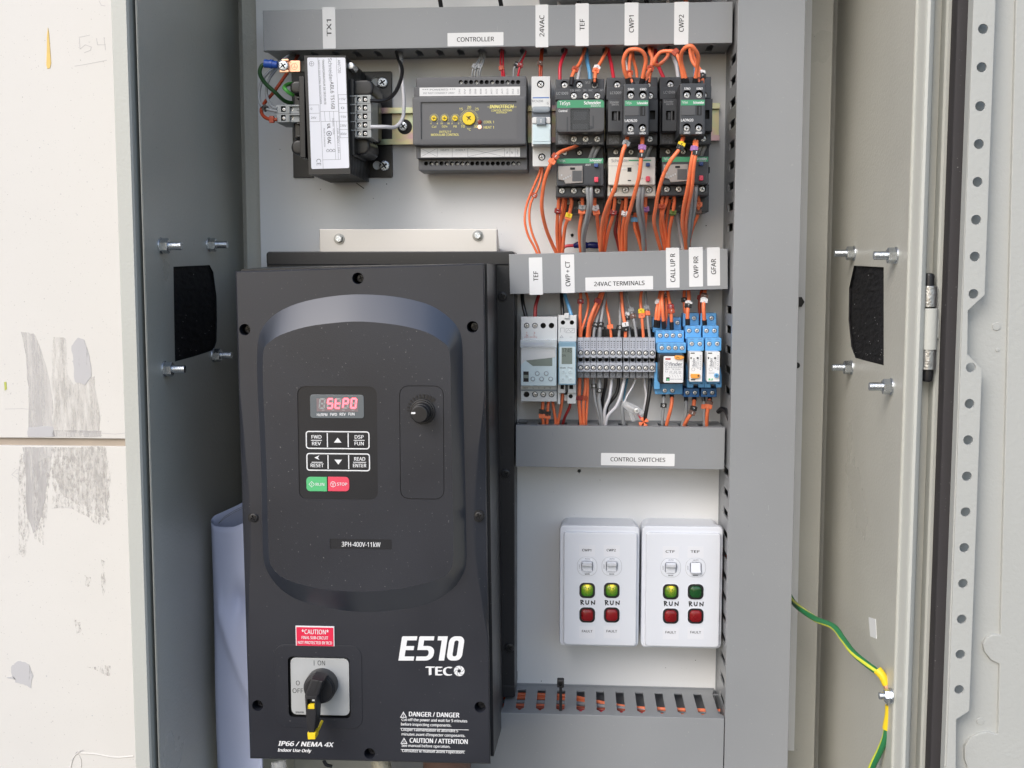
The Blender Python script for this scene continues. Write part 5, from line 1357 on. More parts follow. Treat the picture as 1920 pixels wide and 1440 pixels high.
# ================================================================ timers
TS = thing('time_switch', 'wide pale grey digital time switch with a tilted clear front and five round buttons', 'timer', at(1010, 753, 8))
b = B('device_white', 'black_hole')
b.rbox(R(976.5, 594, 1045, 642, 44), 8, 44, 0, 0.6, holes=screw_holes([(987.5, 610.5), (1003, 610.5), (1018.5, 610.5), (1034, 610.5)], 44, 5.2, 7), hm='black_hole')
b.rbox(R(976.5, 718, 1044, 753, 44), 8, 44, 0, 0.6, holes=screw_holes([(987.3, 739.5), (1003, 739.5), (1018.5, 739.5), (1034, 739.5)], 44, 5.4, 7), hm='black_hole')
b.rbox(R(977, 730.5, 1044, 733.5, 44.6), 44, 44.6, 'band_grey'); b.part('case', TS)
screws(TS, [(987.5, 611), (1003, 611)], 44, 2.2, 3, SCREW); screws(TS, [(1003, 740), (1018.5, 740), (1034, 740)], 44, 2.2, 3, SCREW)
b = B('cyan_white'); b.rbox(R(976, 638, 1043.8, 724, 58), 30, 58, 0, 1.2, r=1.2); FR = b.part('front', TS)
b = B('device_white'); b.prism(pl([(977, 652), (1042, 652), (1042, 670), (985, 676), (977, 684)], 58), 57.8, 58.4, 0, 0.2); b.part('instruction_flap', TS)
b = B('lcd'); b.prism(pl([(987, 674), (1010, 672), (1035.5, 670.5), (1035.5, 686), (999, 686), (987, 677)], 58), 57.8, 58.3); b.part('display', TS)
b = B('ink_blue'); b.rbox(R(981, 643, 1021, 645.6, 58), 58, 58.1); b.part('print_stripe', TS)
b = B('band_grey'); b.rbox(R(980, 648, 1036, 651.5, 58), 58, 58.1); b.part('print_stripe', TS)
tx(FR, 'hager', 1031.5, 644.5, 58, 4.2, 14, 'ink_grey'); tx(FR, 'EG203E', 990, 649.8, 58.1, 2.8, 18, 'ink_black')
tx(TS, '1      3', 995, 624, 44, 3.2, 17, 'ink_red'); tx(TS, 'N      L', 995, 628.5, 44, 3.2, 17, 'ink_red'); tx(TS, '230V~50/60Hz', 995, 632, 44, 2.4, 24, 'ink_red')
tx(TS, 'OFF', 986, 727.5, 44, 2.6, 8, 'ink_grey'); tx(TS, 'L    1    2    3', 1016, 727.5, 44, 2.6, 34, 'ink_grey')
for px, py in ((1007.5, 700.3), (1024.2, 700.3), (999.2, 710.5), (1015.5, 710.5), (1032.5, 710.5)):
    b = B('band_grey'); x, z = P(px, py, 58); b.cyl(x, z, 2.2, 57.8, 58.6, 0, 0.3, n=16); b.cyl(x, z, 1.5, 58.6, 58.9, 'cyan_white', 0.2, n=14); b.part('button', TS)
b = B('ink_black', 'lcd'); b.rbox(R(981.3, 696.5, 991.3, 716, 58), 57.9, 58.15); b.rbox(R(981.8, 703, 990.8, 709, 58.1), 58.1, 58.3, 1); b.part('key_slot', TS)
b = B('clear_plastic'); b.rbox(R(975, 637, 1044, 652, 62), 58.5, 62, 0, 0.5, r=0.6); b.part('clear_hinge', TS)

TD = thing('time_switch', 'narrow single-module digital timer reading 17:45, right of the wide one', 'timer', at(1063, 757, 8))
b = B('device_white', 'black_hole')
b.rbox(R(1046.5, 591, 1081, 645, 44), 8, 44, 0, 0.6, holes=screw_holes([(1055.5, 604.7), (1072.3, 604.7)], 44, 4.2, 7), hm='black_hole')
b.rbox(R(1045.5, 718, 1060, 737, 46), 8, 46, 0, 0.5, holes=[(rrect(*R(1051, 721, 1057.5, 729.5, 46)), 5)], hm='black_hole'); b.rbox(R(1065, 718, 1080, 737, 46), 8, 46, 0, 0.5, holes=[(rrect(*R(1067.5, 721, 1074.5, 729.5, 46)), 5)], hm='black_hole')
b.rbox(R(1045.5, 736, 1050.5, 758, 42), 8, 42, 0, 0.4); b.rbox(R(1064, 736, 1080, 757, 42), 8, 42, 0, 0.4, holes=screw_holes([(1070, 743)], 42, 4, 5), hm='black_hole'); b.rbox(R(1058, 740, 1066, 752, 36), 8, 36, 0, 0.4)
b.part('case', TD)
b = B('timer_blue'); b.rbox(R(1047, 641, 1080.5, 722, 58), 30, 58, 0, 0.9, r=0.6); b.part('front', TD)
b = B('cyan_white'); b.rbox(R(1048.8, 650, 1078.8, 719.5, 58), 57.8, 58.3, 0, 0.2, r=0.6); FR2 = b.part('face_plate', TD)
b = B('lcd'); b.rbox(R(1053, 651.8, 1073, 682.5, 58.3), 58.2, 58.5); DL = b.part('display', TD)
tx(DL, '17:45', 1063, 657, 58.5, 7.4, 17, 'ink_black'); tx(DL, 'ON', 1057, 666.5, 58.5, 4, 6.5, 'ink_black'); tx(DL, '. . . . -', 1063, 678, 58.5, 1.6, 14, 'ink_black')
tx(FR2, 'Mode   Prog', 1061.5, 690, 58.3, 3.0, 23, 'ink_black')
for px, py in ((1056.5, 697), (1069.3, 697), (1055.2, 711), (1069.8, 711), (1062.5, 704.7)):
    b = B('cyan_white', 'ink_grey'); x, z = P(px, py, 58.3); b.cyl(x, z, 1.9 if px != 1062.5 else 1.0, 58.2, 58.9, 0, 0.25, n=14); b.ribbon([(x-0.7, z), (x+0.7, z)], 0.3, 58.9, 1, 0.05); b.part('button', TD)
b = B('ink_grey')
for a in ([(1051, 623), (1051, 615), (1058, 615), (1058, 623)], [(1061, 624), (1061, 616), (1077, 616), (1077, 624), (1061, 624)], [(1062, 622), (1066, 618), (1070, 622), (1075, 618)], [(1050, 633), (1053, 629), (1056, 633), (1050, 633)], [(1068, 632), (1073, 632)]):
    b.ribbon([P(x, y, 44) for x, y in a], 0.25, 44, 0, 0.06)
b.part('printed_diagram', TD)
b = B('device_white'); b.rbox(R(1058, 587, 1067, 597, 46), 40, 46, 0, 0.5); b.part('clip', TD)

# ================================================================ terminal blocks
TB0 = thing('terminal_block', 'grey rail terminal block, first of twelve counting from the timers', 'terminal block', at(1088, 708, 8), 'row of grey terminal blocks')
xw = 12.12
b = B('block_grey', 'black_hole')
b.rbox(R(1082.7, 633, 1094.4, 657, 40), 8, 40, 0, 0.3)
b.rbox(R(1082.7, 655, 1094.4, 670, 46), 8, 46, 0, 0.4, holes=screw_holes([(1088.6, 661.5)], 46, 4.9, 6), hm='black_hole')
b.rbox(R(1083.5, 669, 1093.5, 681, 40), 8, 40, 0, 0.2, holes=[hole(1088.6, 674, 40, 4.2, 12)], hm='black_hole')
b.rbox(R(1082.7, 680, 1094.4, 697, 46), 8, 46, 0, 0.4, holes=screw_holes([(1088.6, 689.5)], 46, 4.9, 6), hm='black_hole')
b.rbox(R(1085.5, 667, 1091.8, 671, 47), 40, 47, 0, 0.2)
b.part('body', TB0)
screws(TB0, [(1088.8, 662)], 46, 1.75, 2.0, [SCREW_S]); screws(TB0, [(1088.8, 690)], 46, 1.75, 2.0, [SCREW_S])
b = B('block_dark'); b.rbox(R(1083.1, 697, 1094, 708.5, 40), 10, 40, 0, 0.4); x, z = P(1088.6, 702, 40); b.cyl(x, z, 1.9, 40, 40.3, 'block_grey', 0.1, n=12, holes=[(circ(x, z, 1.5, 12), None)]); b.part('wire_entry', TB0)
b = B('ink_black')
for i in range(2):
    for j, yy in enumerate((640, 644.5, 648, 651.5)):
        x, z = P(1086+i*5.2, yy, 40); w = 0.75 if j == 0 else 0.45; b.box(x-w, x+w, z-0.35, z+0.35, 40, 40.08)
b.part('marker_print', TB0)
ORD = ['first', 'second', 'third', 'fourth', 'fifth', 'sixth', 'seventh', 'eighth', 'ninth', 'tenth', 'eleventh', 'twelfth']
x0_, _ = P(1088.6, 670, 46)
for i in range(1, 12):
    extra = 1.2 if i >= 7 else 0
    xi, _ = P(1088.6+xw*i+extra, 670, 46)
    copytree(TB0, shift=Vector(((xi-x0_)*MM, 0, 0)), label='grey rail terminal block, %s of twelve counting from the timers' % ORD[i], group='row of grey terminal blocks')
b = B('black_plastic'); b.rbox(R(1082, 618, 1228, 636, 20), 8, 20, 0, 0.4)
for i in range(13): b.rbox(R(1084+i*12, 614, 1088+i*12, 636, 24), 8, 24, 0, 0.3)
b.top('marker_carrier', 'black strip behind the top edge of the grey terminal blocks', 'terminal strip', at(1150, 630, 8))

# ================================================================ blue relay sockets
def tier(b, rc, d0, d, scr, r=4.6, notch=True):
    hs = screw_holes(scr, d, r, 4)
    b.rbox(rc, d0, d, 'relay_blue', 0.7, r=0.5, holes=hs, hm='relay_blue_dark')
RA = thing('relay_socket', 'wide blue relay socket with a large white-fronted relay, beside the terminal blocks', 'relay socket', at(1255, 739, 8), 'blue relays')
b = B('relay_blue', 'relay_blue_dark')
tier(b, R(1223.5, 595, 1277, 623, 26), 8, 26, [(1270.5, 605.3)])
tier(b, R(1229.5, 619.5, 1282.8, 645, 42), 8, 42, [(1237.8, 629.3), (1250, 629.3), (1262, 629.3), (1275, 629.3)])
tier(b, R(1233, 642.5, 1286.5, 662, 58), 8, 58, [(1241, 652.5), (1254, 652.5), (1266.5, 652.5), (1279, 652.5)])
b.rbox(R(1227, 680, 1238, 730, 44), 8, 44, 'relay_blue', 0.6); b.rbox(R(1228.5, 709, 1280, 739.5, 38), 8, 38, 'relay_blue', 0.7, r=0.6, holes=screw_holes([(1246.7, 732.6), (1261, 732.6)], 38, 4.6, 4), hm='relay_blue_dark')
b.part('socket_body', RA)
for l, d in (([(1270.5, 605.3)], 26), ([(1237.8, 629.3), (1250, 629.3), (1262, 629.3), (1275, 629.3)], 42), ([(1241, 652.5), (1254, 652.5), (1266.5, 652.5), (1279, 652.5)], 58), ([(1246.7, 732.6), (1261, 732.6)], 38)): screws(RA, l, d, 1.95, 1.5, SCREW)
b = B('ink_blue')
for i in range(4):
    for y, xo, d in ((621.8, 1237.8, 42), (645.3, 1241, 58)):
        x, z = P(xo+i*12.4, y, d); b.box(x-1.8, x+1.8, z-0.3, z+0.3, d, d+0.08)
b.part('printed_marks', RA)
b = B('black_plastic'); b.rbox(R(1236.5, 664.5, 1282.5, 720, 74), 20, 74, 0, 1.2, r=1.4); b.part('relay_case', RA)
b = B('sticker_white'); b.rbox(R(1244, 668, 1281.5, 718, 76), 70, 76, 0, 0.8, r=1.2); RF = b.part('relay_front', RA)
tx(RF, 'finder', 1267, 682.6, 76, 6.2, 24, 'ink_grey', bold=0.03); tx(RF, '55.34.8.024.0050', 1263, 688.5, 76, 3.0, 33, 'ink_grey'); tx(RF, '24V ~  7A 250V~', 1262, 692.6, 76, 2.8, 30, 'ink_grey'); tx(RF, '12  22  32  42', 1262, 697, 76, 2.6, 30, 'ink_grey'); tx(RF, '11 21 31 41', 1266, 700.2, 76, 2.4, 22, 'ink_grey'); tx(RF, 'MADE IN EUROPE', 1268, 711, 76, 2.2, 22, 'ink_grey')
b = B('ink_grey'); x, z = P(1250, 681.8, 76); b.cyl(x, z, 2.0, 76, 76.08, n=20, holes=[(circ(x, z, 1.7, 20), None)]); b.ribbon([(x-0.9, z-0.9), (x+0.2, z+1.1)], 0.3, 76); b.ribbon([(x-0.2, z-1.1), (x+1.0, z+0.8)], 0.3, 76)
for i in range(5): b.ribbon([P(1255+i*5, 703, 76), P(1257+i*5, 707.5, 76)], 0.18, 76)
b.part('printed_emblem', RA)
b = B('ink_red'); b.rbox(R(1247.5, 671.5, 1257.5, 674.8, 76), 76, 76.1); b.part('print_stripe', RA)
b = B('orange', 'ink_black', 'amber'); b.prism(pl([(1264.5, 668.5), (1268, 666.3), (1279, 667), (1283, 669.5), (1282, 672.5), (1275, 674.6), (1268, 674), (1265, 672)], 78), 74, 78, 2, 0.5); b.ribbon([P(1268, 671.5, 78), P(1271, 669, 78), P(1274, 672, 78)], 0.3, 78, 1); b.part('test_lever', RA, 'orange test lever')
b = B('light_green', 'ink_black'); b.rbox(R(1249, 707.5, 1255.5, 714, 76), 75.9, 76.1, 1); b.rbox(R(1250, 710, 1254.5, 713.5, 76.1), 76, 76.25, 0); b.part('indicator_window', RA)

def slim(dx, tabm, label):
    X = lambda v: v+dx
    T = thing('relay_socket', label, 'relay socket', at(X(1300), 744, 8), 'blue relays')
    b = B('relay_blue', 'relay_blue_dark')
    tier(b, R(X(1280.5), 587, X(1310.5), 613, 26), 8, 26, [(X(1301.5), 596.7)])
    tier(b, R(X(1285), 610.5, X(1315), 636, 42), 8, 42, [(X(1292.2), 620.2), (X(1307), 620.2)])
    tier(b, R(X(1289.5), 633.5, X(1320), 658, 58), 8, 58, [(X(1297.3), 644.8), (X(1312.3), 644.8)])
    b.rbox(R(X(1281.7), 727.8, X(1311.3), 744.6, 34), 8, 34, 'relay_blue_dark', 0.7, holes=screw_holes([(X(1289), 736.6), (X(1303.3), 736.6)], 34, 4.8, 4), hm='relay_blue_dark')
    b.part('socket_body', T)
    screws(T, [(X(1301.5), 596.7)], 26, 1.95, 1.5, SCREW); screws(T, [(X(1292.2), 620.2), (X(1307), 620.2)], 42, 1.95, 1.5, SCREW[1:]); screws(T, [(X(1297.3), 644.8), (X(1312.3), 644.8)], 58, 1.95, 1.5, SCREW); screws(T, [(X(1289), 736.6), (X(1303.3), 736.6)], 34, 1.95, 1.5, [SCREW_D])
    b = B('ink_blue')
    for i in range(2):
        for y, xo, d in ((612.8, 1292, 42), (636, 1297.3, 58)):
            x, z = P(X(xo+i*14.8), y, d); b.box(x-1.8, x+1.8, z-0.3, z+0.3, d, d+0.08)
    b.part('printed_marks', T)
    b = B('black_plastic'); b.rbox(R(X(1287), 657, X(1320), 716, 50), 10, 50, 0, 0.5); b.part('relay_case', T)
    b = B('relay_blue'); b.prism(pl([(X(1286.5), 680), (X(1292), 700), (X(1293), 716), (X(1300), 719.5), (X(1300), 726.8), (X(1288.5), 726.8), (X(1287), 705)], 56), 40, 56, 0, 0.5)
    b.prism(pl([(X(1318), 688), (X(1320.5), 705), (X(1320.5), 726.8), (X(1310), 726.8), (X(1309), 719.5), (X(1316.5), 716), (X(1317), 700)], 56), 40, 56, 0, 0.5)
    b.rbox(R(X(1292), 715, X(1318), 720.5, 56), 40, 56, 'relay_blue', 0.4); b.part('retaining_clip', T)
    b = B('sticker_white'); b.rbox(R(X(1292.8), 659.5, X(1317), 715.8, 72), 30, 72, 0, 0.7, r=0.5); F_ = b.part('relay_front', T)
    tx(F_, 'finder', X(1300.5), 679, 72, 4.6, 16, 'ink_grey', rot=HALF, bold=0.02); tx(F_, '24VAC', X(1304.8), 683, 72, 3, 12, 'ink_grey', rot=HALF); tx(F_, 'RT 12A 250V', X(1308.8), 680, 72, 2.8, 22, 'ink_grey', rot=HALF); tx(F_, '40.52.8.024', X(1313.5), 680, 72, 2.8, 28, 'ink_grey', rot=HALF)
    b = B('ink_black', 'ink_grey'); b.rbox(R(X(1295), 661.2, X(1302.5), 663.2, 72), 72, 72.08); b.rbox(R(X(1294.5), 669.5, X(1297), 673.2, 72), 72, 72.08); b.rbox(R(X(1306.3), 669.8, X(1309.8), 673.2, 72), 72, 72.08)
    x, z = P(X(1299.8), 692.5, 72); b.cyl(x, z, 1.6, 72, 72.08, 1, n=18, holes=[(circ(x, z, 1.35, 18), None)]); b.part('printed_marks', T)
    if tabm == 'orange':
        b = B('yellow', 'ink_black', 'amber'); b.prism(pl([(X(1295.5), 701), (X(1311), 701), (X(1313), 704), (X(1311.5), 708.5), (X(1305), 710), (X(1296), 709), (X(1294.8), 705)], 74), 70, 74, 2, 0.5); x, z = P(X(1309.3), 704.7, 74); b.cyl(x, z, 0.8, 74, 74.2, 1, n=8)
        b.rbox(R(X(1295.5), 711, X(1303.5), 713.2, 72.2), 72, 72.2, 1)
        b.part('test_lever', T, 'orange test lever')
    else:
        b = B('wire_blue', 'ink_white', 'light_green', 'ink_black'); x, z = P(X(1310.8), 704.2, 74); b.cyl(x, z, 2.1, 70, 74, 0, 0.4, n=18); b.ribbon([(x-1.2, z), (x+1.2, z)], 0.3, 74, 3); b.ribbon([(x, z-1.2), (x, z+1.2)], 0.3, 74, 3); b.ribbon([P(X(1296), 699.5, 72), P(X(1307), 699.5, 72)], 0.25, 72, 3)
        b.rbox(R(X(1296), 709.5, X(1303.5), 713, 72.2), 72, 72.2, 2); b.rbox(R(X(1299), 709, X(1301.5), 712, 72.3), 72, 72.35, 1)
        b.part('test_lever', T, 'blue test lever')
    return T
RB = slim(0, 'orange', 'narrow blue relay socket with an orange test lever, between the other two')
RC = slim(32.7, 'blue', 'narrow blue relay socket with a blue test lever, against the vertical trunking')

# ================================================================ switch plates
def strokes(b, cx, cy, d, k=1.0, m=0):
    W = 1.0
    def sv(pts): b.ribbon([P(cx+x*k, cy+y*k, d) for x, y in pts], W, d, m, 0.1)
    sv([(-13, -4), (-12.4, 4)]); sv([(-13.4, -4.2), (-9.5, -3.6), (-8.6, -1.6), (-12.4, -0.2), (-7.6, 3.8)])
    sv([(-3.6, -3.2), (-3.4, 1.8), (-1.4, 3.6), (1.2, 2.6), (2, -3.4)]); sv([(7.2, 4), (7.0, -2.2), (12.6, 3.4), (13.2, -3.4)])
def switch_unit(label, x0, x1, y0, y1, names, cols, rows, lampsA, dep):
    T = thing('switch_unit', label, 'switch plate', at((x0+x1)/2, y1, 0), 'switch and lamp units')
    b = B('switch_white'); bx = R(x0+1, y0+2, x1-2, y1-3, 40)
    b.box(*bx, 0.2, 40, 0, 2.5, r=8); b.part('mounting_block', T)
    d = dep
    fx = R(x0, y0, x1, y1, d-3.5)
    hs = []
    for cx in cols:
        for cy in rows[1:]:
            x, z = P(cx, cy, d); q = 7.6; hs.append((rrect(x-q, x+q, z-q, z+q, 4.6, 5), 4))
        x, z = P(cx, rows[0], d); hs.append((rrect(x-5.6, x+5.6, z-5.6, z+5.6, 2.6, 4), 2.6))
    b = B('switch_white', 'black_hole'); b.box(*fx, 38, d-3.5, 0, 2.2, r=4.5)
    px = R(x0+8, y0+13, x1-4.5, y1-2.5, d)
    b.box(*px, d-5, d, 0, 1.6, r=2.8, holes=hs, hm='switch_white')
    PL_ = b.part('face_plate', T)
    for i, cx in enumerate(cols):
        x, z = P(cx, rows[0], d)
        b = B('switch_white', 'ink_pale'); b.prism(rrect(x-9.2, x+9.2, z-9, z+9, 7.5, 6), d-0.2, d+0.4, 0, 0.2, holes=[(rrect(x-5.6, x+5.6, z-5.6, z+5.6, 2.6, 4), None)]); RG = b.part('switch_ring', T)
        b = B('ink_pale'); b.prism(rrect(x-9.5, x+9.5, z-9.3, z+9.3, 7.7, 6), d, d+0.06, 0, 0, holes=[(rrect(x-9.2, x+9.2, z-9, z+9, 7.5, 6), None)]); b.part('ring_outline', T)
        b = B('switch_white')
        down = names[i][1]
        zt_, zb2 = z+5.0, z-5.0
        if not down: prof = [(zb2, d-2), (zb2, d+0.8), (z+0.6, d+1.0), (z+1.6, d+4.6), (zt_-0.6, d+5.4), (zt_, d+3), (zt_, d-2)]
        else: prof = [(zb2, d-2), (zb2-0.3, d+3.2), (zb2+1.2, d+4.2), (z-0.2, d+2.4), (zt_-1, d+0.9), (zt_, d+0.4), (zt_, d-2)]
        b.prism([(u, v) for u, v in prof], x-4.6, x+4.6, 0, 0.5, mp=lambda u, v, w: (w, u, v)); b.part('rocker', T, None if not down else 'rocker pressed down to manual')
        tx(RG, 'AUTO', cx+0.5, rows[0]-14.3, d+0.4, 3.0, 9.5, 'ink_grey'); tx(RG, 'MAN', cx, rows[0]+14.3, d+0.4, 2.8, 8.5, 'ink_black', bold=0.02); tx(RG, 'OFF', cx-14.3, rows[0], d+0.4, 2.6, 8, 'ink_grey', rot=HALF)
        b = B('clear_label'); b.rbox(R(cx-15, rows[0]-40, cx+15, rows[0]-18.5, d), d-0.1, d+0.12); s1 = b.part('label', T); tx(s1, names[i][0], cx-1, rows[0]-30.5, d+0.12, 4.6, 17, 'ink_black', bold=0.02)
        b = B('clear_label'); b.rbox(R(cx-15, rows[2]+22, cx+15, rows[2]+44, d), d-0.1, d+0.12); s2 = b.part('label', T); tx(s2, 'FAULT', cx, rows[2]+30.5, d+0.12, 4.6, 20, 'ink_black', bold=0.015)
        for j, cy in enumerate(rows[1:]):
            x, z = P(cx, cy, d)
            b = B('black_plastic'); b.prism(rrect(x-7.5, x+7.5, z-7.5, z+7.5, 4.6, 6), d-4, d+0.5, 0, 0.3, holes=[(rrect(x-5.7, x+5.7, z-5.7, z+5.7, 3.7, 6), 3)]); b.part('lamp_bezel', T)
            if j == 1: m, lb, q = 'lamp_red', 'dark red fault lamp', 5.9
            elif lampsA[i]: m, lb, q = 'lamp_green_lit', 'lit yellow-green run lamp', 5.6
            else: m, lb, q = 'lamp_green_off', 'unlit dark green run lamp', 5.8
            bb = B(m); bb.prism(rrect(x-q, x+q, z-q, z+q, 3.9, 6), d-2.5, d+2.6, 0, 2.2)
            me = bb.mesh('lamp_lens', V(x, z, d)); inst(me, 'lamp_lens', T, x, z, d)['label'] = lb
            b = B('switch_white'); b.prism(rrect(x-8.2, x+8.2, z-8.2, z+8.2, 5.0, 6), d-0.2, d+0.3, 0, 0.2, holes=[(rrect(x-7.5, x+7.5, z-7.5, z+7.5, 4.6, 6), None)]); b.part('lamp_ring', T)
        b = B('ink_black'); strokes(b, cx+1, (rows[1]+rows[2])/2-0.5+(i*0.6), d); b.part('handwritten_mark', T)
    return T
SW1 = switch_unit('white switch and lamp unit marked CWP1 and CWP2, left of the pair', 1048.7, 1198.5, 985.5, 1213, (('CWP1', False), ('CWP2', False)), (1101, 1147), (1062, 1107, 1153), (True, True), 50)
SW2 = switch_unit('white switch and lamp unit marked CTF and TEF, beside the vertical trunking', 1202.5, 1354.7, 986.5, 1216, (('CTF', False), ('TEF', True)), (1257.6, 1304.3), (1064.5, 1109.5, 1155), (True, False), 50)

# ================================================================ bolts through the cabinet sides
def side_bolt(X, s, px, py, label):
    z, d = PX(px, py, X)
    T = bpy.data.objects.new('side_bolt', None); COL.objects.link(T); T.location = V(X, z, d); ORG[T] = V(X, z, d); T.empty_display_size = 0.01
    T['label'] = label; T['category'] = 'bolt'; T['group'] = 'bolts round the filter openings'
    mp = lambda u, v, w: (w, v, u)
    b = B('bolt_metal'); b.prism(circ(d, z, 7, 18), X, X+s*1.2, 0, 0.3, mp=mp); b.part('washer', T)
    b = B('bolt_metal'); b.prism(circ(d, z, 6.3, 6, 0.4), X+s*1.2, X+s*7.5, 0, 1.0, mp=mp); b.part('nut', T)
    b = B('bolt_metal')
    for i in range(9): b.prism(circ(d, z, 3.4, 12), X+s*(7.4+i*1.15), X+s*(8.55+i*1.15), 0, 0.35, mp=mp)
    b.part('thread', T)
    return T
for px, py, lb in ((301, 461, 'zinc bolt in the left cabinet wall, above the filter, nearer the front'), (391, 459, 'zinc bolt in the left cabinet wall, above the filter, nearer the back'), (400, 666, 'zinc bolt in the left cabinet wall, below the filter, nearer the back'), (308, 692, 'zinc bolt in the left cabinet wall, below the filter, nearer the front')):
    side_bolt(XL, 1, px, py, lb)
for px, py, lb in ((1602, 475, 'zinc bolt in the right cabinet wall, above the filter, nearer the back'), (1681, 479, 'zinc bolt in the right cabinet wall, above the filter, nearer the front'), (1597, 689, 'zinc bolt in the right cabinet wall, below the filter, nearer the back'), (1672, 725, 'zinc bolt in the right cabinet wall, below the filter, nearer the front')):
    side_bolt(XR, -1, px, py, lb)

# ================================================================ wires
MK = {'o': 'orange', 'b': 'black_plastic', 'w': 'sticker_white', 'y': 'yellow', 'p': 'purple', 'g': 'olive', 'r': 'dark_red', 'n': 'brown', 'l': 'wire_blue', 's': 'wire_grey', 'd': 'orange_dark'}
def marker(W, pts, r, t, col, txt='', tilt=None):
    c = crom([Vector(p) for p in pts], 6); i = max(1, min(len(c)-2, int(t*(len(c)-1))))
    p = c[i]; q = (c[i+1]-c[i-1]).normalized()
    a = p-q*2.1; e = p+q*2.1
    b = B(MK[col], 'ink_black'); b.tube([tuple(a), tuple(e)], r+1.05, n=10, spline=False)
    # the flat tab the number is printed on
    nn = Vector((q.y, -q.x, 0)).normalized() if abs(q.x)+abs(q.y) > 0.1 else Vector((1, 0, 0))
    dd = p.z+r+0.4
    A = Vector((p.x, p.y)); T_ = Vector((q.x, q.y)).normalized(); N_ = Vector((nn.x, nn.y)).normalized(); w = r+1.5
    b.prism([tuple(A-T_*2.0-N_*w), tuple(A+T_*2.0-N_*w), tuple(A+T_*2.0+N_*w), tuple(A-T_*2.0+N_*w)], dd-1.6, dd+0.5, 0, 0.3)
    o = b.part('wire_marker', W)
    if txt:
        TEXTS.append(dict(parent=o, body=txt, x=p.x, z=p.y, d=dd+0.6, h=2.4, w=None, m='ink_white' if col in 'brnd' else 'ink_black', rot=pi if False else math.atan2(N_.y, N_.x) if N_.x > 0 else math.atan2(-N_.y, -N_.x), bold=0.03, shear=0, al='CENTER', name='lettering'))
WR = random.Random(21)
WCOL = {'O': 'orange', 'R': 'red', 'D': 'dark_red', 'K': 'wire_black', 'G': 'wire_grey', 'W': 'wire_white', 'B': 'wire_blue', 'T': 'wire_teal', 'E': 'wire_green', 'L': 'bright_green', 'U': 'orange_dark'}
def wire(c, label, pts, r=1.65, mk=(), fer=(), cat='wire', group=None, k=5, n=9):
    """pts = [(px, py, d) ...] from one end to the other; fer = ends ('a', 'z') that wear a black ferrule"""
    w = [at(*p) for p in pts]
    if len(w) > 3: w = [w[0]]+[(x+WR.uniform(-0.45, 0.45), z+WR.uniform(-0.6, 0.6), d+WR.uniform(-0.6, 0.6)) for x, z, d in w[1:-1]]+[w[-1]]
    r *= 0.93; b = B(WCOL[c]); b.tube(w, r, k=k, n=n)
    o = b.top('wire', label, cat, w[0], group or 'wires of the control circuit', ang=60)
    for t, col, txt in mk: marker(o, w, r, t, col, txt)
    for e in fer:
        m = 'black_plastic' if len(e) == 1 else {'w': 'screw_metal', 'd': 'orange_dark'}[e[1]]
        p, q = (Vector(w[0]), Vector(w[1])) if e[0] == 'a' else (Vector(w[-1]), Vector(w[-2]))
        u = (q-p).normalized(); L = 6.5 if m == 'black_plastic' else 4
        rr = r+0.45 if m == 'black_plastic' else 0.6
        b = B(m); b.tube([tuple(p-u*(2 if m != 'black_plastic' else 1)), tuple(p+u*(L if m == 'black_plastic' else 0.6))], rr, spline=False, n=10); b.part('ferrule', o)
    return o
# transformer
wire('K', 'black wire from the top trunking to the uppermost transformer terminal', [(742, 92, 22), (748, 112, 36), (754, 128, 46), (751, 149, 56), (740, 174, 70), (721, 187, 80), (694, 189, 84)], 1.9)
wire('W', 'white wire looping from the top trunking to the fourth transformer terminal', [(745, 92, 18), (749, 115, 22), (754, 155, 30), (757, 195, 45), (755, 221, 60), (742, 237, 70), (722, 239, 80), (694, 238, 84)], 1.9)
wire('G', 'translucent sleeve round the black and white transformer wires at the trunking', [(752, 95, 24), (751, 106, 32), (752, 116, 38)], 2.6)
wire('E', 'dark green wire from the blue crimp down behind the transformer', [(498, 120, 82), (490, 124, 82), (488, 137, 80), (497, 156, 76), (516, 175, 70), (534, 190, 60), (556, 194, 50)], 2.0)
wire('L', 'bright green wire stub looping beside the transformer coil', [(560, 179, 60), (548, 177, 66), (537, 170, 70), (533, 163, 66), (541, 159, 55), (556, 156, 40)], 1.9)
wire('G', 'outer grey wire curving left of the transformer into its two-way terminal', [(556, 95, 20), (536, 108, 50), (512, 127, 60), (493, 148, 64), (486, 172, 68), (488, 192, 72), (499, 204, 78), (520, 209, 80)], 1.5, [(0.84, 'b', '')])
wire('G', 'inner grey wire curving left of the transformer into its two-way terminal', [(560, 95, 16), (540, 110, 42), (518, 130, 56), (504, 150, 60), (499, 172, 66), (503, 190, 72), (511, 200, 78), (520, 204, 80)], 1.5)
wire('U', 'rust red wire from behind the earth tag to the lower transformer terminal', [(562, 98, 18), (548, 120, 40), (532, 146, 52), (512, 172, 60), (498, 190, 66), (491, 206, 72), (493, 218, 76), (506, 225, 80), (520, 224, 80)], 1.7, [(0.93, 'd', '')])
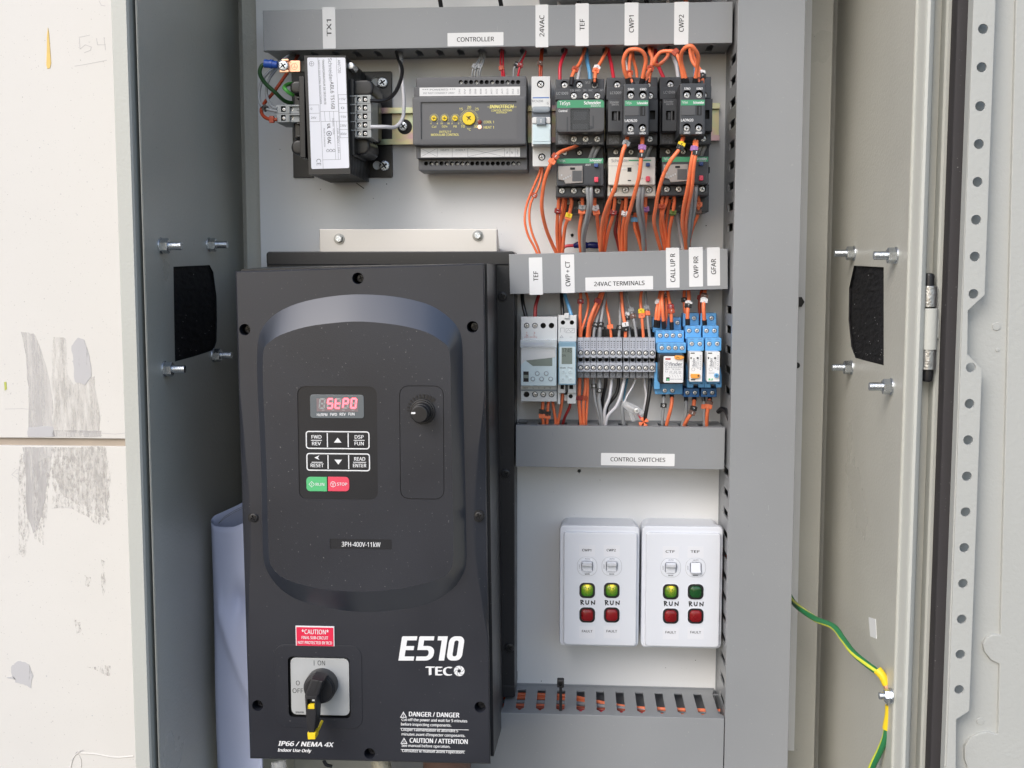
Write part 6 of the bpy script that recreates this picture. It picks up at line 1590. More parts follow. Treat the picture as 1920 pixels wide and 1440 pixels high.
# top trunking to controller
for i, (a, c) in enumerate((((901, 100), (885, 142)), ((904, 100), (890, 142)), ((908, 100), (895, 142)), ((911, 101), (899, 142)))):
    wire('G', '%s thin grey wire of four dropping into the controller' % ORD[i], [(a[0], a[1]-8, 20), (a[0], a[1], 26), (lerp(a[0], c[0], .45), 118, 34), (c[0]+1, 132, 36), (c[0], 146, 34)], 0.9, [(0.66, 'n' if i % 2 else 's', '2')] if i in (0, 2) else (), ('zw',))
wire('R', 'red wire dropping into the controller from the trunking, left of two', [(941, 90, 20), (940, 98, 26), (939, 116, 33), (940, 130, 36), (942, 146, 34)], 1.0, [(0.72, 'd', '')], ('zw',))
wire('R', 'short red wire paired beside it over the controller', [(944, 90, 18), (943, 100, 26), (943, 120, 33), (945, 132, 36), (946, 146, 34)], 1.0, (), ('zw',))
wire('G', 'grey wire slanting into the right end of the controller', [(984, 90, 20), (983, 99, 26), (972, 116, 34), (964, 130, 36), (963, 146, 34)], 1.0, [(0.62, 'b', '0')], ('zw',))
wire('R', 'red wire slanting into the right end of the controller', [(987, 90, 18), (985, 100, 26), (978, 118, 34), (973, 132, 36), (971, 146, 34)], 1.1, [(0.62, 'r', '2')], ('zw',))
wire('U', 'left rust coloured wire entering the top of the circuit breaker', [(1015, 88, 20), (1014, 100, 26), (1013, 124, 34), (1012, 148, 36)], 1.2, [(0.62, 'n', '2')])
wire('U', 'right rust coloured wire entering the top of the circuit breaker', [(1018, 88, 18), (1017, 102, 26), (1016, 126, 34), (1015, 148, 36)], 1.2)
# contactor 1 top
wire('R', 'pink-red wire into the first terminal of the left contactor', [(1062, 88, 20), (1060, 98, 26), (1054, 110, 36), (1050, 128, 42), (1050, 152, 44)], 1.85)
wire('O', 'orange wire with a red clip into the left contactor', [(1098, 88, 24), (1095, 98, 30), (1087, 118, 48), (1078, 131, 58), (1073, 143, 64), (1071, 158, 66)], 1.75, [(0.62, 'd', '')], ('z',))
wire('W', 'white wire behind the orange one over the left contactor', [(1095, 92, 12), (1092, 112, 18), (1087, 130, 26), (1083, 152, 36)], 1.7)
wire('B', 'light blue wire into the left contactor', [(1099, 88, 20), (1099, 100, 26), (1101, 118, 34), (1105, 134, 42), (1107, 152, 44)], 2.0)
wire('O', 'orange wire with stacked clips into the right side of the left contactor', [(1138, 88, 24), (1135, 98, 30), (1127, 116, 50), (1119, 130, 60), (1116, 144, 66), (1115, 160, 64)], 1.75, [(0.58, 'w', '2'), (0.66, 'o', '1')], ('z',))
wire('R', 'pink-red wire into the middle contactor', [(1141, 88, 20), (1142, 99, 26), (1146, 122, 36), (1151, 150, 44)], 1.85)
# contactor 2 top loops
wire('O', 'orange loop arching between both sides of the middle auxiliary block', [(1179, 160, 112), (1176, 150, 114), (1171, 132, 118), (1170, 112, 122), (1178, 96, 126), (1192, 91.5, 128), (1205, 97, 126), (1211, 112, 122), (1208, 132, 118), (1202, 160, 112)], 1.9, (), ('a', 'z'), k=6)
wire('O', 'orange wire rising from the middle auxiliary block inside the loop', [(1183, 90, 24), (1183, 104, 40), (1181, 122, 70), (1180, 136, 98), (1184, 148, 110), (1187, 160, 112)], 1.7, [(0.6, 'd', '')], ('z',))
wire('W', 'thin white wire behind the middle loop', [(1174, 90, 22), (1174, 110, 30), (1177, 130, 36), (1178, 152, 44)], 1.0)
wire('O', 'orange wire curving from the trunking to the right of the middle auxiliary block', [(1217, 88, 30), (1218, 98, 50), (1223, 112, 80), (1221, 126, 100), (1214, 140, 110), (1209, 160, 112)], 1.8, [(0.64, 'd', '1')], ('z',))
wire('O', 'second orange wire right of the middle auxiliary block', [(1222, 88, 26), (1222, 100, 40), (1223, 118, 70), (1219, 134, 90), (1216, 155, 95)], 1.7)
wire('O', 'long orange wire arching over to the right-hand auxiliary block', [(1250, 96, 30), (1253, 103, 60), (1244, 115, 90), (1233, 122, 104), (1227, 118, 108), (1229, 107, 110), (1239, 98, 112), (1254, 94.5, 114), (1266, 99, 116), (1274, 112, 117), (1278, 132, 116), (1283, 160, 112)], 1.75, [(0.74, 'd', '')], ('z',), k=6)
wire('R', 'pink-red wire into the right-hand contactor', [(1229, 90, 22), (1229, 112, 30), (1236, 128, 38), (1246, 150, 44)], 1.85)
wire('W', 'white wire into the right-hand contactor', [(1258, 90, 22), (1262, 106, 30), (1269, 124, 38), (1272, 150, 44)], 2.0)
wire('O', 'tallest orange loop, arching over the right-hand auxiliary block', [(1289, 160, 112), (1284, 140, 115), (1277, 118, 120), (1277, 102, 126), (1284, 91, 132), (1294, 87.5, 134), (1304, 93, 132), (1309, 108, 126), (1307, 132, 118), (1302, 160, 112)], 1.9, (), ('a', 'z'), k=6)
wire('O', 'orange wire crossing behind the tallest loop to the right-hand block', [(1293, 88, 40), (1294, 102, 60), (1299, 118, 80), (1308, 130, 98), (1310, 146, 110), (1310, 160, 112)], 1.7, (), ('z',))
wire('O', 'orange wire outside the tallest loop with stacked clips', [(1297, 88, 34), (1300, 106, 56), (1308, 122, 80), (1316, 136, 96), (1318, 148, 100), (1317, 158, 100)], 1.7, [(0.66, 'w', '2'), (0.76, 'b', '1')])
wire('B', 'pale blue wire behind the tallest loop', [(1299, 90, 24), (1301, 106, 30), (1304, 122, 36), (1303, 152, 44)], 1.6)

# row two: under breaker and contactors to the second trunking
wire('O', 'outer thin orange wire bowing left under the circuit breaker', [(1013, 306, 36), (1012, 322, 36), (1000, 352, 34), (988, 382, 32), (984, 412, 32), (990, 442, 30), (1000, 462, 28), (1010, 482, 26)], 1.25)
wire('O', 'inner thin orange wire bowing left under the circuit breaker', [(1017, 306, 36), (1017, 322, 36), (1009, 352, 36), (996, 380, 36), (992, 410, 36), (998, 438, 34), (1008, 462, 30), (1014, 482, 26)], 1.25, [(0.37, 'd', '2')])
wire('O', 'orange wire swinging out left from under the left contactor', [(1088, 270, 50), (1074, 277, 70), (1050, 285, 88), (1037, 300, 90), (1025, 328, 84), (1018, 362, 76), (1017, 396, 66), (1024, 430, 50), (1036, 458, 36), (1048, 484, 26)], 1.85, [(0.30, 'd', '1'), (0.36, 'o', '')])
wire('G', 'left grey striped wire behind the left overload relay', [(1119, 268, 50), (1112, 280, 56), (1105, 300, 52)], 1.9)
wire('G', 'right grey striped wire behind the left overload relay', [(1127, 268, 50), (1119, 282, 56), (1111, 300, 52)], 1.9)
wire('O', 'orange wire at the far left under the left overload relay', [(1048, 370, 60), (1048, 380, 58), (1045, 405, 52), (1045, 440, 40), (1048, 484, 26)], 1.75, [(0.42, 'r', '2')], ('aw',))
wire('O', 'orange wire second under the left overload relay', [(1056, 370, 60), (1056, 380, 58), (1052, 408, 50), (1049, 442, 38), (1050, 484, 26)], 1.75, (), ('aw',))
wire('O', 'orange wire with a yellow clip under the left overload relay', [(1070, 370, 60), (1071, 381, 60), (1065, 408, 54), (1058, 432, 44), (1054, 484, 26)], 1.75, [(0.46, 'y', '4'), (0.54, 'o', '')], ('aw',))
wire('O', 'orange wire with two stacked clips beside the grey wires', [(1091, 368, 62), (1092, 381, 62), (1091, 406, 56), (1087, 436, 46), (1090, 480, 26)], 1.9, [(0.36, 's', '1'), (0.43, 'o', '')], ('aw',))
wire('G', 'left grey wire running down across the left overload relay', [(1101, 346, 78), (1102, 358, 80), (1103, 384, 74), (1099, 414, 60), (1093, 444, 44), (1093, 480, 26)], 1.9)
wire('G', 'right grey wire running down across the left overload relay', [(1108, 346, 78), (1109, 358, 80), (1109, 382, 74), (1104, 410, 60), (1096, 444, 42), (1095, 480, 24)], 1.9)
wire('O', 'rightmost orange wire under the left overload relay', [(1115, 368, 62), (1116, 381, 62), (1119, 408, 54), (1123, 436, 40), (1127, 480, 26)], 1.8, [(0.36, 'w', '2'), (0.44, 'o', '')], ('aw',))
# contactor 2 group
wire('O', 'orange wire with a grey clip crossing the cream relay on its left', [(1177, 250, 100), (1174, 266, 104), (1169, 284, 108), (1160, 318, 106), (1152, 352, 98), (1138, 386, 84), (1129, 424, 56), (1126, 482, 26)], 1.95, [(0.18, 's', '8')])
wire('O', 'orange wire with purple and brown clips crossing the cream relay', [(1204, 252, 100), (1204, 268, 104), (1203, 296, 108), (1199, 330, 104), (1192, 358, 96), (1181, 394, 80), (1174, 430, 54), (1173, 480, 26)], 1.95, [(0.21, 'p', ''), (0.27, 'b', '1')])
wire('G', 'left grey striped wire behind the middle contactor foot', [(1217, 266, 50), (1211, 278, 56), (1204, 298, 52)], 1.9)
wire('G', 'right grey striped wire behind the middle contactor foot', [(1225, 266, 50), (1218, 280, 56), (1211, 298, 52)], 1.9)
wire('O', 'orange wire emerging left under the cream relay with a red clip', [(1152, 368, 62), (1152, 380, 62), (1148, 408, 54), (1140, 436, 42), (1132, 480, 26)], 1.75, [(0.42, 'r', '2')], ('aw',))
wire('O', 'orange wire tucked behind the long one left of the cream relay', [(1145, 376, 52), (1141, 400, 48), (1134, 434, 38), (1129, 480, 26)], 1.75)
wire('D', 'dark red wire bowing under the cream relay', [(1162, 396, 30), (1157, 412, 30), (1154, 434, 30), (1158, 454, 28), (1165, 482, 24)], 1.9)
wire('O', 'orange wire with a white clip under the cream relay', [(1174, 368, 62), (1174, 381, 62), (1170, 410, 54), (1166, 438, 42), (1167, 480, 26)], 1.85, [(0.44, 'w', '4')], ('aw',))
wire('O', 'orange wire with a pale blue clip under the cream relay', [(1192, 396, 40), (1189, 410, 44), (1190, 430, 44), (1197, 450, 38), (1206, 482, 26)], 1.75, [(0.32, 'l', '')])
wire('G', 'left grey wire down the right side of the cream relay', [(1199, 346, 76), (1198, 358, 78), (1196, 386, 72), (1200, 416, 60), (1205, 444, 44), (1208, 480, 26)], 2.2)
wire('G', 'right grey wire down the right side of the cream relay', [(1206, 346, 76), (1205, 358, 78), (1203, 386, 70), (1206, 414, 56), (1209, 444, 40), (1210, 480, 24)], 1.8)
wire('O', 'orange wire with a purple clip right of the cream relay', [(1211, 368, 62), (1211, 381, 62), (1211, 404, 56), (1208, 432, 44), (1209, 480, 28)], 1.8, [(0.40, 'p', '')], ('aw',))
wire('W', 'thin pinkish white wire down behind the white clip', [(1164, 400, 24), (1162, 420, 24), (1163, 446, 24), (1166, 480, 22)], 1.1)
# contactor 3 group
wire('O', 'orange wire with a yellow clip bowing left over the right-hand overload relay', [(1282, 250, 100), (1280, 264, 106), (1273, 281, 110), (1258, 300, 110), (1244, 326, 104), (1234, 358, 94), (1229, 388, 80), (1227, 414, 66), (1232, 442, 46), (1243, 482, 26)], 1.85, [(0.17, 'y', '6'), (0.22, 'b', '')])
wire('O', 'left of a pair of orange wires down the right-hand overload relay', [(1303, 264, 106), (1300, 282, 110), (1295, 312, 108), (1289, 352, 98), (1283, 388, 82), (1280, 420, 62), (1284, 450, 42), (1288, 482, 26)], 1.9, [(0.14, 'p', '')], ('aw',))
wire('O', 'right of a pair of orange wires down the right-hand overload relay', [(1306, 264, 106), (1305, 282, 110), (1301, 312, 108), (1296, 352, 98), (1289, 388, 80), (1285, 420, 60), (1287, 450, 40), (1291, 482, 24)], 1.9, [(0.19, 'b', '1')])
wire('O', 'orange wire left under the right-hand overload relay, doubled by its neighbour', [(1243, 368, 62), (1242, 380, 62), (1239, 404, 54), (1240, 428, 44), (1249, 482, 26)], 1.75, [(0.36, 'd', '')], ('aw',))
wire('O', 'orange wire slanting across under the right-hand overload relay', [(1251, 368, 62), (1250, 380, 62), (1242, 402, 56), (1245, 430, 44), (1254, 482, 26)], 1.75, (), ('aw',))
wire('O', 'orange wire with an olive clip under the right-hand overload relay', [(1264, 368, 62), (1264, 381, 62), (1260, 408, 54), (1255, 438, 42), (1254, 482, 28)], 1.8, [(0.44, 'g', '')], ('aw',))
wire('W', 'grey-white wire dropping behind under the right-hand overload relay', [(1269, 392, 26), (1271, 412, 28), (1275, 436, 28), (1283, 482, 24)], 1.9)
wire('G', 'left grey wire down the right-hand overload relay', [(1299, 344, 76), (1298, 358, 78), (1296, 388, 70), (1293, 418, 58), (1291, 446, 42), (1290, 482, 24)], 2.1)
wire('G', 'right grey wire down the right-hand overload relay', [(1306, 344, 76), (1305, 358, 78), (1302, 388, 68), (1297, 418, 54), (1293, 446, 38), (1291, 482, 22)], 1.8)
wire('G', 'left grey striped wire behind the right-hand contactor foot', [(1319, 264, 50), (1313, 277, 56), (1306, 297, 52)], 1.9)
wire('G', 'right grey striped wire behind the right-hand contactor foot', [(1327, 264, 50), (1320, 279, 56), (1313, 297, 52)], 1.9)
wire('O', 'rightmost orange wire of the upper rows, with two clips', [(1309, 368, 62), (1310, 381, 60), (1307, 404, 52), (1300, 426, 44), (1293, 450, 36), (1291, 482, 26)], 1.6, [(0.26, 'o', '1'), (0.34, 'n', '')], ('aw',))
wire('O', 'orange wire half hidden behind the first two under the left overload relay', [(1061, 372, 48), (1058, 396, 44), (1051, 424, 38), (1052, 452, 30), (1053, 482, 22)], 1.6, (), ('aw',))
wire('O', 'orange wire half hidden behind the white clip under the cream relay', [(1168, 376, 46), (1163, 404, 44), (1160, 436, 38), (1163, 462, 30), (1165, 482, 24)], 1.6)
wire('O', 'middle strand between the paired orange wires of the right-hand overload relay', [(1304, 268, 98), (1299, 300, 100), (1293, 340, 94), (1286, 388, 74), (1283, 424, 52), (1287, 482, 22)], 1.7)
wire('O', 'orange wire half hidden left of the olive clip', [(1257, 374, 48), (1251, 404, 46), (1249, 436, 40), (1251, 482, 24)], 1.6)
wire('O', 'thin orange wire behind the orange loop of the middle auxiliary block', [(1186, 90, 20), (1188, 110, 34), (1193, 134, 44), (1195, 152, 48)], 1.5)
wire('O', 'orange wire behind the grey pair beside the cream relay', [(1196, 384, 40), (1194, 410, 40), (1199, 440, 34), (1205, 482, 22)], 1.6)
JN = thing('crimped_joint', 'pair of navy blue crimped cable joints lying behind the orange wires', 'cable joint', at(1090, 460, 8))
b = B('navy'); b.tube([at(1076, 461, 14), at(1086, 459, 15), at(1098, 460, 15), at(1104, 461, 13)], lambda t: 2.2+1.4*sin(pi*t), n=12); b.tube([at(1097, 461, 14), at(1108, 459.5, 15), at(1124, 461, 14), at(1130, 464, 10)], lambda t: 1.4+1.9*sin(pi*min(1, t*1.15)), n=12); b.part('crimp_sleeve', JN)
b = B('red'); b.tube([at(1052, 470, 12), at(1060, 462, 13), at(1078, 460, 14)], 1.5); b.part('wire_tail', JN)

# second trunking to the lower devices
wire('K', 'black wire into the wide time switch', [(979, 536, 24), (979, 556, 28), (982, 574, 34), (988, 600, 38)], 2.0)
wire('D', 'dark red wire into the wide time switch', [(1013, 536, 24), (1010, 554, 28), (1005, 574, 34), (1003, 600, 38)], 1.9)
wire('K', 'black wire into the narrow timer', [(1053, 536, 24), (1053, 556, 28), (1055, 576, 34), (1055.5, 598, 38)], 1.9)
wire('B', 'blue wire into the narrow timer', [(1058, 536, 24), (1060, 556, 28), (1067, 576, 34), (1073, 598, 38)], 1.9)
tw = lambda *a: wire(*a[:3], *a[3:])
wire('O', 'orange wire with a red clip into the first terminal block', [(1088.5, 536, 26), (1088.5, 560, 32), (1088, 590, 34), (1088, 640, 32)], 1.7, [(0.43, 'r', '2')])
wire('O', 'orange wire bowing right into the first terminal block', [(1094, 538, 20), (1101, 556, 24), (1103, 572, 28), (1099, 595, 32), (1091, 618, 34), (1089, 640, 32)], 1.3)
wire('O', 'left orange wire slanting into the second terminal block', [(1130, 536, 26), (1124, 556, 32), (1113, 582, 36), (1104, 608, 36), (1100.5, 640, 32)], 1.9, [(0.34, 'r', '')])
wire('O', 'right orange wire slanting into the second terminal block', [(1133, 538, 24), (1129, 556, 30), (1118, 584, 32), (1108, 608, 32), (1103.5, 640, 30)], 1.7)
wire('G', 'grey wire with a black clip into the third terminal block', [(1133, 545, 18), (1128, 570, 24), (1119, 600, 32), (1114, 618, 34), (1112.5, 640, 32)], 1.5, [(0.66, 'b', '0')])
wire('G', 'grey wire with a black clip into the fourth terminal block', [(1136, 540, 20), (1134, 560, 26), (1129, 592, 32), (1126, 616, 36), (1124.5, 640, 32)], 1.7, [(0.70, 'b', '0')])
wire('G', 'thin dark grey wire hanging between the third and fourth blocks', [(1131, 552, 14), (1125, 580, 20), (1121, 612, 26), (1120, 640, 24)], 1.0)
wire('O', 'orange wire with an orange clip into the sixth terminal block', [(1133, 545, 16), (1137, 572, 24), (1143, 600, 32), (1147, 640, 32)], 1.4, [(0.78, 'o', '')])
wire('G', 'grey wire with a black clip into the seventh terminal block', [(1163, 545, 18), (1163, 575, 26), (1162, 602, 32), (1160, 640, 32)], 1.6, [(0.80, 'b', '0')])
wire('O', 'orange wire with a white clip into the eighth terminal block', [(1164.5, 536, 26), (1165, 560, 30), (1168, 590, 34), (1172, 612, 36), (1172.5, 640, 32)], 1.7, [(0.73, 'w', '1'), (0.83, 'b', '1')])
wire('G', 'grey wire marked 25 into the ninth terminal block', [(1169, 540, 20), (1172, 570, 26), (1177, 602, 32), (1182, 640, 32)], 1.5, [(0.56, 'w', '5'), (0.64, 'b', '2')])
wire('G', 'grey wire marked 2 into the tenth terminal block', [(1171, 538, 18), (1178, 566, 24), (1188, 600, 32), (1194.5, 640, 32)], 1.5, [(0.55, 's', ''), (0.64, 'n', '2')])
wire('O', 'orange wire marked 15 into the eleventh terminal block', [(1206, 536, 24), (1202, 556, 28), (1201, 580, 32), (1204, 606, 34), (1207, 640, 32)], 1.6, [(0.56, 'y', '5'), (0.64, 'o', '1')])
wire('G', 'grey wire with an orange clip into the twelfth terminal block', [(1211, 536, 20), (1211, 562, 26), (1214, 594, 32), (1219, 640, 32)], 1.5, [(0.54, 's', ''), (0.62, 'o', '')])
# relay feeds
wire('O', 'leftmost orange wire into the wide blue socket', [(1240, 536, 22), (1235, 562, 32), (1231, 584, 38), (1229, 612, 36)], 1.75, [(0.40, 'w', '')], ('z',))
wire('O', 'second orange wire into the wide blue socket', [(1243, 538, 26), (1239, 562, 36), (1236, 584, 40), (1234, 612, 36)], 1.75, (), ('z',))
wire('O', 'third orange wire into the wide blue socket', [(1246, 536, 28), (1242, 558, 38), (1242, 580, 42), (1245, 614, 38)], 1.8, (), ('z',))
wire('O', 'fourth orange wire into the wide blue socket, behind a white marker', [(1250, 538, 22), (1249, 558, 30), (1249, 584, 36), (1247, 612, 34)], 1.7, [(0.24, 'w', '2'), (0.33, 'n', '1')])
wire('O', 'fifth orange wire into the wide blue socket, with a red marker', [(1251, 540, 26), (1254, 562, 34), (1258, 584, 40), (1259.5, 616, 38)], 1.7, [(0.60, 'r', '2'), (0.70, 'd', '1')], ('z',))
wire('O', 'left orange wire into the middle blue socket', [(1284, 536, 20), (1283, 556, 24), (1284, 576, 26), (1286, 600, 22)], 1.7, [(0.45, 'b', '2')])
wire('O', 'right orange wire into the middle blue socket', [(1290, 536, 26), (1291, 558, 34), (1290, 580, 40), (1289.3, 610, 38)], 2.0, [(0.50, 'w', ''), (0.58, 'b', '1')], ('z',))
wire('O', 'orange wire into the blue socket against the trunking', [(1324, 536, 26), (1320, 556, 36), (1320, 580, 42), (1321.5, 612, 38)], 2.0, [(0.36, 'n', '2'), (0.45, 'w', '')], ('z',))
wire('U', 'rust wire behind the one into the blue socket against the trunking', [(1319, 536, 20), (1314, 556, 24), (1312, 574, 24), (1313, 600, 20)], 1.8, [(0.40, 'r', ''), ])
# below the lower devices
def drop(c, label, pts, r=1.6, mk=(), fer=()): return wire(c, label, pts, r, mk, fer)
drop('O', 'leftmost orange wire leaving the wide time switch with a black clip', [(1017.5, 748, 30), (1017.5, 760, 32), (1016, 776, 32), (1018, 792, 30), (1018, 812, 26)], 1.7, [(0.45, 'b', ''), (0.55, 'o', '')])
drop('O', 'second orange wire leaving the wide time switch with a black clip', [(1029, 750, 30), (1028, 764, 32), (1026, 780, 32), (1026, 796, 30), (1026, 812, 26)], 1.6, [(0.42, 'b', ''), (0.52, 'o', '')])
drop('O', 'third orange wire leaving the wide time switch', [(1036, 750, 28), (1038, 768, 30), (1041, 788, 28), (1042, 812, 24)], 1.6)
drop('O', 'orange wire from the left foot of the narrow timer', [(1054.5, 738, 34), (1053, 756, 34), (1050, 774, 32), (1047, 796, 28), (1046, 812, 24)], 1.6)
drop('D', 'dark red wire from the right foot of the narrow timer', [(1070, 752, 34), (1067, 764, 34), (1060, 780, 32), (1055, 797, 28), (1053, 812, 24)], 1.5)
drop('O', 'orange wire under the first terminal block', [(1086.8, 704, 28), (1087, 730, 30), (1086.5, 756, 30), (1088.5, 796, 28), (1088.5, 812, 26)], 1.9, [(0.44, 'r', '')])
drop('O', 'left orange wire under the second terminal block', [(1098, 704, 28), (1097, 728, 30), (1094.5, 756, 30), (1096, 796, 28), (1096, 812, 26)], 1.8, [(0.44, 'd', '')])
drop('O', 'right orange wire under the second terminal block', [(1102, 704, 28), (1102.5, 730, 28), (1101, 760, 28), (1098.5, 790, 26), (1098, 812, 24)], 1.4)
drop('G', 'grey wire with a black clip under the third terminal block', [(1113, 704, 28), (1113, 724, 30), (1116, 750, 30), (1122, 778, 28), (1128, 812, 24)], 1.4, [(0.27, 'b', '0')])
drop('G', 'grey wire with a black clip under the fourth terminal block', [(1124, 704, 28), (1123.5, 728, 32), (1123.5, 752, 32), (1128, 778, 30), (1131, 812, 26)], 1.8, [(0.32, 'b', '0')])
drop('K', 'black wire under the fifth terminal block', [(1136, 704, 28), (1135.5, 722, 28), (1131, 742, 26), (1130, 762, 24), (1132, 790, 22), (1133, 812, 20)], 1.9)
drop('W', 'white wire under the sixth terminal block', [(1147, 704, 30), (1146.5, 724, 32), (1143, 746, 34), (1135, 768, 34), (1134, 786, 32), (1136, 812, 28)], 1.7)
drop('K', 'black wire swinging left under the seventh terminal block', [(1160, 704, 28), (1160, 724, 28), (1155, 738, 28), (1146, 750, 28), (1138, 764, 26), (1135, 790, 22)], 1.9)
drop('W', 'white wire swinging left under the eighth terminal block', [(1171, 704, 30), (1168, 724, 32), (1163, 746, 34), (1154, 764, 36), (1143, 776, 36), (1136, 790, 34), (1135, 812, 30)], 1.8)
drop('T', 'thin teal wire under the gap after the eighth block', [(1178, 704, 26), (1174, 722, 28), (1171, 740, 30), (1169.5, 756, 32)], 1.1)
drop('W', 'thin white wire slanting to the clear connector', [(1193, 704, 30), (1187, 722, 30), (1177, 742, 32), (1170, 756, 34)], 1.0)
drop('G', 'grey striped wire hanging left of the clear connector', [(1168, 752, 32), (1167, 768, 32), (1169, 786, 30), (1172, 812, 24)], 2.0)
drop('W', 'white wire under the eleventh terminal block', [(1208, 704, 28), (1209, 724, 28), (1211, 742, 28), (1209, 766, 28), (1206, 782, 28)], 1.3)
drop('K', 'straight black wire under the twelfth terminal block', [(1219, 704, 30), (1218, 726, 32), (1214, 754, 34), (1209, 790, 34), (1207, 812, 28)], 2.0)
CN = thing('clear_connector', 'clear insulated screw connector hanging under the terminal blocks', 'connector', at(1187, 766, 36))
b = B('clear_plastic'); b.tube([at(1170, 757, 36), at(1180, 763, 38), (at(1192, 769, 40)), at(1204, 776, 40)], lambda t: 3.6+1.0*sin(pi*t), n=14); b.tube([at(1180, 764, 38), at(1184, 778, 38), at(1188, 788, 36)], 2.4, n=10); b.part('shroud', CN)
b = B('cast_metal'); b.tube([at(1178, 762, 38), at(1198, 772, 40)], 2.1, n=10, spline=False); x, z = P(1194, 770, 44); b.cyl(x, z, 2.2, 38, 44, 0, 0.4, n=12); b.part('barrel', CN)
x, z = P(1194, 770, 44); inst(SCREW[1], 'screw', CN, x, z, 44, 2.4)
b = B('red'); b.tube([at(1196, 776, 40), at(1201, 784, 40), at(1206, 788, 40)], 0.9, n=7); b.part('wire_tail', CN)
b = B('orange'); x, z = P(1207, 792, 42)
for i in range(4):
    a = i*pi/2+0.5; b.prism([(x+4.6*cos(a-0.45), z+4.6*sin(a-0.45)), (x+5*cos(a), z+5*sin(a)), (x+4.6*cos(a+0.45), z+4.6*sin(a+0.45)), (x, z)], 37, 42, 0, 0.4)
b.top('orange_clip', 'small orange star-shaped wire clip on the third trunking', 'clip', at(1207, 792, 40))
# relay bottoms
drop('G', 'grey wire with a black clip under the wide blue relay', [(1244.5, 734, 28), (1244, 752, 34), (1243, 774, 34), (1242, 794, 30), (1242, 812, 24)], 1.5, [(0.34, 'b', '0')], ('a',))
drop('O', 'orange wire under the wide blue relay', [(1259.5, 734, 28), (1259, 754, 34), (1256, 774, 34), (1249, 796, 28), (1247, 812, 24)], 1.9, (), ('a',))
drop('G', 'grey wire under the middle blue relay', [(1286, 740, 28), (1286.5, 758, 32), (1286, 776, 32), (1280, 794, 28), (1278, 812, 24)], 1.7, (), ('a',))
drop('O', 'orange wire with black clips under the middle blue relay', [(1302, 740, 28), (1301.5, 756, 34), (1298.5, 770, 36), (1289, 786, 34), (1282, 800, 28), (1279, 812, 24)], 2.0, [(0.36, 'b', '2'), (0.46, 'n', '1')], ('a',))
drop('G', 'grey wire with an orange clip under the relay against the trunking', [(1318, 740, 28), (1319.5, 756, 30), (1320, 776, 30), (1320, 796, 28), (1321, 812, 24)], 1.6, [(0.36, 'o', '')], ('a',))
drop('O', 'orange wire with an orange clip under the relay against the trunking', [(1332, 740, 28), (1330, 756, 34), (1326.5, 774, 34), (1325.5, 796, 28), (1325, 812, 24)], 1.9, [(0.26, 'n', ''), (0.34, 'o', '')], ('a',))
# things caught in the vertical trunking
b = B('black_plastic'); b.tube([at(1347, 772, 30), at(1353, 767, 36), at(1361, 770, 44), at(1366, 780, 50), at(1370, 792, 50)], 2.4, n=8); b.top('cable_tie', 'thick black cable tie poking out of the vertical trunking above the third trunking', 'cable tie', at(1350, 770, 30))
b = B('black_plastic', 'black_hole'); b.rbox(R(1044.5, 1275, 1057.5, 1290, 84), 78, 84, 0, 0.8, r=1, holes=[(rrect(*R(1048, 1279, 1054, 1286, 84), 0.5), 3)], hm='black_hole'); x, z = P(1051, 1296, 74); b.rbox(R(1048.5, 1288, 1054, 1340, 72), 69, 72); b.top('cable_tie', 'black cable tie head standing on the bottom trunking', 'cable tie', at(1051, 1290, 80))
# wires lying inside the bottom trunking
for i, (c, y0, y1, d, r, lb) in enumerate((('O', 1302, 1330, 12, 2.2, 'uppermost orange wire lying inside the bottom trunking'), ('O', 1307, 1336, 14, 2.2, 'second orange wire lying inside the bottom trunking'), ('G', 1316, 1332, 22, 2.6, 'grey wire lying inside the bottom trunking'), ('O', 1322, 1338, 28, 2.2, 'third orange wire lying inside the bottom trunking'), ('U', 1328, 1334, 34, 2.2, 'rust wire lying inside the bottom trunking'), ('R', 1333, 1336, 40, 2.0, 'red wire lying inside the bottom trunking'))):
    drop(c, lb, [(880, y0, d), (980, y0+1, d), (1060, lerp(y0, y1, .15), lerp(d, 40, .15)), (1110, lerp(y0, y1, .45), lerp(d, 40, .45)), (1180, lerp(y0, y1, .85), lerp(d, 40, .85)), (1260, y1+1, 42), (1350, y1+3, 44)], r)
b = B('orange', 'dark_red')
for k in range(5): b.tube([at(1363+k*3, 1040, 20+k*8), at(1366+k*2, 1110, 22+k*8), at(1363+k*3, 1180, 20+k*8)], 1.8, k % 2)
b.top('wire_bundle', 'bundle of orange and red wires inside the vertical trunking beside the switches', 'wire bundle', at(1360, 1110, 40), kind='stuff')

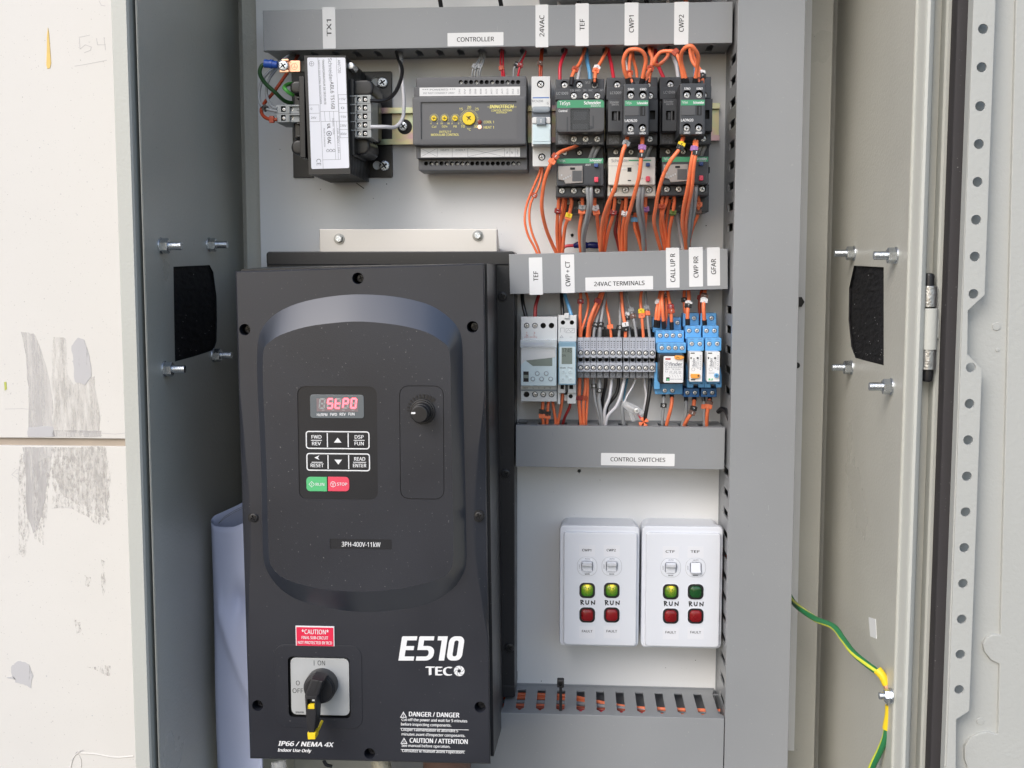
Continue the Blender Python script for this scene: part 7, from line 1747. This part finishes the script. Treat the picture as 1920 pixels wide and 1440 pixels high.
# what shows above the top trunking
for i, (px, c, lb) in enumerate(((826, 'K', 'black wire rising above the word controller'), (939, 'K', 'black wire rising above the controller label, further right'), (1048, 'W', 'white wire rising between the 24VAC and TEF labels'), (1085, 'K', 'black wire rising above the TEF label'), (1181, 'K', 'black wire rising above the CWP1 label'), (1213, 'K', 'black wire rising right of the CWP1 label'), (1253, 'W', 'white wire rising left of the CWP2 label'), (1286, 'O', 'orange wire rising above the CWP2 label'))):
    drop(c, lb, [(px+3, 24, 24), (px, 6, 26), (px-3, -14, 30), (px-6, -60, 34), (px-4, -150, 20), (px-4, -230, 2)], 2.2)
UB = thing('breaker_row', 'lower edge of a row of pale breakers just above the top trunking', 'circuit breaker', at(1150, -20, 8))
b = B('device_white', 'black_hole'); b.rbox(R(1010, -120, 1340, -8, 46), 8, 46, 0, 0.8)
for i in range(9): b.rbox(R(1010+i*36.6, -120, 1011+i*36.6, -8, 46.3), 30, 46.3, 1)
b.part('case', UB)

# ================================================================ earth cable on the right wall
GC = [(1478, 1112, 20), (1486, 1127, 30), (1500, 1141, 60), (1530, 1161, 100), (1563, 1175, 130), (1582, 1200, 150), (1600, 1224, 170), (1625, 1245, 188), (1648, 1262, 200)]
b = B('earth_stripe'); b.tube([at(*p) for p in GC], 2.7, n=14, uv=True)
EC = b.top('earth_cable', 'green and yellow earth cable from the back plate to the wall bolt', 'earth cable', at(*GC[0]), ang=60)
b = B('yellow'); b.tube([at(1645, 1256, 199), at(1655, 1268, 202), at(1662, 1284, 204)], lambda t: 3.8-0.6*t, n=14); b.part('lug_sleeve', EC)
b = B('copper', 'cast_metal'); b.tube([at(1660, 1281, 204), at(1666, 1298, 206)], 2.6, n=10, spline=False); b.part('lug', EC)
GC2 = [(1664, 1362, 206), (1660, 1384, 206), (1650, 1408, 204), (1636, 1436, 200), (1618, 1480, 190)]
b = B('earth_stripe'); b.tube([at(*p) for p in GC2], 2.8, n=14, uv=True)
EC2 = b.top('earth_cable', 'green and yellow earth cable hanging down from the wall bolt', 'earth cable', at(*GC2[0]), ang=60)
b = B('yellow'); b.tube([at(1668, 1322, 208), at(1668, 1340, 208), at(1664, 1366, 206)], lambda t: 3.5+0.6*t, n=14); b.part('lug_sleeve', EC2)
b = B('cast_metal'); b.tube([at(1668, 1314, 208), at(1668, 1328, 208)], 2.6, n=10, spline=False); b.part('lug', EC2)
z, d = PX(1672, 1305, XR)
b = B('bolt_metal'); mp = lambda u, v, w: (w, v, u)
b.prism(circ(d, z, 6.5, 18), XR, XR-1.5, 0, 0.3, mp=mp); b.prism(circ(d, z, 5.4, 6), XR-1.5, XR-6, 0, 0.8, mp=mp); b.prism(circ(d, z, 3, 14), XR-6, XR-10, 0, 0.6, mp=mp)
b.top('earth_bolt', 'zinc earth bolt holding both green and yellow cables on the right wall', 'bolt', (XR, z, d))

flush_texts()
